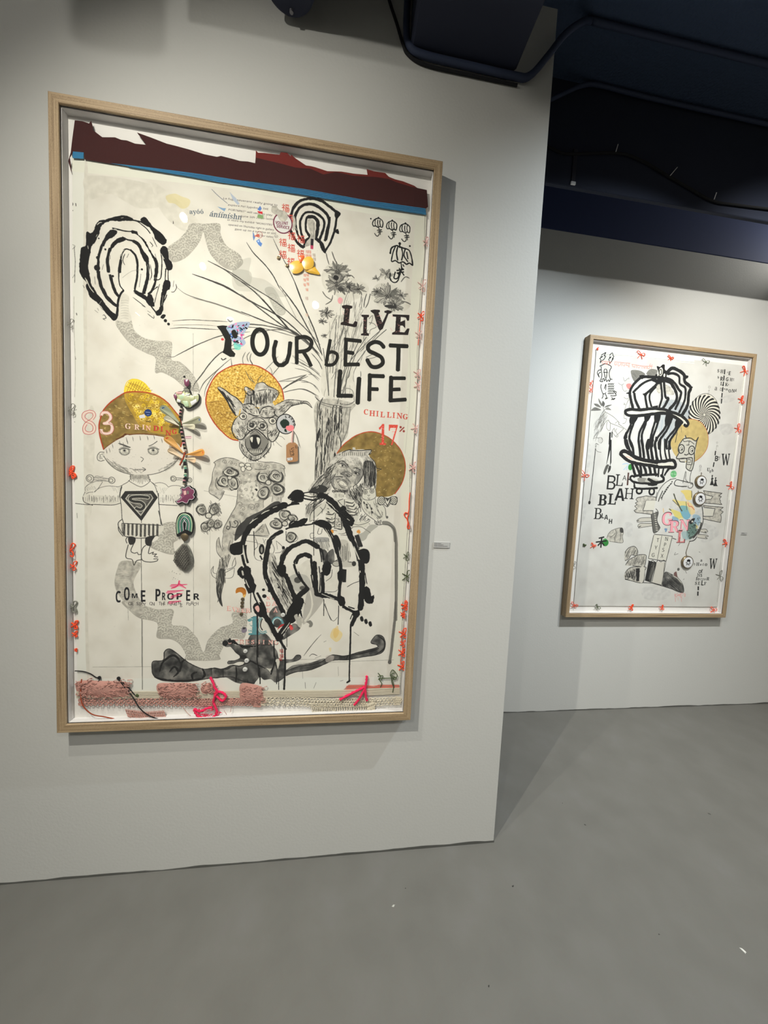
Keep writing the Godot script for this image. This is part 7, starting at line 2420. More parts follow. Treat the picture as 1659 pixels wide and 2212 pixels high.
	type("X", 1265, 2732, 54.2, .15, "Droid Sans", 1, 0, false, 0)
	line([1073,2778,42,17,27,-28,55,35,36,-37,44,26,37,-28,43,17], 8.6, .20)
	fill([1083,2777,124,25,-58,285,-95,-26], .10, false)
	hatch([1145,2794,72,8,-48,285,-71,1], 100, 11.6, 5.8, .40, 0.3, 0.3)
	fill([1216,2792,142,-3,-22,333,-167,-35], .90, false)
	line([1207,2802,-43,285,162,35,31,-342], 7.7, .30)
	line([1338,2790,0,174,-12,158], 5.8, .30)
	wash([1355,2936,138,35,112,63,73,92,13,103,-117,-18,-131,-54,-107,-35], "wash")
	hatch([1355,2936,250,98,86,195,-355,-107], 35, 15.6, 7.8, .08, 0.3, 0.3)
	ink([1484,2980,88,45,71,64], 13.7, .85, 0.4, 0.6)
	line([742,3048,225,42,213,6,179,44,170,44,152,45], 9.5, .15, 0.3)
	wash([701,2669,53,-64,87,-21,56,62,-13,64,-80,-7,-34,55,-56,28], "pale")
	ink([701,2669,53,-64,87,-21,56,62,-13,64,-80,-7,-34,55,-56,28], 8.5, .25, 0.3)
	hatch([701,2669,53,-64,87,-21,56,62,-13,64,-80,-7,-34,55,-56,28], 110, 18.9, 7.5, .25, 0.5, 0.4)
	wash([731,2849,41,-73,85,-48,66,-29,100,-2,15,45,-16,119,-81,1,-100,-6], "pale")
	ink([731,2849,41,-73,85,-48,66,-29,100,-2,15,45,-16,119,-81,1,-100,-6], 8.5, .25, 0.3)
	hatch([731,2849,41,-73,85,-48,66,-29,100,-2,15,45,-16,119,-81,1,-100,-6], 110, 19, 7.6, .25, 0.5, 0.4)
	wash([734,2967,33,-55,76,-38,200,-5,-4,55,-3,156,-89,11,-206,-52], "pale")
	ink([734,2967,33,-55,76,-38,200,-5,-4,55,-3,156,-89,11,-206,-52], 8.6, .25, 0.3)
	hatch([734,2967,33,-55,76,-38,200,-5,-4,55,-3,156,-89,11,-206,-52], 110, 19, 7.6, .25, 0.5, 0.4)
	fill([895,2891,60,-2,10,183,-40,1], .12, false)
	fill([968,2880,67,8,-9,192,-51,-8], .90)
	hatch([734,2967,150,-85,20,182,-163,-25], 70, 13.3, 9.5, .10, 0.3, 0.3)
	wash([405,2482,23,-70,63,-51,74,-24,60,-9,13,56,17,13,-17,56,16,77,-122,3,-78,-11], "pale")
	ink([405,2482,23,-70,63,-51,127,-29,30,65,-10,56,17,80,-123,0,-85,-11], 5.8, .30, 0.3)
	ink([521,2360,20,48,-16,63,7,62], 5.8, .30, 0.3)
	ink([449,2466,43,-22,34,-36], 5.8, .30, 0.3)
	ink([590,2357,12,49,11,27,-6,84], 5.8, .30, 0.3)
	fill([588,2344,38,-9,21,55,-38,8], .25)
	wash([1714,1407,43,-3,8,65,-38,40], "smudge_b")
	fill(oval(392, 2545, 46.5, 48, 20, 0), 168)
	glaze([346,2504,44,-22,18,34,-44,16], 169)
	fill(oval(657, 1498, 34.5, 43.1, 20, 0), 168)
	fill(oval(1329, 1554, 49.3, 49.3, 20, 0), 170)
	ink([1286,1552,85,4], 5.9, 171)
	ink([1314,1523,29,63], 5.9, 172)
	ink([532,1468,66,-17,33,18], 10, 173, 0.4)
	ink([555,1541,34,-35,27,-29], 10, 173, 0.4)
	ink([600,1539,12,-35], 10, 173, 0.4)
	line([284,2486,81,-20], 18.8, .06)
	line([329,2477,-2,63,1,76], 21.7, .06)
	line([245,2542,163,-26], 18.8, .06)
	line([327,2533,-47,57], 18.8, .06)
	line([327,2533,51,54], 18.8, .06)
	ink([676,292,133,-8,97,0], 41.2, .03, 0.2)
	ink([686,299,-78,74,-57,89,-13,60], 35.8, .03, 0.2)
	ink([538,522,29,91,40,98], 39.3, .03, 0.2)
	ink([909,305,-104,26,-91,50,-78,74,-51,55], 30.7, .03, 0.2)
	ink([605,517,29,90,69,105], 35.9, .03, 0.2)
	ink([967,299,-49,81,-88,84,-61,56], 34.4, .03, 0.2)
	ink([769,520,18,75,42,116], 34.3, .03, 0.2)
	ink([920,405,-76,92,0,85,39,90], 27.2, .03, 0.2)
	ink([979,324,35,133,12,101,-26,113], 30.9, .03, 0.2)
	ink([1024,286,23,117,35,125,41,14,-30,79,-33,54], 36.3, .03, 0.2)
	ink([1036,310,112,33,95,129,2,102,-85,111], 41.8, .03, 0.2)
	ink([1052,275,122,40,102,102,34,32,-10,86,-52,143], 36.4, .03, 0.2)
	ink([1075,222,86,-16,93,34,21,92,85,44,19,67,-5,121,-61,152], 32.7, .03, 0.2)
	ink([1063,206,71,-66,111,24,86,52,20,83,98,69,-19,88,0,155,-73,145], 45.4, .03, 0.2)
	ink([894,680,86,-20], 27.3, .03, 0.2)
	ragged([899,137,49,4,35,-33,34,1,6,50,28,31,9,76,-82,49,-82,-35,5,-42,37,-12], INK, 2)
	fill(oval(970, 202, 30.8, 57.9, 20, 0), .97)
	ring(965, 207, 18.1, 36.2, 10.9, .04, 0, 0)
	fill(oval(1028, 243, 14.5, 23.6, 20, 0), .95)
	fill(oval(931, 244, 12.7, 18.1, 20, 0), .95)
	ragged([655,281,77,-3,-24,45,-30,-6], INK, 2)
	ragged([482,527,64,-22,13,32,-48,-4], INK, 2)
	ragged([1331,216,65,2,-16,36,-35,-5], INK, 2)
	ragged([1438,360,45,-4,-29,46,-22,-15], INK, 2)
	ragged([729,515,67,-14,-15,43], INK, 2)
	ragged([1219,439,-66,-54,-15,-41,45,39], INK, 2)
	ragged([853,327,142,-38,33,30,-63,48,-71,-19], INK, 2)
	fill([480,772,54,-30,169,-30,250,-28,239,24,186,55,100,71,-4,52,-60,5,-109,-71,-206,-62,-149,-14,-238,44,-169,38], .97)
	ink([609,728,96,1,191,-32,156,-4,172,30,155,48,90,72,-15,45,-42,-15], 39.6, .03, 0.2)
	ink([609,728,-75,14,-35,28,42,40,134,-2,181,-31,144,-28], 39.6, .03, 0.2)
	ink([1000,749,147,-3,156,57,76,47], 45.8, .03, 0.2)
	ink([1330,775,54,31,25,41], 13, .90)
	ink([610,830,-15,120,-53,132,1,94,47,82], 32.5, .03, 0.2)
	ink([660,843,-62,227,21,101,48,82], 32.6, .03, 0.2)
	ink([849,803,-72,134,-37,106,4,120,29,83], 32.8, .03, 0.2)
	ink([811,806,11,93,-41,158,37,153], 32.8, .03, 0.2)
	ink([993,775,-37,106,-31,157,-16,114,-10,86], 33, .03, 0.2)
	ink([1011,765,-13,139,-48,176,4,121], 33, .03, 0.2)
	ink([1180,769,-59,169,-118,173,-8,105], 33.3, .03, 0.2)
	ink([1213,801,-60,161,-99,163,12,103], 33.3, .03, 0.2)
	ink([1327,836,-55,117,-103,138,15,129], 33.5, .03, 0.2)
	ink([1340,861,-45,117,-75,127,14,112], 33.6, .03, 0.2)
	ragged([582,832,114,-17,-48,97,-66,5], INK, 2)
	ragged([790,790,96,-7,-30,79,-47,13], INK, 2)
	ragged([942,762,89,1,-9,96,-67,13], INK, 2)
	ragged([1119,757,111,17,-55,117,-59,4], INK, 2)
	ragged([1276,822,102,19,-40,81,-60,4], INK, 2)
	ragged([508,1119,37,-97,20,93], INK, 2)
	ink([557,1137,31,78,55,91], 36.9, .03, 0.15)
	ink([602,1134,55,90,26,100], 37, .03, 0.15)
	ink([737,1124,32,120,25,114], 37.2, .03, 0.15)
	ink([782,1121,37,120,29,120], 37.2, .03, 0.15)
	ink([888,1114,-17,82,31,107,25,80], 37.4, .03, 0.15)
	ink([957,1109,-19,103,50,168], 37.5, .03, 0.15)
	ink([1018,1105,-24,56,56,215], 37.6, .03, 0.15)
	ink([929,1072,9,162,38,152], 25, .03, 0.15)
	ink([1000,1067,9,163,59,151], 25, .03, 0.15)
	ink([1072,1062,12,190,36,126], 25.1, .03, 0.15)
	ink([1137,1085,19,163,46,125], 25.2, .03, 0.15)
	ink([1202,1108,16,136,36,126], 25.3, .03, 0.15)
	ink([902,1101,-5,91], 24.9, .03, 0.15)
	fill([524,1320,36,-16,176,84,195,29,130,6,5,41,-208,-8,-172,-38,-126,-39], .97)
	fill([918,1417,207,6,174,-29,-5,47,-163,37,-208,-15], .97)
	ink([489,1343,18,-42,51,-10,72,29,104,48,117,20,208,22], 49.8, .03, 0.2)
	ink([488,1336,57,37,72,43,125,26,155,12,169,10], 42.6, .03, 0.2)
	ink([573,1358,70,16,26,25], 5.7, 174)
	ink([914,1390,125,11,144,-18,113,-16,48,52,-15,47,-63,4], 44.4, .03, 0.2)
	ink([922,1453,146,19,166,-9,95,3], 38.7, .03, 0.2)
	ink([674,1446,41,100,31,67], 37.3, .03, 0.2)
	ink([728,1450,56,92,49,100], 37.4, .03, 0.2)
	ink([805,1459,17,81,4,41], 37.6, .03, 0.2)
	ink([843,1457,46,65,15,61], 37.6, .03, 0.2)
	ink([936,1465,33,80,-3,42], 37.8, .03, 0.2)
	ink([1014,1467,37,115], 37.9, .03, 0.2)
	ink([957,1488,33,108], 25.2, .03, 0.2)
	ink([1029,1493,34,108], 25.3, .03, 0.2)
	ink([1091,1489,4,120], 25.4, .03, 0.2)
	ink([1163,1485,-9,93], 25.4, .03, 0.2)

func draw_sheet_b_2() -> void:
	ink([1245,1471,-59,114], 25.5, .03, 0.2)
	ink([1266,1470,-55,68], 25.5, .03, 0.2)
	ink([738,1613,136,-21,204,-18], 33.2, .03, 0.2)
	ink([665,1644,27,-29,47,12], 28.8, .03, 0.2)
	ink([666,1651,50,38,94,16,154,-1,129,-7], 31.7, .03, 0.2)
	ink([744,1736,20,40,131,4,205,-21], 29, .03, 0.2)
	ink([733,1702,11,34], 21.7, .03)
	fill([787,1638,131,-1,-10,49,-100,5], .60)
	fill([940,1629,146,13,4,35,-182,9], .80)
	ink([944,1644,118,40,112,-24,5,-47,-46,-34], 38.9, .03, 0.2)
	ink([952,1717,63,6,71,-13], 29.2, .03, 0.2)
	ring(826, 1814, 40.8, 36.4, 26.2, .04, 0.1, 0)
	fill(oval(826, 1814, 18.9, 18.9, 20, 0), .93)
	ring(1019, 1812, 38.2, 44.1, 26.4, .04, 0.1, 0)
	fill(oval(1018, 1805, 17.6, 22, 20, 0), .93)
	type("B", 306, 1816, 192.4, .08, "Droid Sans", 1, 0, false, 0)
	type("L", 443, 1760, 153.9, .08, "Droid Serif", 1, 0, false, 0)
	type("A", 555, 1681, 66.1, .08, "Droid Sans", 1, 0, false, 0)
	line([635,1574,3,171], 24.4, 175)
	line([636,1660,47,11], 14.4, .10)
	type("B", 213, 2038, 153.3, .08, "Droid Serif", 1, 0, true, 0)
	type("L", 360, 2018, 147.1, .08, "Droid Serif", 1, 0, true, 0)
	type("A", 464, 1962, 165.5, .08, "Droid Sans", 1, 0, true, 0)
	type("H", 597, 1932, 148.3, .08, "Droid Serif", 1, 0, false, 0)
	type("B", 172, 2225, 150.1, .08, "Droid Serif", 1, 0, false, 0)
	type("L", 286, 2210, 64.6, .08, "Droid Sans", 1, 0, true, 0)
	type("A", 337, 2228, 64.8, .08, "Droid Sans", 1, 0, true, 0)
	type("H", 403, 2281, 65.1, .08, "Droid Sans", 1, 0, true, 0)
	type("S", 1835, 129, 43, .08, "Droid Serif", 1, 0, true, 0)
	type("H", 1884, 133, 45.1, .08, "Droid Serif", 1, 0, true, 0)
	type("n", 1990, 124, 21.6, .08, "Droid Serif", 1, 0, false, 0)
	type("E", 2015, 149, 51.2, .08, "Droid Sans", 1, 0, true, 0)
	type("R", 1893, 237, 55, .08, "Droid Sans", 1, 0, true, 0)
	type("G", 1983, 233, 49.3, .08, "Droid Sans", 1, 0, true, 0)
	type("H", 2047, 227, 41.5, .08, "Droid Serif", 1, 0, true, 0)
	type("t", 2100, 220, 39.6, .08, "Droid Serif", 1, 0, false, 0)
	type("b", 1851, 209, 29.4, .08, "Droid Serif", 1, 0, true, 0)
	type("L", 1906, 297, 45.3, .08, "Droid Serif", 1, 0, true, 0)
	type("K", 1982, 300, 45.4, .08, "Droid Serif", 1, 0, true, 0)
	type("e", 2028, 288, 21.8, .08, "Droid Serif", 1, 0, true, 0)
	type("a", 1825, 371, 58.9, .08, "Droid Serif", 1, 0, false, 0)
	type("D", 1909, 371, 39.4, .08, "Droid Sans", 1, 0, false, 0)
	type("a", 1972, 350, 23.7, .08, "Droid Serif", 1, 0, true, 0)
	type("m", 2000, 356, 29.7, .08, "Droid Serif", 1, 0, true, 0)
	type("O", 2047, 382, 43.6, .08, "Droid Serif", 1, 0, true, 0)
	type("N", 2100, 378, 45.7, .08, "Droid Serif", 1, 0, true, 0)
	type("d", 2149, 362, 33.8, .08, "Droid Serif", 1, 0, true, 0)
	type("B", 1948, 1337, 72.5, .08, "Droid Sans", 1, 0, true, 0)
	type("T", 2005, 1315, 40.4, .08, "Droid Serif", 1, 0, false, 0)
	type("U", 1848, 1483, 44.3, .08, "Droid Serif", 1, 0, true, 0)
	type("g", 1893, 1495, 32.3, .08, "Droid Serif", 1, 0, true, 0)
	type("h", 1924, 1488, 36.4, .08, "Droid Serif", 1, 0, true, 0)
	line([1952,79,3,66], 17.7, .05)
	line([1952,163,2,68], 17.7, .05)
	line([1955,245,0,61], 17.7, .05)
	line([1954,320,1,61], 17.8, .05)
	line([1953,399,2,61], 17.8, .05)
	line([1957,477,2,65], 17.8, .05)
	line([1954,1196,-1,61], 18.1, .05)
	line([1950,1355,-5,65], 18.1, .05)
	type_to("W", 2069, 1391, 162.2, 136, -0.073, .06, "Droid Serif", true)
	type("O", 1722, 356, 35.2, .55, "Droid Serif", 1, 0, false, 0)
	type("e", 1728, 400, 35.2, .55, "Droid Serif", 1, 0, false, 0)
	type("C", 1723, 446, 35.3, .55, "Droid Serif", 1, 0, false, 0)
	type("o", 1948, 1095, 36.1, .55, "Droid Serif", 1, 0, false, 0)
	type("n", 1954, 1141, 36.1, .55, "Droid Serif", 1, 0, false, 0)
	type("i", 1954, 1182, 36.2, .55, "Droid Serif", 1, 0, false, 0)
	type("O", 1719, 1444, 36, .55, "Droid Serif", 1, 0, false, 0)
	type("S", 1725, 1490, 36.1, .55, "Droid Serif", 1, 0, false, 0)
	fill([1922,1677,76,-4,-19,-18,-22,-58,18,-15,-24,-13,6,-36,-23,2,7,39,-11,14,11,17,-13,52], .10, false)
	fill([1978,1688,76,-4,-19,-18,-20,-48,17,-13,-23,-11,7,-31,-24,1,7,34,-12,13,11,14,-14,44], .10, false)
	type("a", 1906, 2772, 41.7, .08, "Droid Serif", 1, 0, true, 0)
	type("s", 1808, 2825, 39.6, .08, "Droid Serif", 1, 0, false, 0)
	type("H", 1846, 2832, 45.7, .08, "Droid Serif", 1, 0, true, 0)
	type("a", 1908, 2828, 31.8, .08, "Droid Sans", 1, 0, true, 0)
	type("d", 1945, 2827, 33.9, .08, "Droid Serif", 1, 0, false, 0)
	type("o", 1988, 2832, 49.9, .08, "Droid Serif", 1, 0, true, 0)
	type("O", 1896, 2940, 45.9, .08, "Droid Sans", 1, 0, true, 0)
	type("f", 1937, 2930, 45.9, .08, "Droid Serif", 1, 0, true, 0)
	type("h", 1881, 2987, 45.9, .08, "Droid Serif", 1, 0, false, 0)
	type("i", 1913, 2989, 43.9, .08, "Droid Serif", 1, 0, false, 0)
	type("S", 1935, 2991, 44, .08, "Droid Sans", 1, 0, true, 0)
	type("f", 1867, 3043, 45.9, .08, "Droid Serif", 1, 0, true, 0)
	type("o", 1894, 3043, 44, .08, "Droid Serif", 1, 0, true, 0)
	type("r", 1941, 3042, 36, .08, "Droid Serif", 1, 0, false, 0)
	type("m", 1968, 3042, 36.1, .08, "Droid Serif", 1, 0, false, 0)
	type("e", 2015, 3041, 36.1, .08, "Droid Serif", 1, 0, false, 0)
	type("R", 2042, 3041, 46.2, .08, "Droid Serif", 1, 0, true, 0)
	type("S", 1860, 3109, 46, .08, "Droid Serif", 1, 0, true, 0)
	type("E", 1907, 3109, 46, .08, "Droid Serif", 1, 0, true, 0)
	type("L", 1956, 3117, 70.2, .08, "Droid Sans", 1, 0, true, 0)
	type("F", 2009, 3112, 46.2, .08, "Droid Serif", 1, 0, true, 0)
	type_to("W", 2057, 2871, 150.3, 130, 0.001, .08, "Droid Serif", true)
	line([1921,3132,7,56], 22, .05)
	line([1925,3207,6,62], 22.1, .05)
	type_to("G", 1210, 2277, 192.7, 184, -0.037, 176, "Droid Serif", true)
	type_to("G", 1217, 2270, 176.8, 168, -0.037, 177, "Droid Serif", true)
	type_to("R", 1336, 2373, 173.1, 190, -0.034, 176, "Droid Serif", true)
	type_to("R", 1343, 2365, 158.8, 173, -0.034, 177, "Droid Serif", true)
	type_to("N", 1503, 2340, 158.3, 174, -0.035, 176, "Droid Serif", true)
	type_to("N", 1510, 2332, 145.3, 157, -0.035, 177, "Droid Serif", true)
	type_to("L", 1483, 2514, 174.7, 143, -0.03, 176, "Droid Serif", true)
	type_to("L", 1490, 2506, 160.3, 126, -0.031, 178, "Droid Serif", true)
	ink([1535,2427,-1,73], 9.7, 179)
	ink([1556,2895,9,-18], 11.8, .30)
	fill([1501,2952,38,-28,30,73,44,18,-87,-26], 180)
	fill(oval(1568, 2891, 19.7, 21.6, 20, 0), .40)
	flecks([1545,3231,178,-3,12,104,-167,1], 30, 30, 0, 60, 6.9, 9.9, [181])
	ink([1557,3240,20,122], 8.9, 182)
	ink([1651,3239,25,122], 8.9, 182)
	ink([1551,2518,-26,37], 6.8, .50)
	ink([1495,2648,-16,37,60,-20], 6.8, .50)
	ink([1867,2629,22,8], 6.9, .50)
	ink([1676,3023,-8,19], 6.9, .50)
	ink([1683,2911,26,37], 6.9, .50)

func draw_sheet_b() -> void:
	draw_sheet_b_1()
	draw_sheet_b_2()


# ------------------------------------------------------------------ building the things
func wood_image(seed_: int, tone: Array) -> Image:
	# straight oak-like grain running along u
	var n := FastNoiseLite.new()
	n.seed = seed_
	n.frequency = 0.035
	n.fractal_octaves = 5
	var g := n.get_seamless_image(48, 512, false, false, 0.2)
	g.convert(Image.FORMAT_L8)
	g.resize(1024, 512, Image.INTERPOLATE_CUBIC)
	n.frequency = 0.006
	n.seed = seed_ + 5
	var big := n.get_seamless_image(1024, 512, false, false, 0.2)
	big.convert(Image.FORMAT_L8)
	var grad := Gradient.new()
	grad.offsets = PackedFloat32Array([0.0, 0.42, 0.55, 1.0])
	grad.colors = PackedColorArray(tone)
	var lut := []
	for i in 256: lut.append(grad.sample(i / 255.0))
	var a := g.get_data()
	var b := big.get_data()
	var out := PackedByteArray()
	out.resize(1024 * 512 * 4)
	for i in 1024 * 512:
		var w := sin(b[i] * 0.42) * 26.0     # cathedral figure
		var c: Color = lut[clampi(int(a[i] * 0.75 + 32.0 + w), 0, 255)]
		out[i * 4] = int(c.r * 255)
		out[i * 4 + 1] = int(c.g * 255)
		out[i * 4 + 2] = int(c.b * 255)
		out[i * 4 + 3] = 255
	return Image.create_from_data(1024, 512, false, Image.FORMAT_RGBA8, out)

func materials() -> void:
	M.wall = world_tex(mat(Color(0.768, 0.768, 0.752), 0.86), 0.35)
	M.wall.normal_enabled = true
	M.wall.normal_texture = noise_tex(0.05, 512, [], 3.0, 4)
	M.wall.normal_scale = 0.1
	M.floor = world_tex(mat(Color(1, 1, 1), 0.5), 1.9)
	M.floor.albedo_texture = noise_tex(0.008, 1024, [[0.0, Color(0.395, 0.39, 0.37)], [0.45, Color(0.41, 0.405, 0.385)], [0.6, Color(0.415, 0.41, 0.39)], [1.0, Color(0.43, 0.425, 0.41)]], 0.0, 9, 6)
	M.floor.normal_enabled = true
	M.floor.normal_texture = noise_tex(0.02, 512, [], 2.0, 14)
	M.floor.normal_scale = 0.12
	M.ceiling = world_tex(mat(Color(0.19, 0.255, 0.36), 0.8), 0.5)
	M.ceiling.normal_enabled = true
	M.ceiling.normal_texture = noise_tex(0.06, 512, [], 6.0, 24)
	M.ceiling.normal_scale = 0.5
	M.navy = mat(Color(0.11, 0.135, 0.22), 0.75)
	M.conduit = mat(Color(0.16, 0.2, 0.3), 0.75)
	M.beam = mat(Color(0.085, 0.115, 0.19), 0.85)
	M.cable = mat(Color(0.045, 0.05, 0.07), 0.9)
	M.white_tie = mat(Color(0.85, 0.85, 0.85), 0.5)
	M.black_metal = mat(Color(0.06, 0.06, 0.065), 0.45)
	M.lens = mat(Color(1, 1, 1), 0.4)
	M.lens.emission_enabled = true
	M.lens.emission = Color(1.0, 0.95, 0.86)
	M.lens.emission_energy_multiplier = 45.0
	M.oak = mat(Color.WHITE, 0.55)
	M.oak.albedo_texture = ImageTexture.create_from_image(wood_image(3, [Color(0.46, 0.38, 0.28), Color(0.60, 0.51, 0.39), Color(0.655, 0.565, 0.44), Color(0.72, 0.635, 0.51)]))
	M.oak_dark = mat(Color(0.36, 0.27, 0.17), 0.6)
	M.spacer = mat(Color(0.85, 0.84, 0.83), 0.8)
	M.backing = mat(Color(0.9, 0.89, 0.87), 0.9)
	M.glass = mat(Color(1, 1, 1, 0.01), 0.0)
	M.glass.metallic_specular = 0.28    # coated picture glass
	M.glass.transparency = BaseMaterial3D.TRANSPARENCY_ALPHA
	M.card = mat(Color(0.7, 0.7, 0.69), 0.6)

func structure(called: String, m: Mesh, material: Material) -> MeshInstance3D:
	var o := mesh_part(called, m, material)
	tag(o, "", "", "", "structure")
	return o

func build_room() -> void:
	var L := -3.6
	var R := 4.6
	var F := 4.2
	structure("floor", box(Vector3(L - 0.2, -0.15, ZB - 0.2), Vector3(R + 0.2, 0, F + 0.2)), M.floor)
	structure("wall_back", box(Vector3(L, -0.02, ZB - 0.18), Vector3(R, 3.2, ZB)), M.wall)
	structure("trim_1", box(Vector3(L, 3.19, ZB - 0.18), Vector3(R, 3.56, ZB + 0.004), 0.003), mat(Color(0.17, 0.225, 0.39), 0.8))
	structure("wall_partition", box(Vector3(L, -0.02, ZA - 0.15), Vector3(0.7195, 3.3, ZA), 0.0015), M.wall)
	structure("wall_left", box(Vector3(L - 0.2, -0.02, ZB - 0.2), Vector3(L, 3.6, F)), M.wall)
	structure("wall_right", box(Vector3(R, -0.02, ZB - 0.2), Vector3(R + 0.2, 3.6, F)), M.wall)
	structure("wall_front", box(Vector3(L - 0.2, -0.02, F), Vector3(R + 0.2, 3.6, F + 0.2)), M.wall)
	structure("ceiling", box(Vector3(L - 0.2, 3.5, ZB - 0.2), Vector3(R + 0.2, 3.7, F + 0.2)), M.ceiling)
	paint_lap("trim_5", -2.6, 0.718, ZA, 4)
	paint_lap("trim_6", 0.6, R, ZB, 6)
	var beam := structure("trim_2", box(Vector3(L, 3.03, ZB + 0.448), Vector3(R, 3.51, ZB + 0.47), 0.003), M.beam)
	tag(beam, "dark navy ceiling beam running along the back wall above the second frame", "beam")
	beam = structure("trim_3", box(Vector3(0.175, 3.045, ZA + 0.001), Vector3(0.57, 3.51, F), 0.01), M.navy)
	tag(beam, "boxed navy ceiling beam ending against the top of the white partition", "beam")
	structure("unseen_trim_4", box(Vector3(-0.5, 3.03, -0.95), Vector3(0.18, 3.51, -0.8), 0.006), M.navy)  # beam out of view, placed to shade the top of the partition

func paint_lap(called: String, x0: float, x1: float, z: float, seed_: int) -> void:
	# floor paint lapped a few millimetres up the wall, its edge uneven
	var n := FastNoiseLite.new()
	n.seed = seed_
	n.frequency = 1.0
	n.fractal_octaves = 4
	var st := tool()
	var x := x0
	while x < x1:
		var y0 := 0.006 + 0.008 * n.get_noise_1d(x * 3.0)
		var y1 := 0.006 + 0.008 * n.get_noise_1d((x + 0.02) * 3.0)
		quad(st, Vector3(x, y0, z + 0.0012), Vector3(x + 0.02, y1, z + 0.0012), Vector3(x + 0.02, -0.002, z + 0.003), Vector3(x, -0.002, z + 0.003))
		quad(st, Vector3(x, y0, z - 0.001), Vector3(x + 0.02, y1, z - 0.001), Vector3(x + 0.02, y1, z + 0.0012), Vector3(x, y0, z + 0.0012))
		x += 0.02
	structure(called, done(st), mat(Color(0.3, 0.3, 0.285), 0.7))

func rail(parent: Node, a: Vector3, b: Vector3, inward: Vector3, width: float, depth: float, lip: float, k: int) -> void:
	# one mitred rail of a box frame: outer corners a and b on the wall, inward towards the picture
	var st := tool()
	var along := (b - a).normalized()
	var z := Vector3(0, 0, depth)
	var ai := a + (inward + along) * width
	var bi := b + (inward - along) * width
	var e := 0.0016
	var ln := a.distance_to(b)
	var v0 := 0.11 * k
	var rows := [
		[a, b, 0.0], [a + z - Vector3(0, 0, e), b + z - Vector3(0, 0, e), depth], [a + z + (inward + along) * e, b + z + (inward - along) * e, depth + e],
		[ai + z - (inward + along) * e, bi + z - (inward - along) * e, depth + width], [ai + z - Vector3(0, 0, e), bi + z - Vector3(0, 0, e), depth + width + e], [ai + Vector3(0, 0, depth - lip), bi + Vector3(0, 0, depth - lip), depth + width + lip]]
	for i in rows.size() - 1:
		var p: Array = rows[i]
		var q: Array = rows[i + 1]
		var u0 := func(x: Vector3, w: float) -> Vector2: return Vector2((x - a).dot(along) / 0.9 + k * 0.37, w / 0.16 + v0)
		quad(st, p[0], q[0], q[1], p[1], u0.call(p[0], p[2]), u0.call(q[0], q[2]), u0.call(q[1], q[2]), u0.call(p[1], p[2]))
	mesh_part("frame_rail", done(st), M.oak, parent)

func box_frame(t: Node3D, w: float, h: float, width: float, depth: float, lip: float) -> void:
	# t stands at the middle of the bottom edge, on the wall
	var c := [Vector3(-w / 2, 0, 0), Vector3(w / 2, 0, 0), Vector3(w / 2, h, 0), Vector3(-w / 2, h, 0)]
	rail(t, c[1], c[0], Vector3.UP, width, depth, lip, 0)
	rail(t, c[2], c[1], Vector3.LEFT, width, depth, lip, 1)
	rail(t, c[3], c[2], Vector3.DOWN, width, depth, lip, 2)
	rail(t, c[0], c[3], Vector3.RIGHT, width, depth, lip, 3)
	var i := width + 0.0005
	var g := depth - lip
	mesh_part("glass_pane", box(Vector3(-w / 2 + i, i, g - 0.003), Vector3(w / 2 - i, h - i, g)), M.glass, t)
	# white fillets between the glass and the backing board
	var s := 0.0015
	var zz := g - 0.0035
	mesh_part("spacer", box(Vector3(-w / 2 + i, i, 0.016), Vector3(-w / 2 + i + s, h - i, zz)), M.spacer, t)
	mesh_part("spacer", box(Vector3(w / 2 - i - s, i, 0.016), Vector3(w / 2 - i, h - i, zz)), M.spacer, t)
	mesh_part("spacer", box(Vector3(-w / 2 + i + s, i, 0.016), Vector3(w / 2 - i - s, i + s, zz)), M.spacer, t)
	mesh_part("spacer", box(Vector3(-w / 2 + i + s, h - i - s, 0.016), Vector3(w / 2 - i - s, h - i, zz)), M.spacer, t)
	mesh_part("backing_board", box(Vector3(-w / 2 + 0.002, 0.002, 0.0005), Vector3(w / 2 - 0.002, h - 0.002, 0.016)), M.backing, t)

func sheet_mesh(w: float, h: float, thick: float, wave: float, nu := 16, nv := 28) -> ArrayMesh:
	# a sheet hanging a little uneven; its top left corner at the origin
	var st := tool()
	var at := func(i: int, j: int) -> Vector3:
		var u := float(i) / nu
		var v := float(j) / nv
		var edge := maxf(absf(u - 0.5) * 2.0, 0.0)
		var z := wave * (sin(u * 5.1 + v * 3.3) * 0.5 + sin(v * 13.0 + u * 2.0) * 0.5 * edge * edge)
		var x := u * w + (0.0015 * sin(v * 21.0) if i == 0 or i == nu else 0.0)
		return Vector3(x, -v * h, z)
	for i in nu:
		for j in nv:
			var p := [at.call(i, j), at.call(i + 1, j), at.call(i + 1, j + 1), at.call(i, j + 1)]
			var t := [Vector2(float(i) / nu, float(j) / nv), Vector2(float(i + 1) / nu, float(j) / nv), Vector2(float(i + 1) / nu, float(j + 1) / nv), Vector2(float(i) / nu, float(j + 1) / nv)]
			for k in [0, 1, 2, 0, 2, 3]:
				st.set_smooth_group(1)
				st.set_uv(t[k])
				st.add_vertex(p[k])
	var d := Vector3(0, 0, -thick)
	for j in nv:
		quad(st, at.call(0, j) + d, at.call(0, j), at.call(0, j + 1), at.call(0, j + 1) + d)
		quad(st, at.call(nu, j), at.call(nu, j) + d, at.call(nu, j + 1) + d, at.call(nu, j + 1))
	for i in nu:
		quad(st, at.call(i, 0) + d, at.call(i + 1, 0) + d, at.call(i + 1, 0), at.call(i, 0))
		quad(st, at.call(i, nv), at.call(i + 1, nv), at.call(i + 1, nv) + d, at.call(i, nv) + d)
	return done(st)

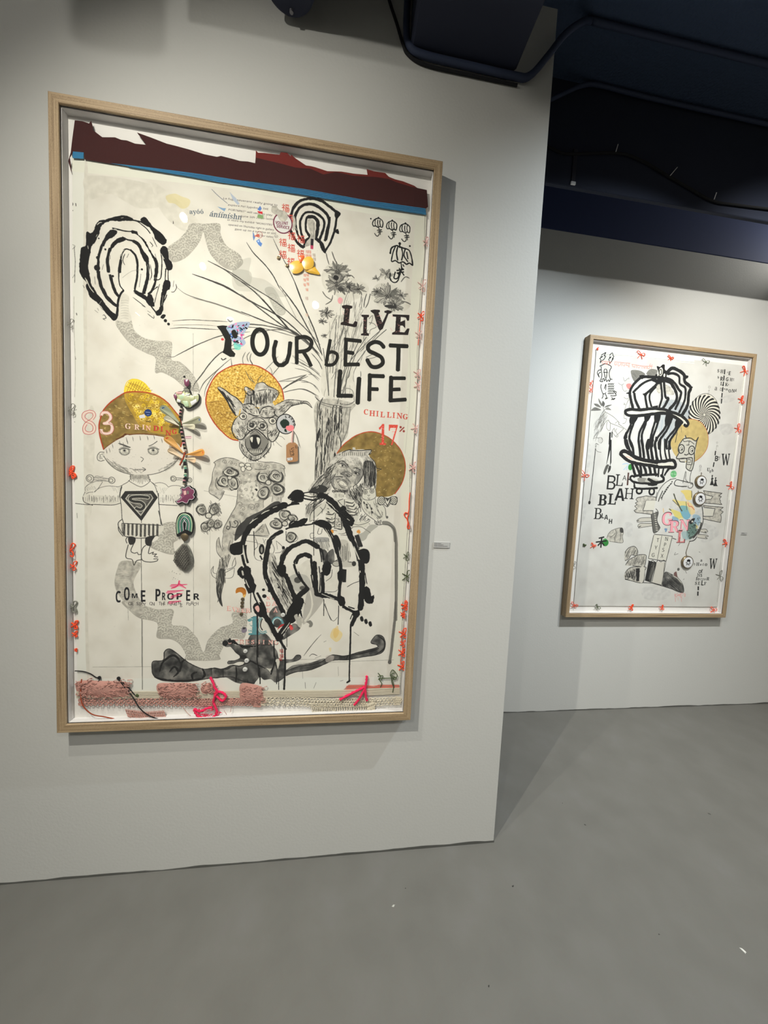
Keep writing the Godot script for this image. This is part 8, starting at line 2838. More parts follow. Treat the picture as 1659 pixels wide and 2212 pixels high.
const ASH := Vector2(1.1566, 1.8267)   # the sheet of the first collage, metres
const AOX := -0.8930
const AOY := 2.5350
const BSH := Vector2(1.1419, 1.7154)
const BOX := 1.6157
const BOY := 2.4832

func collage_on_partition() -> void:
	var t := Node3D.new()
	add_named(t, "framed_collage")
	tag(t, "large oak-framed collage lettered LIVE YOUR BEST LIFE hanging on the white partition", "artwork")
	t.position = Vector3(-0.3158, 0.6027, ZA)
	box_frame(t, 1.2466, 2.0584, 0.0295, 0.05, 0.007)
	tile_set()
	start_sheet(ASH.x * 2000.0, ASH.y * 2000.0, 2048, "paper")
	draw_sheet_a()
	M.sheet_a = mat(Color.WHITE, 0.95)
	M.sheet_a.metallic_specular = 0.12
	M.sheet_a.albedo_texture = end_sheet()
	var sh := mesh_part("paper_sheet", sheet_mesh(ASH.x, ASH.y, 0.0015, 0.0012), M.sheet_a, t)
	sh.position = Vector3(AOX, AOY, -1.278) - t.position
	applied_a(sh)

func collage_on_back_wall() -> void:
	var t := Node3D.new()
	add_named(t, "framed_collage")
	tag(t, "smaller oak-framed collage with a striped urn and BLAH lettering on the back wall", "artwork")
	t.position = Vector3(2.1715, 0.6974, ZB)
	box_frame(t, 1.2576, 1.859, 0.026, 0.05, 0.007)
	start_sheet(BSH.x * 2000.0, BSH.y * 2000.0, 1536, "paper_b")
	draw_sheet_b()
	M.sheet_b = mat(Color.WHITE, 0.95)
	M.sheet_b.metallic_specular = 0.12
	M.sheet_b.albedo_texture = end_sheet()
	var sh := mesh_part("paper_sheet", sheet_mesh(BSH.x, BSH.y, 0.0015, 0.001), M.sheet_b, t)
	sh.position = Vector3(BOX, BOY, -2.108) - t.position
	applied_b(sh)

func tile_set() -> void:
	make_tile("paper", 1024, 0.003, [[0.0, Color(0.825, 0.805, 0.755)], [0.4, Color(0.855, 0.84, 0.795)], [0.6, Color(0.87, 0.855, 0.81)], [1.0, Color(0.885, 0.87, 0.83)]], 11, 6)
	make_tile("wash", 512, 0.008, [[0.0, Color(0.10, 0.10, 0.10)], [0.4, Color(0.27, 0.27, 0.26)], [0.6, Color(0.38, 0.375, 0.36)], [1.0, Color(0.56, 0.55, 0.52)]], 21, 6)
	make_tile("pale", 256, 0.02, [[0.0, Color(0.58, 0.565, 0.53)], [0.5, Color(0.71, 0.695, 0.65)], [1.0, Color(0.82, 0.80, 0.745)]], 22)
	make_tile("paper_b", 1024, 0.003, [[0.0, Color(0.77, 0.76, 0.735)], [0.5, Color(0.805, 0.80, 0.775)], [1.0, Color(0.83, 0.825, 0.80)]], 13, 6)
	make_tile("smudge_b", 256, 0.012, [[0.0, Color(0.74, 0.735, 0.715)], [0.5, Color(0.775, 0.77, 0.75)], [1.0, Color(0.81, 0.805, 0.78)]], 23)
	make_tile("band", 256, 0.01, [[0.0, Color(0.60, 0.585, 0.545)], [1.0, Color(0.72, 0.705, 0.66)]], 29)
	make_tile("skin", 256, 0.018, [[0.0, Color(0.5, 0.49, 0.465)], [0.5, Color(0.72, 0.705, 0.665)], [1.0, Color(0.86, 0.845, 0.80)]], 26)
	make_tile("smudge", 256, 0.012, [[0.0, Color(0.80, 0.785, 0.735)], [0.5, Color(0.83, 0.815, 0.765)], [1.0, Color(0.865, 0.85, 0.80)]], 23)
	make_tile("gold", 512, 0.05, [[0.0, Color(0.46, 0.34, 0.12)], [0.35, Color(0.76, 0.60, 0.25)], [0.6, Color(0.87, 0.72, 0.35)], [1.0, Color(1.0, 0.92, 0.62)]], 24, 6)
	make_tile("dullgold", 512, 0.012, [[0.0, Color(0.40, 0.32, 0.15)], [0.5, Color(0.52, 0.43, 0.22)], [0.75, Color(0.57, 0.47, 0.25)], [1.0, Color(0.68, 0.58, 0.34)]], 25, 6)

func sa(u: float, v: float, h := 0.0) -> Vector3: return Vector3(u / 2000.0, -v / 2000.0, h + 0.001)

var thing: Node3D            # the collage being dressed
var from := Vector3.ZERO     # its sheet's top left corner

func sv(p: Vector2) -> Vector3: return sa(p.x, p.y)

func flat(a: Array) -> PackedVector2Array:
	var p := PackedVector2Array()
	var q := Vector2.ZERO
	for i in range(0, a.size() - 1, 2):
		q += Vector2(a[i], a[i + 1])
		p.append(q)
	return p

func stuck(called: String, m: Mesh, material: Material, parent: Node = null) -> MeshInstance3D:
	return mesh_part(called, m, material, parent if parent else thing, Vector3.ZERO if parent else from)

func patch(called: String, a: Array, lift: float, thick: float, material: Material, dome := 0.0, parent: Node = null, smooth := false) -> MeshInstance3D:
	# a piece cut to an outline and fixed to the sheet; lift, thick and dome in millimetres
	var p := flat(a)
	if smooth: p = curve_plain(p)
	return stuck(called, slab(p, sa, lift / 1000.0, thick / 1000.0, dome / 1000.0), material, parent)

func curve_plain(p: PackedVector2Array) -> PackedVector2Array:
	var out := PackedVector2Array()
	var n := p.size()
	for i in n:
		for k in 4: out.append(p[i].cubic_interpolate(p[(i + 1) % n], p[(i - 1 + n) % n], p[(i + 2) % n], k / 4.0))
	return out

func strand(called: String, a: Array, r: float, h: float, material: Material, parent: Node = null, twist := 0.0, arch := 0.0, sides := 7) -> MeshInstance3D:
	# a cord or thread of radius r mm lying h mm above the sheet; arch lifts its middle
	var pts := []
	var p := flat(a)
	for i in p.size():
		pts.append(sa(p[i].x, p[i].y, (h + arch * sin(PI * i / maxf(p.size() - 1, 1))) / 1000.0))
	var path := smooth3(pts, 5 if twist == 0.0 else 9)
	return stuck(called, tube(path, r / 1000.0, sides, 1.0, twist), material, parent)

func bow(u: float, v: float, size: float, turn: float, material: Material, r := 1.3, called := "yarn_bow") -> void:
	# a little bow of thread: tail, loop, loop, tail
	var pts := []
	var k := 0
	for q in [[-0.5, 0.75], [-0.2, 0.3], [0, 0], [-0.35, -0.35], [-0.75, -0.5], [-0.8, -0.15], [-0.35, 0.0], [0.02, 0.05], [0.4, -0.3], [0.8, -0.25], [0.7, 0.15], [0.3, 0.12], [0, 0.02], [0.2, 0.4], [0.45, 0.8]]:
		var w := Vector2(q[0], q[1]) * size * rng.randf_range(0.85, 1.15)
		w = w.rotated(turn)
		pts.append(sa(u + w.x, v + w.y, (1.5 + 2.5 * absf(sin(k * 0.9))) / 1000.0))
		k += 1
	stuck(called, tube(smooth3(pts, 4), r / 1000.0, 6), material)

func beads(a: Array, r: float, tones: Array, parent: Node) -> void:
	# round beads threaded along a line, r mm in radius
	var p := flat(a)
	var total := 0.0
	for i in p.size() - 1: total += p[i].distance_to(p[i + 1])
	var d := 0.0
	var k := 0
	while d < total:
		var e := d
		var i := 0
		while i < p.size() - 2 and e > p[i].distance_to(p[i + 1]):
			e -= p[i].distance_to(p[i + 1])
			i += 1
		var t := (p[i + 1] - p[i]).normalized()
		var c := p[i] + t * e
		var b := stuck("bead", bead_mesh(r), tones[k % tones.size()], parent)
		b.position = sa(c.x, c.y, (r + 1.0) / 1000.0)
		b.rotation.z = -atan2(t.x, t.y) * -1.0
		d += r * 2.7
		k += 1

var bead_kinds := {}
func bead_mesh(r: float) -> ArrayMesh:
	if not bead_kinds.has(r):
		var q := r / 1000.0
		bead_kinds[r] = lathe([Vector2(q * 0.3, q * 0.66), Vector2(q * 0.8, q * 0.6), Vector2(q, q * 0.3), Vector2(q, -q * 0.3), Vector2(q * 0.8, -q * 0.6), Vector2(q * 0.3, -q * 0.66)], 12)
	return bead_kinds[r]

func wing(a: Array, wide: float, c: Color, spot: Color, parent: Node, rise := 16.0) -> void:
	# a leaf shaped wing from its root to its tip, rising off the sheet
	var p := flat(a)
	var d := p[1] - p[0]
	var s := Vector2(-d.y, d.x).normalized() * wide
	var o := PackedVector2Array()
	for q in [[0.0, 0.12], [0.3, 0.45], [0.6, 0.85], [0.82, 1.0], [0.95, 0.75], [1.0, 0.0], [0.95, -0.75], [0.82, -1.0], [0.6, -0.85], [0.3, -0.45], [0.0, -0.12]]: o.append(p[0] + d * q[0] + s * q[1])
	var up := func(u: float, v: float, h: float) -> Vector3:
		var f := clampf((Vector2(u, v) - p[0]).dot(d) / d.length_squared(), 0.0, 1.0)
		return sa(u, v, h + 0.006 + rise / 1000.0 * f * f)
	var m := mat(c, 0.35)
	m.clearcoat_enabled = true
	stuck("wing", slab(curve_plain(o), up, 0.0, 0.0012), m, parent)
	var e := PackedVector2Array()
	for i in 12: e.append(p[0] + d * (0.78 + 0.15 * cos(TAU * i / 12.0)) + s * 0.55 * sin(TAU * i / 12.0))
	stuck("wing_spot", slab(e, up, 0.0012, 0.0004), mat(spot, 0.35), parent)

func badge(u: float, v: float, r: float) -> void:
	# a round pin badge with a gilt rim, a white face and a little drawn figure
	var t := Node3D.new()
	add_named(t, "pin_badge", thing)
	t.position = from + sa(u, v)
	t.rotation.x = PI / 2
	var q := r / 2000.0
	mesh_part("rim", lathe([Vector2(q * 0.84, 0.0125), Vector2(q * 0.93, 0.013), Vector2(q, 0.009), Vector2(q, 0.0), Vector2(0.0, 0.0)], 36), M.rim, t)
	mesh_part("face", lathe([Vector2(0.0, 0.0135), Vector2(q * 0.5, 0.0132), Vector2(q * 0.86, 0.012), Vector2(q * 0.86, 0.005)], 36), M.white_tie, t)
	var st := tool()
	var n := rng.randf() * 0.6 - 0.3
	var fig := [[-0.1, -0.45], [-0.28, -0.3], [-0.2, -0.1], [-0.4, 0.08], [-0.2, 0.1], [-0.25, 0.4], [-0.02, 0.2], [0.15, 0.42], [0.16, 0.12], [0.38, 0.1], [0.2, -0.08], [0.28, -0.3], [0.1, -0.46], [-0.1, -0.45]]
	var path := []
	for w in fig: path.append(Vector3(w[0] * q, 0.0137, w[1] * q).rotated(Vector3.UP, n))
	tube_into(st, path, q * 0.045, 5)
	tube_into(st, [Vector3(-0.18 * q, 0.0137, -0.3 * q), Vector3(0.1 * q, 0.0137, -0.36 * q), Vector3(0.16 * q, 0.0137, -0.24 * q)], q * 0.1, 5)
	tube_into(st, [Vector3(-0.12 * q, 0.0137, -0.18 * q), Vector3(0.12 * q, 0.0137, -0.16 * q)], q * 0.05, 5)
	mesh_part("drawn_figure", done(st), M.cord_black, t)

func cloth_mats() -> void:
	for e in [["cord_black", Color(0.05, 0.05, 0.06)], ["cord_rust", Color(0.6, 0.25, 0.13)], ["hot_pink", Color(0.92, 0.12, 0.34)], ["orange", Color(0.93, 0.3, 0.13)], ["pale_pink", Color(0.86, 0.68, 0.66)], ["green", Color(0.26, 0.32, 0.17)], ["grey", Color(0.5, 0.5, 0.46)], ["cream", Color(0.87, 0.83, 0.74)], ["rose", Color(0.78, 0.58, 0.53)], ["red_dark", Color(0.24, 0.06, 0.05)], ["red", Color(0.46, 0.13, 0.1)], ["blue", Color(0.2, 0.5, 0.68)]]:
		M[e[0]] = mat(e[1], 0.95)
		M[e[0]].metallic_specular = 0.15
	for k in ["red_dark", "red", "rose", "cream", "blue"]:
		M[k].normal_enabled = true
		M[k].normal_texture = weave
		M[k].uv1_triplanar = true
		M[k].uv1_scale = Vector3.ONE * 14.0
		M[k].normal_scale = 0.7
	M.rim = mat(Color(0.42, 0.36, 0.25), 0.35, 0.6)
	for e in [["pearl", Color(0.72, 0.74, 0.56)], ["plum", Color(0.45, 0.13, 0.3)], ["jade", Color(0.3, 0.6, 0.5)], ["yellow", Color(0.92, 0.72, 0.14)], ["flame", Color(0.95, 0.4, 0.08)], ["pale_green", Color(0.7, 0.8, 0.65)]]:
		M[e[0]] = mat(e[1], 0.3)
		M[e[0]].clearcoat_enabled = true
	M.gem = mat(Color(0.8, 0.8, 0.78), 0.1)
	M.kraft = mat(Color(0.64, 0.46, 0.29), 0.85)

var weave: Texture2D

func applied_a(sh: Node3D) -> void:
	thing = sh.get_parent()
	from = sh.position
	weave = noise_tex(0.35, 256, [], 6.0, 8)
	cloth_mats()
	var o: Node3D
	tag(patch("cloth_lining", [1123,-157,15,13,41,-6,99,-4,7,-18,42,-3,25,20,2,-14,32,21,69,33,33,-1,35,3,77,12,95,-13,87,0,96,-7,-8,-37,51,6,80,-1,28,21,46,10,55,4,83,17,38,19,55,0,-163,42,-271,-26,-347,21,-403,-8], 1, 0.8, M.red), "brighter red torn edge")
	tag(patch("cloth_band", [25,-150,42,-2,40,6,11,-17,8,25,4,29,53,32,74,-12,37,9,33,-2,49,11,67,-4,-56,-65,79,15,99,22,62,5,85,9,86,13,80,3,23,-10,72,6,53,6,48,-5,47,3,3,-36,64,5,108,7,92,9,101,-8,86,23,85,-30,122,6,159,-17,89,-1,64,15,92,11,120,5,16,111,-18,16,-426,8,-435,-9,-317,0,-97,11,3,0,-152,4,-236,1,-230,10,-180,6,-154,-2,-4,-39,-63,5,-19,37,12,100,-21,-76,15,-55,8,-69], 2, 1.2, M.red_dark), "torn dark red cloth band")
	tag(patch("ribbon", [234,72,256,-12,232,-6,310,-1,-3,0,414,-11,435,9,426,-8,7,42,-432,3,-435,-6,-415,-1,-149,3,-236,-6,-230,-2], 3.2, 0.8, M.blue), "blue ribbed ribbon")
	patch("ribbon", [13,38,63,-5,-2,38,-63,6], 3.2, 0.8, M.blue)
	strand("ribbon_rib", [338,71,384,-14,312,-1,409,-9,435,8,422,-6], 1.6, 4, M.blue)
	strand("ribbon_rib", [338,72,384,-9,314,-1,408,-5,434,8,424,-6], 1.6, 4, M.blue)
	strand("ribbon_rib", [338,74,384,-4,316,-2,406,-1,435,7,424,-6], 1.6, 4, M.blue)
	strand("ribbon_rib", [338,75,384,1,318,-2,404,3,435,6,425,-5], 1.6, 4, M.blue)
	patch("folded_edge", [4,3593,793,22,308,4,650,13,556,-10,1,12,-557,11,-650,-12,-308,-7,-797,-22], 3.9, 0.9, M.cream)
	patch("folded_edge", [2,3608,795,24,309,2,649,13,557,-10,0,13,-556,11,-650,-13,-309,-6,-798,-23], 3, 0.9, M.cream)
	patch("folded_edge", [0,3623,797,24,309,1,650,14,557,-10,0,12,-557,11,-650,-14,-308,-3,-799,-24], 2.1, 0.9, M.cream)
	patch("folded_edge", [-1,3637,799,24,308,0,651,15,556,-10,1,13,-557,10,-651,-14,-308,-3,-800,-24], 1.2, 0.9, M.cream)
	crochet("crochet_trim", [43,3658,328,10,427,18,247,2,145,19], 62, 46, M.rose)
	crochet("crochet_trim", [1270,3682,297,21,288,14,245,2,169,-8], 50, 60, M.cream)
	fringe("crochet_fringe", [1625,3730,183,21,244,3,58,-19], 40, 60, M.cream)
	fringe("crochet_fringe", [321,3737,134,24,128,-5], 22, 40, M.rose)
	patch("torn_cloth", [0,3533,60,-17,114,7,114,7,50,29,-8,75,-140,10,-106,-17,-72,-20], 3, 1, M.rose, 7, null, true)
	fuzz(0, 3516, 338, 3644, 153, M.rose)
	patch("torn_cloth", [531,3554,93,-7,103,2,69,21,-7,77,-78,17,-120,-4,-52,-30], 3, 1, M.rose, 7, null, true)
	fuzz(531, 3547, 796, 3664, 120, M.rose)
	patch("torn_cloth", [827,3590,48,-37,35,30,-8,43,-61,3], 3, 1, M.rose, 7, null, true)
	fuzz(827, 3553, 910, 3629, 37, M.rose)
	patch("torn_cloth", [1104,3568,90,2,65,31,6,79,-49,38,-73,-12,-36,-21], 3, 1, M.rose, 7, null, true)
	fuzz(1104, 3568, 1265, 3718, 73, M.rose)
	patch("striped_cloth", [1907,3592,137,3,21,11,39,6,39,-15,161,4,7,36,-65,9,-150,1,-147,-4,-79,-12], 2.5, 1, M.rose)
	strand("thread", [1888,3602,157,2,261,4], 0.7, 4, M.orange)
	strand("thread", [1889,3614,156,2,262,5], 0.7, 4, M.orange)
	strand("thread", [1890,3629,156,2,262,4], 0.7, 4, M.orange)
	tag(strand("cord", [-7,3446,52,5,48,19,36,27,29,-1], 1.7, 3, M.cord_black), "black cord")
	strand("cord", [141,3494,12,16,-44,53,-48,54], 1.5, 4, M.cord_black)
	strand("cord", [268,3502,37,47,66,86,51,87,67,59,77,29,77,7,104,-3,88,-1], 1.7, 4, M.cord_black, null, 0, 8)
	strand("cord", [280,3513,50,46,54,72], 1.6, 6, M.cord_black)
	patch("cord_knot", [140,3490,14,-2,4,17,-10,6,-10,-6], 2, 2, M.cord_black, 2, null, true)
	patch("cord_knot", [264,3497,15,-2,4,17,-11,7,-10,-7], 2, 2, M.cord_black, 2, null, true)
	patch("cord_knot", [388,3626,15,-1,4,17,-11,6,-10,-7], 2, 2, M.green, 2, null, true)
	tag(strand("cord", [36,3506,1,74,10,83,32,57,45,39,57,20,66,26], 1.8, 4, M.cord_rust, null, 0, 10), "rust red cord")
	strand("loose_thread", [363,3777,42,30,51,20,42,-22], 0.8, 4, M.rose)
	strand("loose_thread", [430,3760,9,57,51,12,85,-2], 0.8, 4, M.rose)
	strand("loose_thread", [703,3731,35,49,44,40], 0.8, 4, M.rose)
	strand("loose_thread", [993,3769,19,40,-36,4], 0.8, 4, M.rose)
	strand("loose_thread", [1046,3722,-8,59], 0.8, 4, M.rose)
	strand("loose_thread", [779,3599,27,29,14,34], 0.8, 4, M.rose)
	strand("loose_thread", [338,3766,21,58], 0.8, 4, M.rose)
	tag(strand("yarn_bow", [893,3507,21,37,14,39,20,34,-19,34,-12,48], 4.2, 6, M.hot_pink, null, 1.3, 4), "hot pink yarn")
	strand("yarn_bow", [924,3631,22,-14,36,6,25,30,-24,33,-36,-30,-23,-20], 4.2, 6, M.hot_pink, null, 1.3, 4)
	strand("yarn_bow", [917,3699,18,39,10,40,-22,28,-53,3,-44,-6,-27,-30,-9,-30,35,21,44,-18,44,-8], 4.2, 6, M.hot_pink, null, 1.3, 4)
	strand("yarn_bow", [2044,3521,-1,38,-7,61,8,62,11,39], 4.6, 6, M.hot_pink, null, 1.3, 3)
	strand("yarn_bow", [2030,3610,-43,19,-57,29,-86,49], 4.6, 6, M.hot_pink, null, 1.3, 3)
	strand("yarn_bow", [2036,3615,-27,55,-28,51,-23,32], 4.6, 6, M.hot_pink, null, 1.3, 3)
	fuzz(790, 3738, 941, 3807, 26, M.hot_pink)
	strand("yarn_bow", [2131,3502,24,29,-19,20,34,-9,60,-1,50,-7,-7,-31,-31,-27,-13,46,32,32], 1.5, 4, M.green, null, 0, 3)
	strand("yarn_bow", [2141,3551,22,31,-7,36], 1.5, 4, M.green, null, 0, 3)
	strand("yarn_bow", [2235,3543,23,52,-3,67], 1.5, 4, M.green, null, 0, 3)
	strand("yarn_bow", [2263,3502,-29,15,47,27,-40,20,24,62], 1.5, 4, M.green, null, 0, 3)
	strand("yarn_bow", [2130,3530,39,-9,-7,41], 1.5, 4, M.green, null, 0, 3)
	bow(-15, 2071, 44, 1.2, M.orange, 2)
	bow(-13, 2058, 48, 1.3, M.orange, 2.2)
	bow(-24, 2590, 54, 1.6, M.orange, 2)
	bow(-8, 2703, 37, 1.5, M.orange, 1.6)
	bow(-11, 2985, 46, 1.5, M.grey, 2.2)
	bow(-2, 3115, 34, 1.5, M.orange, 2.4)
	bow(-2, 3183, 25, 1.4, M.orange, 2)
	bow(1, 3296, 14, 1.5, M.orange, 1.6)
	bow(-11, 1095, 31, 1.5, M.grey, 0.8)
	bow(-11, 1646, 48, 1.5, M.grey, 1)
	bow(2319, 789, 41, 1.6, M.orange, 1.6)
	bow(2310, 924, 37, 1.5, M.pale_pink, 1.2)
	bow(2318, 1205, 42, 1.4, M.pale_pink, 1.4)
	bow(2326, 1287, 37, 1.7, M.pale_pink, 1.6)
	bow(2325, 1602, 43, 1.9, M.pale_pink, 1.4)
	bow(2325, 1893, 48, 1.5, M.pale_pink, 2)
	bow(2317, 575, 46, 1.5, M.pale_pink, 1.2)
	bow(2327, 268, 36, 1.2, M.pale_pink, 1.4)
	bow(2309, 2574, 39, 1.5, M.green, 1.2)
	bow(2324, 2731, 54, 1.4, M.green, 1.6)
	bow(2324, 2960, 40, 1, M.orange, 2)
	bow(2305, 3030, 30, 1.5, M.orange, 1.4)
	bow(2319, 2966, 40, 1.4, M.orange, 1.8)
	bow(2312, 3046, 25, 1.5, M.orange, 1.4)
	bow(2321, 3187, 45, 1.3, M.orange, 2)
	bow(2318, 3268, 30, 1.6, M.orange, 1.6)
	bow(2320, 3340, 41, 1.5, M.orange, 2)
	bow(2324, 3452, 43, 1.2, M.orange, 2.2)
	strand("thread", [2306,2085,-3,62,2,67,-7,29,-19,-4,-9,20,19,23,13,29,-2,43,17,5,-9,-39,-12,-38,12,-39], 1.9, 3, M.orange)
	strand("thread", [2305,3162,1,76,9,61,-4,61,-4,71], 1.2, 2, M.orange)
	strand("thread", [2312,772,-1,98,-4,91,-1,36], 1.2, 2, M.orange)
	o = Node3D.new()
	add_named(o, "charm_string", thing)
	o.position = from
	tag(o, "string of beads and charms")
	var bw := [M.cord_black, mat(Color(0.8, 0.74, 0.68), 0.4), M.cord_black, mat(Color(0.78, 0.5, 0.55), 0.4), M.cord_black, mat(Color(0.55, 0.5, 0.4), 0.4)]
	patch("charm", [695,1391,23,-2,5,12,-1,25,-12,11,-12,-7,-6,-22], 3, 5, M.plum, 3, o, true)
	strand("string", [705,1390,1,72,-35,113,-3,112,9,76,26,120,1,78,5,124], 0.8, 3, M.cord_black, o)
	strand("string", [709,2070,-3,115,-3,124,2,143,-4,72], 0.8, 3, M.cord_black, o)
	beads([675,1579,-6,30,-2,43], 4.2, bw, o)
	beads([672,1712,9,51,13,68,10,47], 4.6, bw, o)
	beads([699,1944,9,69,-3,53], 4.8, [M.jade, M.cord_black, M.cord_black, M.pale_green], o)
	beads([704,2044,-7,44,0,22], 4.4, bw, o)
	patch("charm", [628,1498,24,-22,34,-8,9,-21,30,2,10,30,20,14,34,-13,3,40,-17,33,-39,28,-29,5,-25,-26,-29,-3,-15,-19], 4, 3, M.cord_black, 0, o, true)
	patch("charm", [633,1500,21,-19,34,-8,10,-19,24,1,10,29,23,14,29,-13,3,33,-17,30,-36,27,-25,4,-25,-24,-29,-3,-13,-17], 7, 1, M.pearl, 5, o, true)
	patch("shell_chip", [628,1503,14,-11,10,19,-9,22,-10,-10], 9, 2.5, M.plum, 2, o)
	patch("shell_chip", [691,1452,29,0,10,22,-29,8], 9, 2.5, M.grey, 2, o)
	patch("shell_chip", [662,1506,34,-19,10,30,-29,13], 9, 2.5, M.pale_green, 2, o)
	patch("shell_chip", [725,1500,40,2,-10,32,-34,-3], 9, 2.5, M.pearl, 2, o)
	patch("shell_chip", [687,1539,34,-8,5,41,-24,2], 9, 2.5, M.pale_green, 2, o)
	patch("shell_chip", [652,1527,25,8,-5,16,-19,-4], 9, 2.5, M.white_tie, 2, o)
	patch("shell_chip", [736,1540,39,-23,5,20,-34,28], 9, 2.5, M.white_tie, 2, o)
	patch("shell_chip", [696,1498,39,-14,-5,13,-29,15], 9, 2.5, M.white_tie, 2, o)
	patch("shell_chip", [642,1482,44,-7,-5,19,-29,2], 9, 2.5, M.pale_pink, 2, o)
	patch("charm", [674,2134,15,-10,16,4,13,-14,20,-1,13,12,19,8,6,26,-8,19,13,12,-20,28,-21,1,-12,29,-21,-6,-17,-5,-25,12,-26,-21,22,-14,16,-14,-8,-18,12,-18], 3, 4, M.cord_black, 0, o)
	patch("charm", [681,2140,10,-8,14,3,15,-13,15,-2,12,13,17,7,4,20,-8,18,9,13,-14,18,-20,2,-13,25,-15,-1,-19,-7,-23,10,-15,-12,17,-9,18,-15,-9,-19,12,-18], 7, 1.5, M.plum, 1.5, o)
	patch("shell_chip", [697,2154,17,-5,4,27,-16,5], 9, 1.5, M.pale_pink, 0, o)
	patch("shell_chip", [721,2151,11,-1,2,21,-12,3], 9, 1.5, M.grey, 0, o)
	strand("edging", [681,2140,10,-8,14,3,15,-13,15,-2,12,13,17,7,4,20,-8,18,9,13,-14,18,-20,2,-13,25,-15,-1,-19,-7,-23,10,-15,-12,17,-9,18,-15,-9,-19,12,-18,-7,-25], 0.8, 9, M.white_tie, o)
	patch("charm", [655,2472,-7,-89,16,-61,39,-20,44,14,18,62,-4,59,-23,28,-33,-23,-28,22], 3, 4.5, M.cord_black, 0, o, true)
	strand("band", [662,2454,-4,-72,15,-49,30,-19,36,16,16,49,-3,58], 2.1, 8.5, M.pale_green, o)
	strand("band", [671,2448,-4,-66,13,-41,23,-17,29,15,14,40,-3,55], 1.9, 8.5, M.jade, o)
	strand("band", [680,2443,-4,-61,11,-32,16,-17,22,15,12,31,-3,51], 1.3, 8.5, M.white_tie, o)
	strand("band", [690,2438,-4,-57,9,-23,9,-15,14,15,9,22,-2,46], 1.6, 8.5, M.jade, o)
	strand("band", [699,2433,-4,-52,7,-14,2,-14,6,14,8,13,-3,43], 1.2, 8.5, M.white_tie, o)
	patch("link", [684,2460,25,-8,21,13,-4,27,-21,16,-19,-19], 3, 4, M.rim, 3, o, true)
	patch("knitted_pouch", [693,2525,21,-1,25,31,22,72,-11,64,-38,32,-42,-26,-34,-49,9,-63,27,-37], 2, 3, M.grey, 9, o, true)
	netting([695,2534,19,-1,23,26,20,68,-12,57,-33,30,-39,-23,-31,-46,8,-58,25,-33], o)
	o = Node3D.new()
	add_named(o, "dragonfly", thing)
	o.position = from
	wing([666,1691,-106,-103], 26, Color(0.6, 0.63, 0.52), Color(0.22, 0.36, 0.58), o)
	wing([664,1708,-82,-49], 20, Color(0.82, 0.8, 0.7), Color(0.8, 0.78, 0.66), o)
	wing([684,1690,133,-36], 23, Color(0.6, 0.6, 0.5), Color(0.22, 0.36, 0.58), o)
	wing([684,1703,95,8], 18, Color(0.82, 0.8, 0.7), Color(0.78, 0.76, 0.66), o)
	strand("body", [668,1678,2,34,-6,44], 3, 8, M.green, o, 2)
	o = Node3D.new()
	add_named(o, "dragonfly", thing)
	o.position = from
	wing([688,1888,-101,-99], 26, Color(0.86, 0.64, 0.32), Color(0.84, 0.3, 0.2), o)
	wing([685,1928,-77,-56], 20, Color(0.88, 0.78, 0.64), Color(0.86, 0.74, 0.58), o)
	wing([711,1900,131,-24], 24, Color(0.86, 0.6, 0.25), Color(0.85, 0.36, 0.2), o)
	wing([705,1926,81,13], 18, Color(0.88, 0.76, 0.62), Color(0.86, 0.72, 0.55), o)
	strand("body", [703,1883,-8,35,-24,58], 3, 8, M.cord_rust, o, 2)
	o = Node3D.new()
	add_named(o, "yellow_flower", thing)
	o.position = from
	patch("petal", [1369,553,26,-30,50,-4,15,50,-35,31,-39,0], 3, 1, M.yellow, 3.5, o, true)
	patch("petal", [1450,516,43,-33,34,15,-1,51,-52,23], 6, 1, M.yellow, 3.5, o, true)
	patch("petal", [1468,562,55,-28,29,23,23,31,-50,0,-39,-6], 2, 1, M.yellow, 3.5, o, true)
	patch("trumpet", [1424,495,19,-13,23,0,-5,32,-16,13,-12,-6], 5, 2, M.flame, 3, o, true)
	strand("petal_fold", [1445,522,-27,25,-27,36], 1, 5.5, M.yellow, o)
	strand("petal_fold", [1467,519,27,-3,28,-15], 1, 5.5, M.yellow, o)
	strand("petal_fold", [1463,568,39,-10,45,11], 1, 5.5, M.yellow, o)
	o = Node3D.new()
	add_named(o, "paper_tag", thing)
	o.position = from
	tag(o, "brown card luggage tag")
	patch("card", [1382,1791,17,-18,23,-6,23,1,17,15,6,112,-13,8,-59,9,-10,-12], 4, 1.2, M.kraft, 0, o)
	patch("sticker", [1390,1881,39,-6,0,19,-36,6], 5.3, 0.3, M.white_tie, 0, o)
	strand("writing", [1397,1885,-3,5,4,5], 0.5, 5.6, M.cord_black, o)
	strand("writing", [1403,1883,7,-1], 0.5, 5.6, M.cord_black, o)
	strand("writing", [1406,1883,1,11], 0.5, 5.6, M.cord_black, o)
	strand("writing", [1414,1894,2,-11,5,1,-4,4,6,5], 0.5, 5.6, M.cord_black, o)
	strand("writing", [1437,1805,-18,7,8,12,11,-6], 0.6, 5.4, M.cord_black, o)
	strand("writing", [1414,1835,24,-4], 0.6, 5.4, M.cord_black, o)
	strand("writing", [1427,1833,10,11], 0.6, 5.4, M.cord_black, o)
	strand("writing", [1425,1858,13,-11,-3,13,-13,-4], 0.6, 5.4, M.cord_black, o)
	strand("writing", [1409,1820,4,26,7,20], 0.6, 5.4, M.cord_black, o)
	strand("writing", [1446,1786,3,21], 0.6, 5.4, M.cord_black, o)
	strand("writing", [1454,1788,3,21], 0.6, 5.4, M.cord_black, o)
	strand("string", [1422,1773,-1,-42,4,-52], 2, 4, M.pale_pink, o, 2)
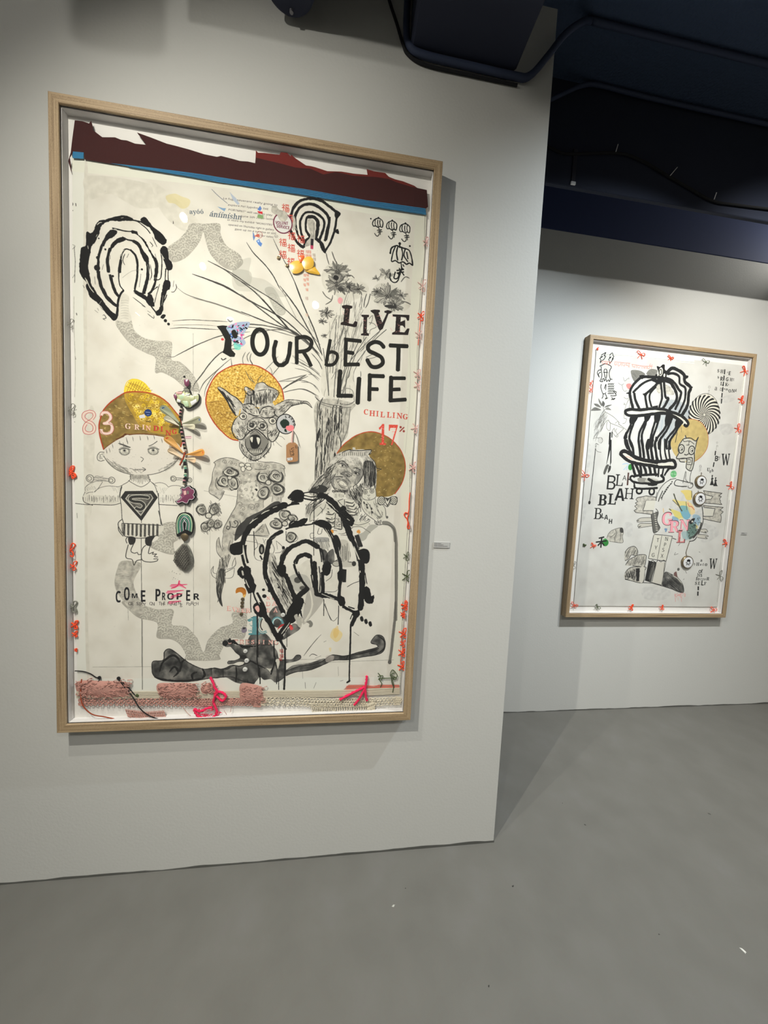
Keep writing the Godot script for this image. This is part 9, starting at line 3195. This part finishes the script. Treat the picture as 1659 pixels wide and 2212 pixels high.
	strand("string", [1427,1684,24,34,22,74], 0.8, 4, M.cord_black, o)
	stud(1395, 3043, 17, M.gem, "gem")
	stud(1132, 3319, 16, M.gem, "gem")
	stud(1143, 3392, 18, M.gem, "gem")
	stud(1133, 3459, 18, M.gem, "gem")
	stud(1104, 2926, 13, M.rim, "stud")
	stud(1102, 2953, 13, M.rim, "stud")
	stud(1101, 2979, 13, M.rim, "stud")
	stud(1097, 3038, 12, M.rim, "stud")
	stud(1290, 511, 13, M.rim, "stud")
	stud(1349, 554, 13, M.rim, "stud")

func stud(u: float, v: float, r: float, material: Material, called: String) -> void:
	# a small faceted stone or pierced button glued to the sheet
	var q := r / 2000.0
	var m := lathe([Vector2(q * 0.15, q * 0.34), Vector2(q * 0.5, q * 0.4), Vector2(q * 0.85, q * 0.3), Vector2(q, 0.0), Vector2(0, 0)], 8 if called == "gem" else 20)
	var b := stuck(called, m, material)
	b.position += sa(u, v, 0.0)
	b.rotation.x = PI / 2

func crochet(called: String, a: Array, count: int, deep: float, material: Material) -> void:
	# rows of small slanting loops hanging under the folded edge
	var p := curve_plain(flat(a))
	p = p.slice(0, p.size() * (a.size() / 2 - 1) / (a.size() / 2) + 1)
	var st := tool()
	for k in count:
		var f := float(k) / count * (p.size() - 1)
		var c := p[int(f)].lerp(p[mini(int(f) + 1, p.size() - 1)], f - int(f))
		for row in 3:
			var b := c + Vector2(10.0 * (row % 2) + rng.randf_range(-3, 3), row * deep * 0.33 + rng.randf_range(-3, 3))
			var pts := []
			for i in 7: pts.append(sa(b.x + 13.0 * cos(i * 1.05) + i * 1.5, b.y + 12.0 * sin(i * 1.05), 0.002 + 0.0015 * sin(i * 1.0)))
			tube_into(st, pts, 0.0017, 5)
	tag(stuck(called, done(st), material), "", "", "", "stuff")

func fringe(called: String, a: Array, count: int, deep: float, material: Material) -> void:
	var p := flat(a)
	var st := tool()
	for k in count:
		var f := float(k) / count * (p.size() - 1)
		var c := p[int(f)].lerp(p[mini(int(f) + 1, p.size() - 1)], f - int(f))
		for row in 3: tube_into(st, [sa(c.x + row * 6, c.y + row * deep * 0.5, 0.002), sa(c.x + 4 + row * 6, c.y + (row + 0.4) * deep * 0.5, 0.005), sa(c.x + 8 + row * 6 + rng.randf_range(-6, 6), c.y + (row + 0.85) * deep * 0.5, 0.002)], 0.0021, 5)
	tag(stuck(called, done(st), material), "", "", "", "stuff")

func fuzz(u0: float, v0: float, u1: float, v1: float, count: int, material: Material) -> void:
	# curled loose fibres of a torn cloth
	var st := tool()
	for k in count:
		var u := rng.randf_range(u0, u1)
		var v := rng.randf_range(v0, v1)
		var d := Vector2.from_angle(rng.randf_range(-0.9, 0.9)) * rng.randf_range(12, 34)
		tube_into(st, smooth3([sa(u, v, 0.004), sa(u + d.x * 0.4, v + d.y * 0.4 - 6, 0.012), sa(u + d.x, v + d.y, 0.008), sa(u + d.x * 1.2, v + d.y + 8, 0.003)], 3), 0.0011, 4)
	tag(stuck("loose_fibres", done(st), material), "", "", "", "stuff")

func netting(a: Array, parent: Node) -> void:
	# the open mesh knitted over the pouch
	var p := flat(a)
	var mid := Vector2.ZERO
	for q in p: mid += q / p.size()
	var st := tool()
	var y := mid.y - 160.0
	var row := 0
	while y < mid.y + 160.0:
		var x := mid.x - 120.0 + (8.0 if row % 2 else 0.0)
		while x < mid.x + 120.0:
			if Geometry2D.is_point_in_polygon(Vector2(x, y), p):
				var f := clampf(1.0 - (Vector2(x, y) - mid).length() / 150.0, 0.0, 1.0)
				var pts := []
				for i in 7: pts.append(sa(x + 7.5 * cos(TAU * i / 6.0), y + 6.5 * sin(TAU * i / 6.0), 0.006 + 0.009 * f))
				tube_into(st, pts, 0.0011, 4)
			x += 16.0
		y += 12.0
		row += 1
	tag(stuck("netting", done(st), mat(Color(0.3, 0.28, 0.25), 0.9), parent), "", "", "", "stuff")

func applied_b(sh: Node3D) -> void:
	thing = sh.get_parent()
	from = sh.position
	badge(1754, 1634, 84)
	badge(1765, 1877, 95)
	badge(1683, 2782, 91)
	strand("chain", [1692,2486,-11,37,-17,65,-9,56,16,45], 1.6, 3, M.rim)
	strand("chain", [1754,1507,9,28,-19,20], 1.6, 3, M.rim)
	strand("chain", [1736,1765,13,26], 1.6, 3, M.rim)
	bow(2269, 71, 75, 0.6, M.orange, 2.2)
	bow(2271, 469, 65, 1.2, M.orange, 2.6)
	bow(2272, 867, 71, 1.1, M.orange, 2)
	bow(2261, 1669, 72, 1, M.orange, 2)
	bow(2288, 2486, 70, 0.5, M.orange, 2.4)
	bow(643, 7, 71, 0.1, M.orange, 2)
	bow(1088, 9, 50, 0.2, M.orange, 2.2)
	bow(-37, 447, 44, 1.5, M.orange, 1.6)
	bow(-29, 529, 39, 1.6, M.orange, 1.6)
	bow(10, -1, 19, 1.5, M.orange, 1.8)
	bow(-16, 1641, 77, 0.4, M.orange, 1.8)
	bow(7, 3419, 60, 0.3, M.orange, 1.8)
	bow(882, 3449, 46, 1.5, M.orange, 3)
	bow(1369, 3446, 47, 1.2, M.orange, 2.4)
	bow(2214, 3470, 69, 0.2, M.orange, 2)
	bow(357, 3443, 53, 0.6, M.green, 1.6)
	bow(1629, 9, 68, 0.1, M.green, 1.4)
	bow(2262, 2966, 91, 1.2, M.grey, 1.8)
	bow(-55, 2867, 62, 1.5, M.grey, 1.4)
	bow(211, 2585, 51, 0.3, M.orange, 2)
	bow(77, 2585, 24, 0.2, M.green, 3)

func small_things() -> void:
	var r := 0.0115
	# conduits and cables under the ceiling
	var path := [Vector3(0.155, 3.49, ZA + 0.012), Vector3(0.157, 3.2, ZA + 0.012), Vector3(0.16, 3.09, ZA + 0.012), Vector3(0.178, 3.045, ZA + 0.013), Vector3(0.23, 3.03, ZA + 0.013), Vector3(0.4, 3.027, ZA + 0.013), Vector3(0.56, 3.026, ZA + 0.013), Vector3(0.62, 3.034, ZA + 0.016), Vector3(0.68, 3.1, ZA + 0.03), Vector3(0.74, 3.19, ZA + 0.02), Vector3(0.88, 3.42, -1.41), Vector3(0.94, 3.478, -1.44), Vector3(1.02, 3.487, -1.445), Vector3(1.6, 3.487, -1.445), Vector3(4.4, 3.487, -1.445)]
	var c := mesh_part("conduit", tube(smooth3(path, 5), r, 10), M.conduit)
	tag(c, "navy conduit bending under the boxed beam and rising to the ceiling", "conduit", "", "")
	path = [Vector3(0.5, 3.05, -1.52), Vector3(0.7, 3.19, -1.56), Vector3(0.95, 3.38, -1.61), Vector3(1.06, 3.46, -1.632), Vector3(1.15, 3.486, -1.64), Vector3(1.4, 3.482, -1.642), Vector3(2.0, 3.48, -1.642), Vector3(4.4, 3.48, -1.642)]
	c = mesh_part("conduit", tube(smooth3(path, 5), 0.009, 10), M.conduit)
	tag(c, "second conduit emerging from behind the partition along the top of the dark beam", "conduit")
	path = [Vector3(0.06, 3.3, ZA + 0.006), Vector3(0.09, 3.2, ZA + 0.006), Vector3(0.125, 3.12, ZA + 0.006), Vector3(0.15, 3.06, ZA + 0.006), Vector3(0.17, 3.03, ZA + 0.006), Vector3(0.235, 3.008, ZA + 0.006), Vector3(0.4, 3.006, ZA + 0.006), Vector3(0.58, 3.006, ZA + 0.006)]
	c = mesh_part("cable", tube(smooth3(path, 5), 0.005, 8), M.cable)
	tag(c, "thin black cable slanting down the partition to the conduit below the beam", "cable")
	# a cable clipped along the dark beam with white cable ties
	var zf := ZB + 0.478
	path = [Vector3(0.9, 3.19, zf), Vector3(1.0, 3.165, zf), Vector3(1.12, 3.185, zf), Vector3(1.3, 3.215, zf), Vector3(1.42, 3.2, zf), Vector3(1.55, 3.16, zf), Vector3(1.68, 3.12, zf), Vector3(1.84, 3.075, zf), Vector3(1.98, 3.075, zf), Vector3(2.3, 3.09, zf)]
	var t := Node3D.new()
	add_named(t, "clipped_cable")
	tag(t, "thin dark cable sagging along the navy beam held by white cable ties", "cable")
	mesh_part("cable_run", tube(smooth3(path, 5), 0.006, 8), M.cable, t)
	for k in 3:
		var p: Vector3 = [Vector3(1.27, 3.212, zf), Vector3(1.58, 3.15, zf), Vector3(1.845, 3.076, zf)][k]
		var q: Vector3 = [Vector3(0.004, 0.03, 0), Vector3(0.03, 0.04, 0), Vector3(0.004, 0.03, 0)][k]
		mesh_part("cable_tie", tube([p + Vector3(0, 0, 0.007), p + q * 0.5 + Vector3(0, 0, 0.009), p + q + Vector3(0, 0, 0.012)], 0.002, 6), M.white_tie, t)
	var hang := Node3D.new()
	add_named(hang, "hanger_strap")
	tag(hang, "thin grey hanger strap on the dark beam with a white clip at its foot", "strap")
	mesh_part("strap", box(Vector3(1.055, 3.045, zf - 0.008), Vector3(1.075, 3.2, zf - 0.003), 0.001), mat(Color(0.13, 0.13, 0.17), 0.6), hang)
	mesh_part("clip", box(Vector3(1.052, 3.035, zf - 0.008), Vector3(1.078, 3.05, zf), 0.002), M.white_tie, hang)
	# capped pipe stub
	var pipe := Node3D.new()
	add_named(pipe, "pipe_stub")
	tag(pipe, "round navy capped pipe hanging from the ceiling beside the white partition", "pipe")
	pipe.position = Vector3(-0.226, 3.045, ZA + 0.1)
	mesh_part("pipe", lathe([Vector2(0.082, 0.46), Vector2(0.082, 0.012), Vector2(0.079, 0.004), Vector2(0.072, 0.0), Vector2(0.0, 0.0)], 40), M.navy, pipe)
	mesh_part("screw", lathe([Vector2(0.0, -0.006), Vector2(0.006, -0.006), Vector2(0.007, 0.0), Vector2(0.0, 0.001)], 12), mat(Color(0.5, 0.5, 0.52), 0.4, 0.8), pipe, Vector3(0.0, 0, -0.06))
	var other := pipe.duplicate()
	add_named(other, "pipe_stub_001")
	other.position = Vector3(-0.58, 2.985, -0.46)  # out of view, placed so its round shadow falls on the partition
	tag(other, "unseen round navy pipe out of view, placed to cast a shadow on the partition")
	# wall labels
	label_card(Vector3(0.404, 1.2915, ZA), 0.066, 0.024, "white label card on the partition right of the large collage")
	label_card(Vector3(2.934, 1.309, ZB), 0.05, 0.022, "white label card on the back wall right of the smaller collage")
	# specks on the floor
	floor_marks()

func label_card(at: Vector3, w: float, h: float, label: String) -> void:
	var t := Node3D.new()
	add_named(t, "label_card")
	tag(t, label, "label", "")
	t.position = at
	mesh_part("card", box(Vector3(-w / 2, -h / 2, 0), Vector3(w / 2, h / 2, 0.003), 0.0006), M.card, t)
	# rows of print too small to read in the photograph
	var st := tool()
	var r2 := RandomNumberGenerator.new()
	r2.seed = 5
	for row in 3:
		var x := -w * 0.46
		var y := h * (0.28 - 0.22 * row)
		var stop: float = [w * -0.05, w * 0.12, w * 0.36][row]
		while x < stop:
			var ln := r2.randf_range(0.002, 0.006)
			quad(st, Vector3(x, y, 0.0033), Vector3(minf(x + ln, stop), y, 0.0033), Vector3(minf(x + ln, stop), y - h * 0.09, 0.0033), Vector3(x, y - h * 0.09, 0.0033))
			x += ln + 0.0012
	mesh_part("print", done(st), mat(Color(0.36, 0.36, 0.36), 0.8), t)

func floor_marks() -> void:
	var r2 := RandomNumberGenerator.new()
	r2.seed = 31
	var chip := func(called: String, at: Vector3, size: float, c: Color, label: String, cat: String) -> void:
		var st := tool()
		var n := 9
		var top := []
		for i in n:
			var a := TAU * i / n
			var r := size * r2.randf_range(0.45, 1.0)
			top.append(Vector3(r * cos(a), 0, r * 0.6 * sin(a)))
		for i in n:
			var p: Vector3 = top[i]
			var q: Vector3 = top[(i + 1) % n]
			for v in [Vector3(0, size * 0.22, 0), p * 0.7 + Vector3(0, size * 0.16, 0), q * 0.7 + Vector3(0, size * 0.16, 0), p * 0.7 + Vector3(0, size * 0.16, 0), p, q, p * 0.7 + Vector3(0, size * 0.16, 0), q, q * 0.7 + Vector3(0, size * 0.16, 0)]:
				st.set_smooth_group(-1)
				st.add_vertex(v)
		var o := mesh_part(called, done(st), mat(c, 0.8))
		o.position = at
		o.rotation.y = r2.randf() * TAU
		tag(o, label, cat)
	chip.call("paint_chip", Vector3(1.418, 0.0005, -0.886), 0.011, Color(0.85, 0.85, 0.83), "white paint chip on the floor at the right foot of the picture", "paint chip")
	chip.call("speck", Vector3(0.720, 0.0005, -1.134), 0.006, Color(0.2, 0.2, 0.19), "dark speck on the floor just in front of the partition corner", "speck")
	chip.call("paint_chip", Vector3(0.250, 0.0005, -1.112), 0.008, Color(0.7, 0.7, 0.67), "small pale flake on the floor in front of the partition", "paint chip")
	chip.call("speck", Vector3(1.183, 0.0005, -1.339), 0.006, Color(0.25, 0.25, 0.23), "dark crumb on the floor between the two walls", "speck")
	chip.call("speck", Vector3(1.848, 0.0005, -1.343), 0.008, Color(0.3, 0.3, 0.28), "dark scuff crumb on the floor right of the aisle", "speck")
	chip.call("speck", Vector3(0.304, 0.0005, -1.162), 0.003, Color(0.15, 0.15, 0.14), "tiny black speck on the floor near the partition foot", "speck")
	chip.call("speck", Vector3(0.511, 0.0005, -0.887), 0.004, Color(0.2, 0.2, 0.19), "tiny dark grit near the middle of the bottom edge", "speck")
	chip.call("speck", Vector3(1.164, 0.0005, -0.951), 0.004, Color(0.28, 0.28, 0.26), "tiny dark grit left of the white paint chip", "speck")
	chip.call("speck", Vector3(1.147, 0.0005, -1.451), 0.004, Color(0.3, 0.3, 0.28), "small dark grit on the floor below the shadow of the partition", "speck")


# ------------------------------------------------------------------ the scene
func lamp(called: String, at: Vector3, aim: Vector3, energy: float, angle: float, color: Color, label: String, soft := 0.012, att := 0.6) -> Node3D:
	var t := Node3D.new()
	add_named(t, called)
	tag(t, label, "spotlight", "track spotlights")
	t.position = at
	var d := (aim - at).normalized()
	var head := Node3D.new()
	var turned := Basis.looking_at(d, Vector3.UP)
	add_named(head, "lamp_head", t)
	head.basis = turned
	head.position = -d * 0.004
	var can := mesh_part("housing", lathe([Vector2(0.001, 0.11), Vector2(0.034, 0.11), Vector2(0.038, 0.105), Vector2(0.038, 0.0), Vector2(0.035, 0.0), Vector2(0.033, 0.008), Vector2(0.0, 0.012)], 28), M.black_metal, head)
	can.rotation.x = PI / 2
	var g := mesh_part("lens", lathe([Vector2(0.0, 0.004), Vector2(0.02, 0.004), Vector2(0.02, -0.001), Vector2(0.0, -0.002)], 28), M.lens, head)
	g.rotation.x = PI / 2
	mesh_part("stem", tube([Vector3(0, 0.03, 0) - d * 0.07, Vector3(0, 0.14, 0) - d * 0.07], 0.007), M.black_metal, t)
	mesh_part("adapter", box(Vector3(-0.05, 0.14, -0.016) - d * 0.07, Vector3(0.05, 0.17, 0.016) - d * 0.07, 0.003), M.black_metal, t)
	var s := SpotLight3D.new()
	s.light_color = color
	s.light_energy = energy
	s.spot_angle = angle
	s.spot_angle_attenuation = att
	s.spot_range = 30.0
	s.spot_attenuation = 2.0
	s.light_size = soft
	s.shadow_enabled = true
	add_named(s, "light", t)
	s.position = d * 0.012
	s.basis = turned
	return t

func _ready() -> void:
	rng.seed = 77
	# camera
	var cam := Camera3D.new()
	cam.name = "camera"
	cam.fov = 112.706
	cam.near = 0.02
	cam.position = Vector3(0, 1.5, 0)
	cam.basis = Basis(Vector3(0.990964, 0.050437, 0.124286), Vector3(-0.041631, 0.996502, -0.072465), Vector3(-0.127506, 0.066636, 0.989597))
	add_child(cam)
	cam.current = true
	# surroundings
	var env := Environment.new()
	env.background_mode = Environment.BG_COLOR
	env.background_color = Color.BLACK
	env.tonemap_mode = Environment.TONE_MAPPER_LINEAR
	env.tonemap_exposure = 1.04
	env.sdfgi_enabled = true
	env.ssao_enabled = true
	env.ssil_enabled = true
	var we := WorldEnvironment.new()
	we.name = "surroundings"
	we.environment = env
	add_child(we)
	materials()
	M.black_metal = mat(Color(0.06, 0.06, 0.065), 0.45)
	M.lens = mat(Color(1, 1, 1), 0.4)
	M.lens.emission_enabled = true
	M.lens.emission = Color(1.0, 0.95, 0.86)
	M.lens.emission_energy_multiplier = 60.0
	var warm := Color(1.0, 0.985, 0.94)
	var cool := Color(0.935, 0.975, 1.0)
	var plain := Color(1.0, 0.99, 0.96)
	lamp("spotlight", Vector3(-0.962, 3.0, -0.31), Vector3(0.4, 0.85, -1.3), 1.8, 68.0, warm, "black track spotlight nearer the partition aimed at the large collage", 0.012, 1.0)
	lamp("spotlight", Vector3(-1.03, 3.0, 0.14), Vector3(0.62, 0.1, -1.3), 5.0, 44.0, warm, "black track spotlight farther from the partition aimed at the large collage", 0.012, 1.0)
	lamp("spotlight", Vector3(1.75, 3.22, -0.7), Vector3(0.98, 0.65, -2.13), 4.8, 53.0, cool, "black track spotlight above the aisle aimed beside the smaller collage", 0.012, 1.0)
	lamp("spotlight", Vector3(2.09, 3.22, -0.65), Vector3(2.9, 1.2, -2.13), 4.9, 58.0, plain, "black track spotlight above the aisle aimed right of the smaller collage", 0.012, 1.0)
	lamp("spotlight", Vector3(3.5, 3.36, -1.9), Vector3(1.6, 3.4, -2.13), 0.9, 40.0, plain, "unseen spotlight behind the dark beam, placed to light the navy band", 0.012, 1.0)  # lamp out of view, placed to light the navy band
	lamp("spotlight", Vector3(-0.3, 3.15, 0.8), Vector3(-0.85, 3.05, -1.3), 0.55, 34.0, plain, "unseen spotlight behind the viewer, placed to light the top of the partition", 0.03, 0.7)  # lamp out of view, lights the partition top and throws the pipe shadow
	lamp("spotlight", Vector3(-2.2, 3.2, 1.5), Vector3(-3.6, 1.4, 1.2), 4.0, 65.0, plain, "added fill spotlight aimed at the left wall of the room", 0.04)  # added fill: light bounced off the left wall lifts the shadows
	lamp("spotlight", Vector3(0.4, 3.2, 2.6), Vector3(0.2, 2.2, 4.2), 3.0, 65.0, plain, "added fill spotlight aimed at the wall behind the viewer", 0.04)  # added fill, bounced off the wall behind the camera
	lamp("spotlight", Vector3(-1.3, 3.3, 1.6), Vector3(-0.9, 0.0, 1.2), 2.2, 60.0, plain, "added fill spotlight over the left of the room shining down on the floor", 0.04)  # added fill: brightens the floor and its bounce, left side
	lamp("spotlight", Vector3(0.9, 3.3, 1.4), Vector3(0.9, 0.0, 1.0), 2.2, 60.0, plain, "added fill spotlight over the middle of the room shining down on the floor", 0.04)  # added floor fill, middle of the room
	lamp("spotlight", Vector3(2.9, 3.3, 1.2), Vector3(2.7, 0.0, 0.8), 2.2, 60.0, plain, "added fill spotlight over the right of the room shining down on the floor", 0.04)  # added floor fill, right side

	build_room()
	collage_on_partition()
	collage_on_back_wall()
	small_things()
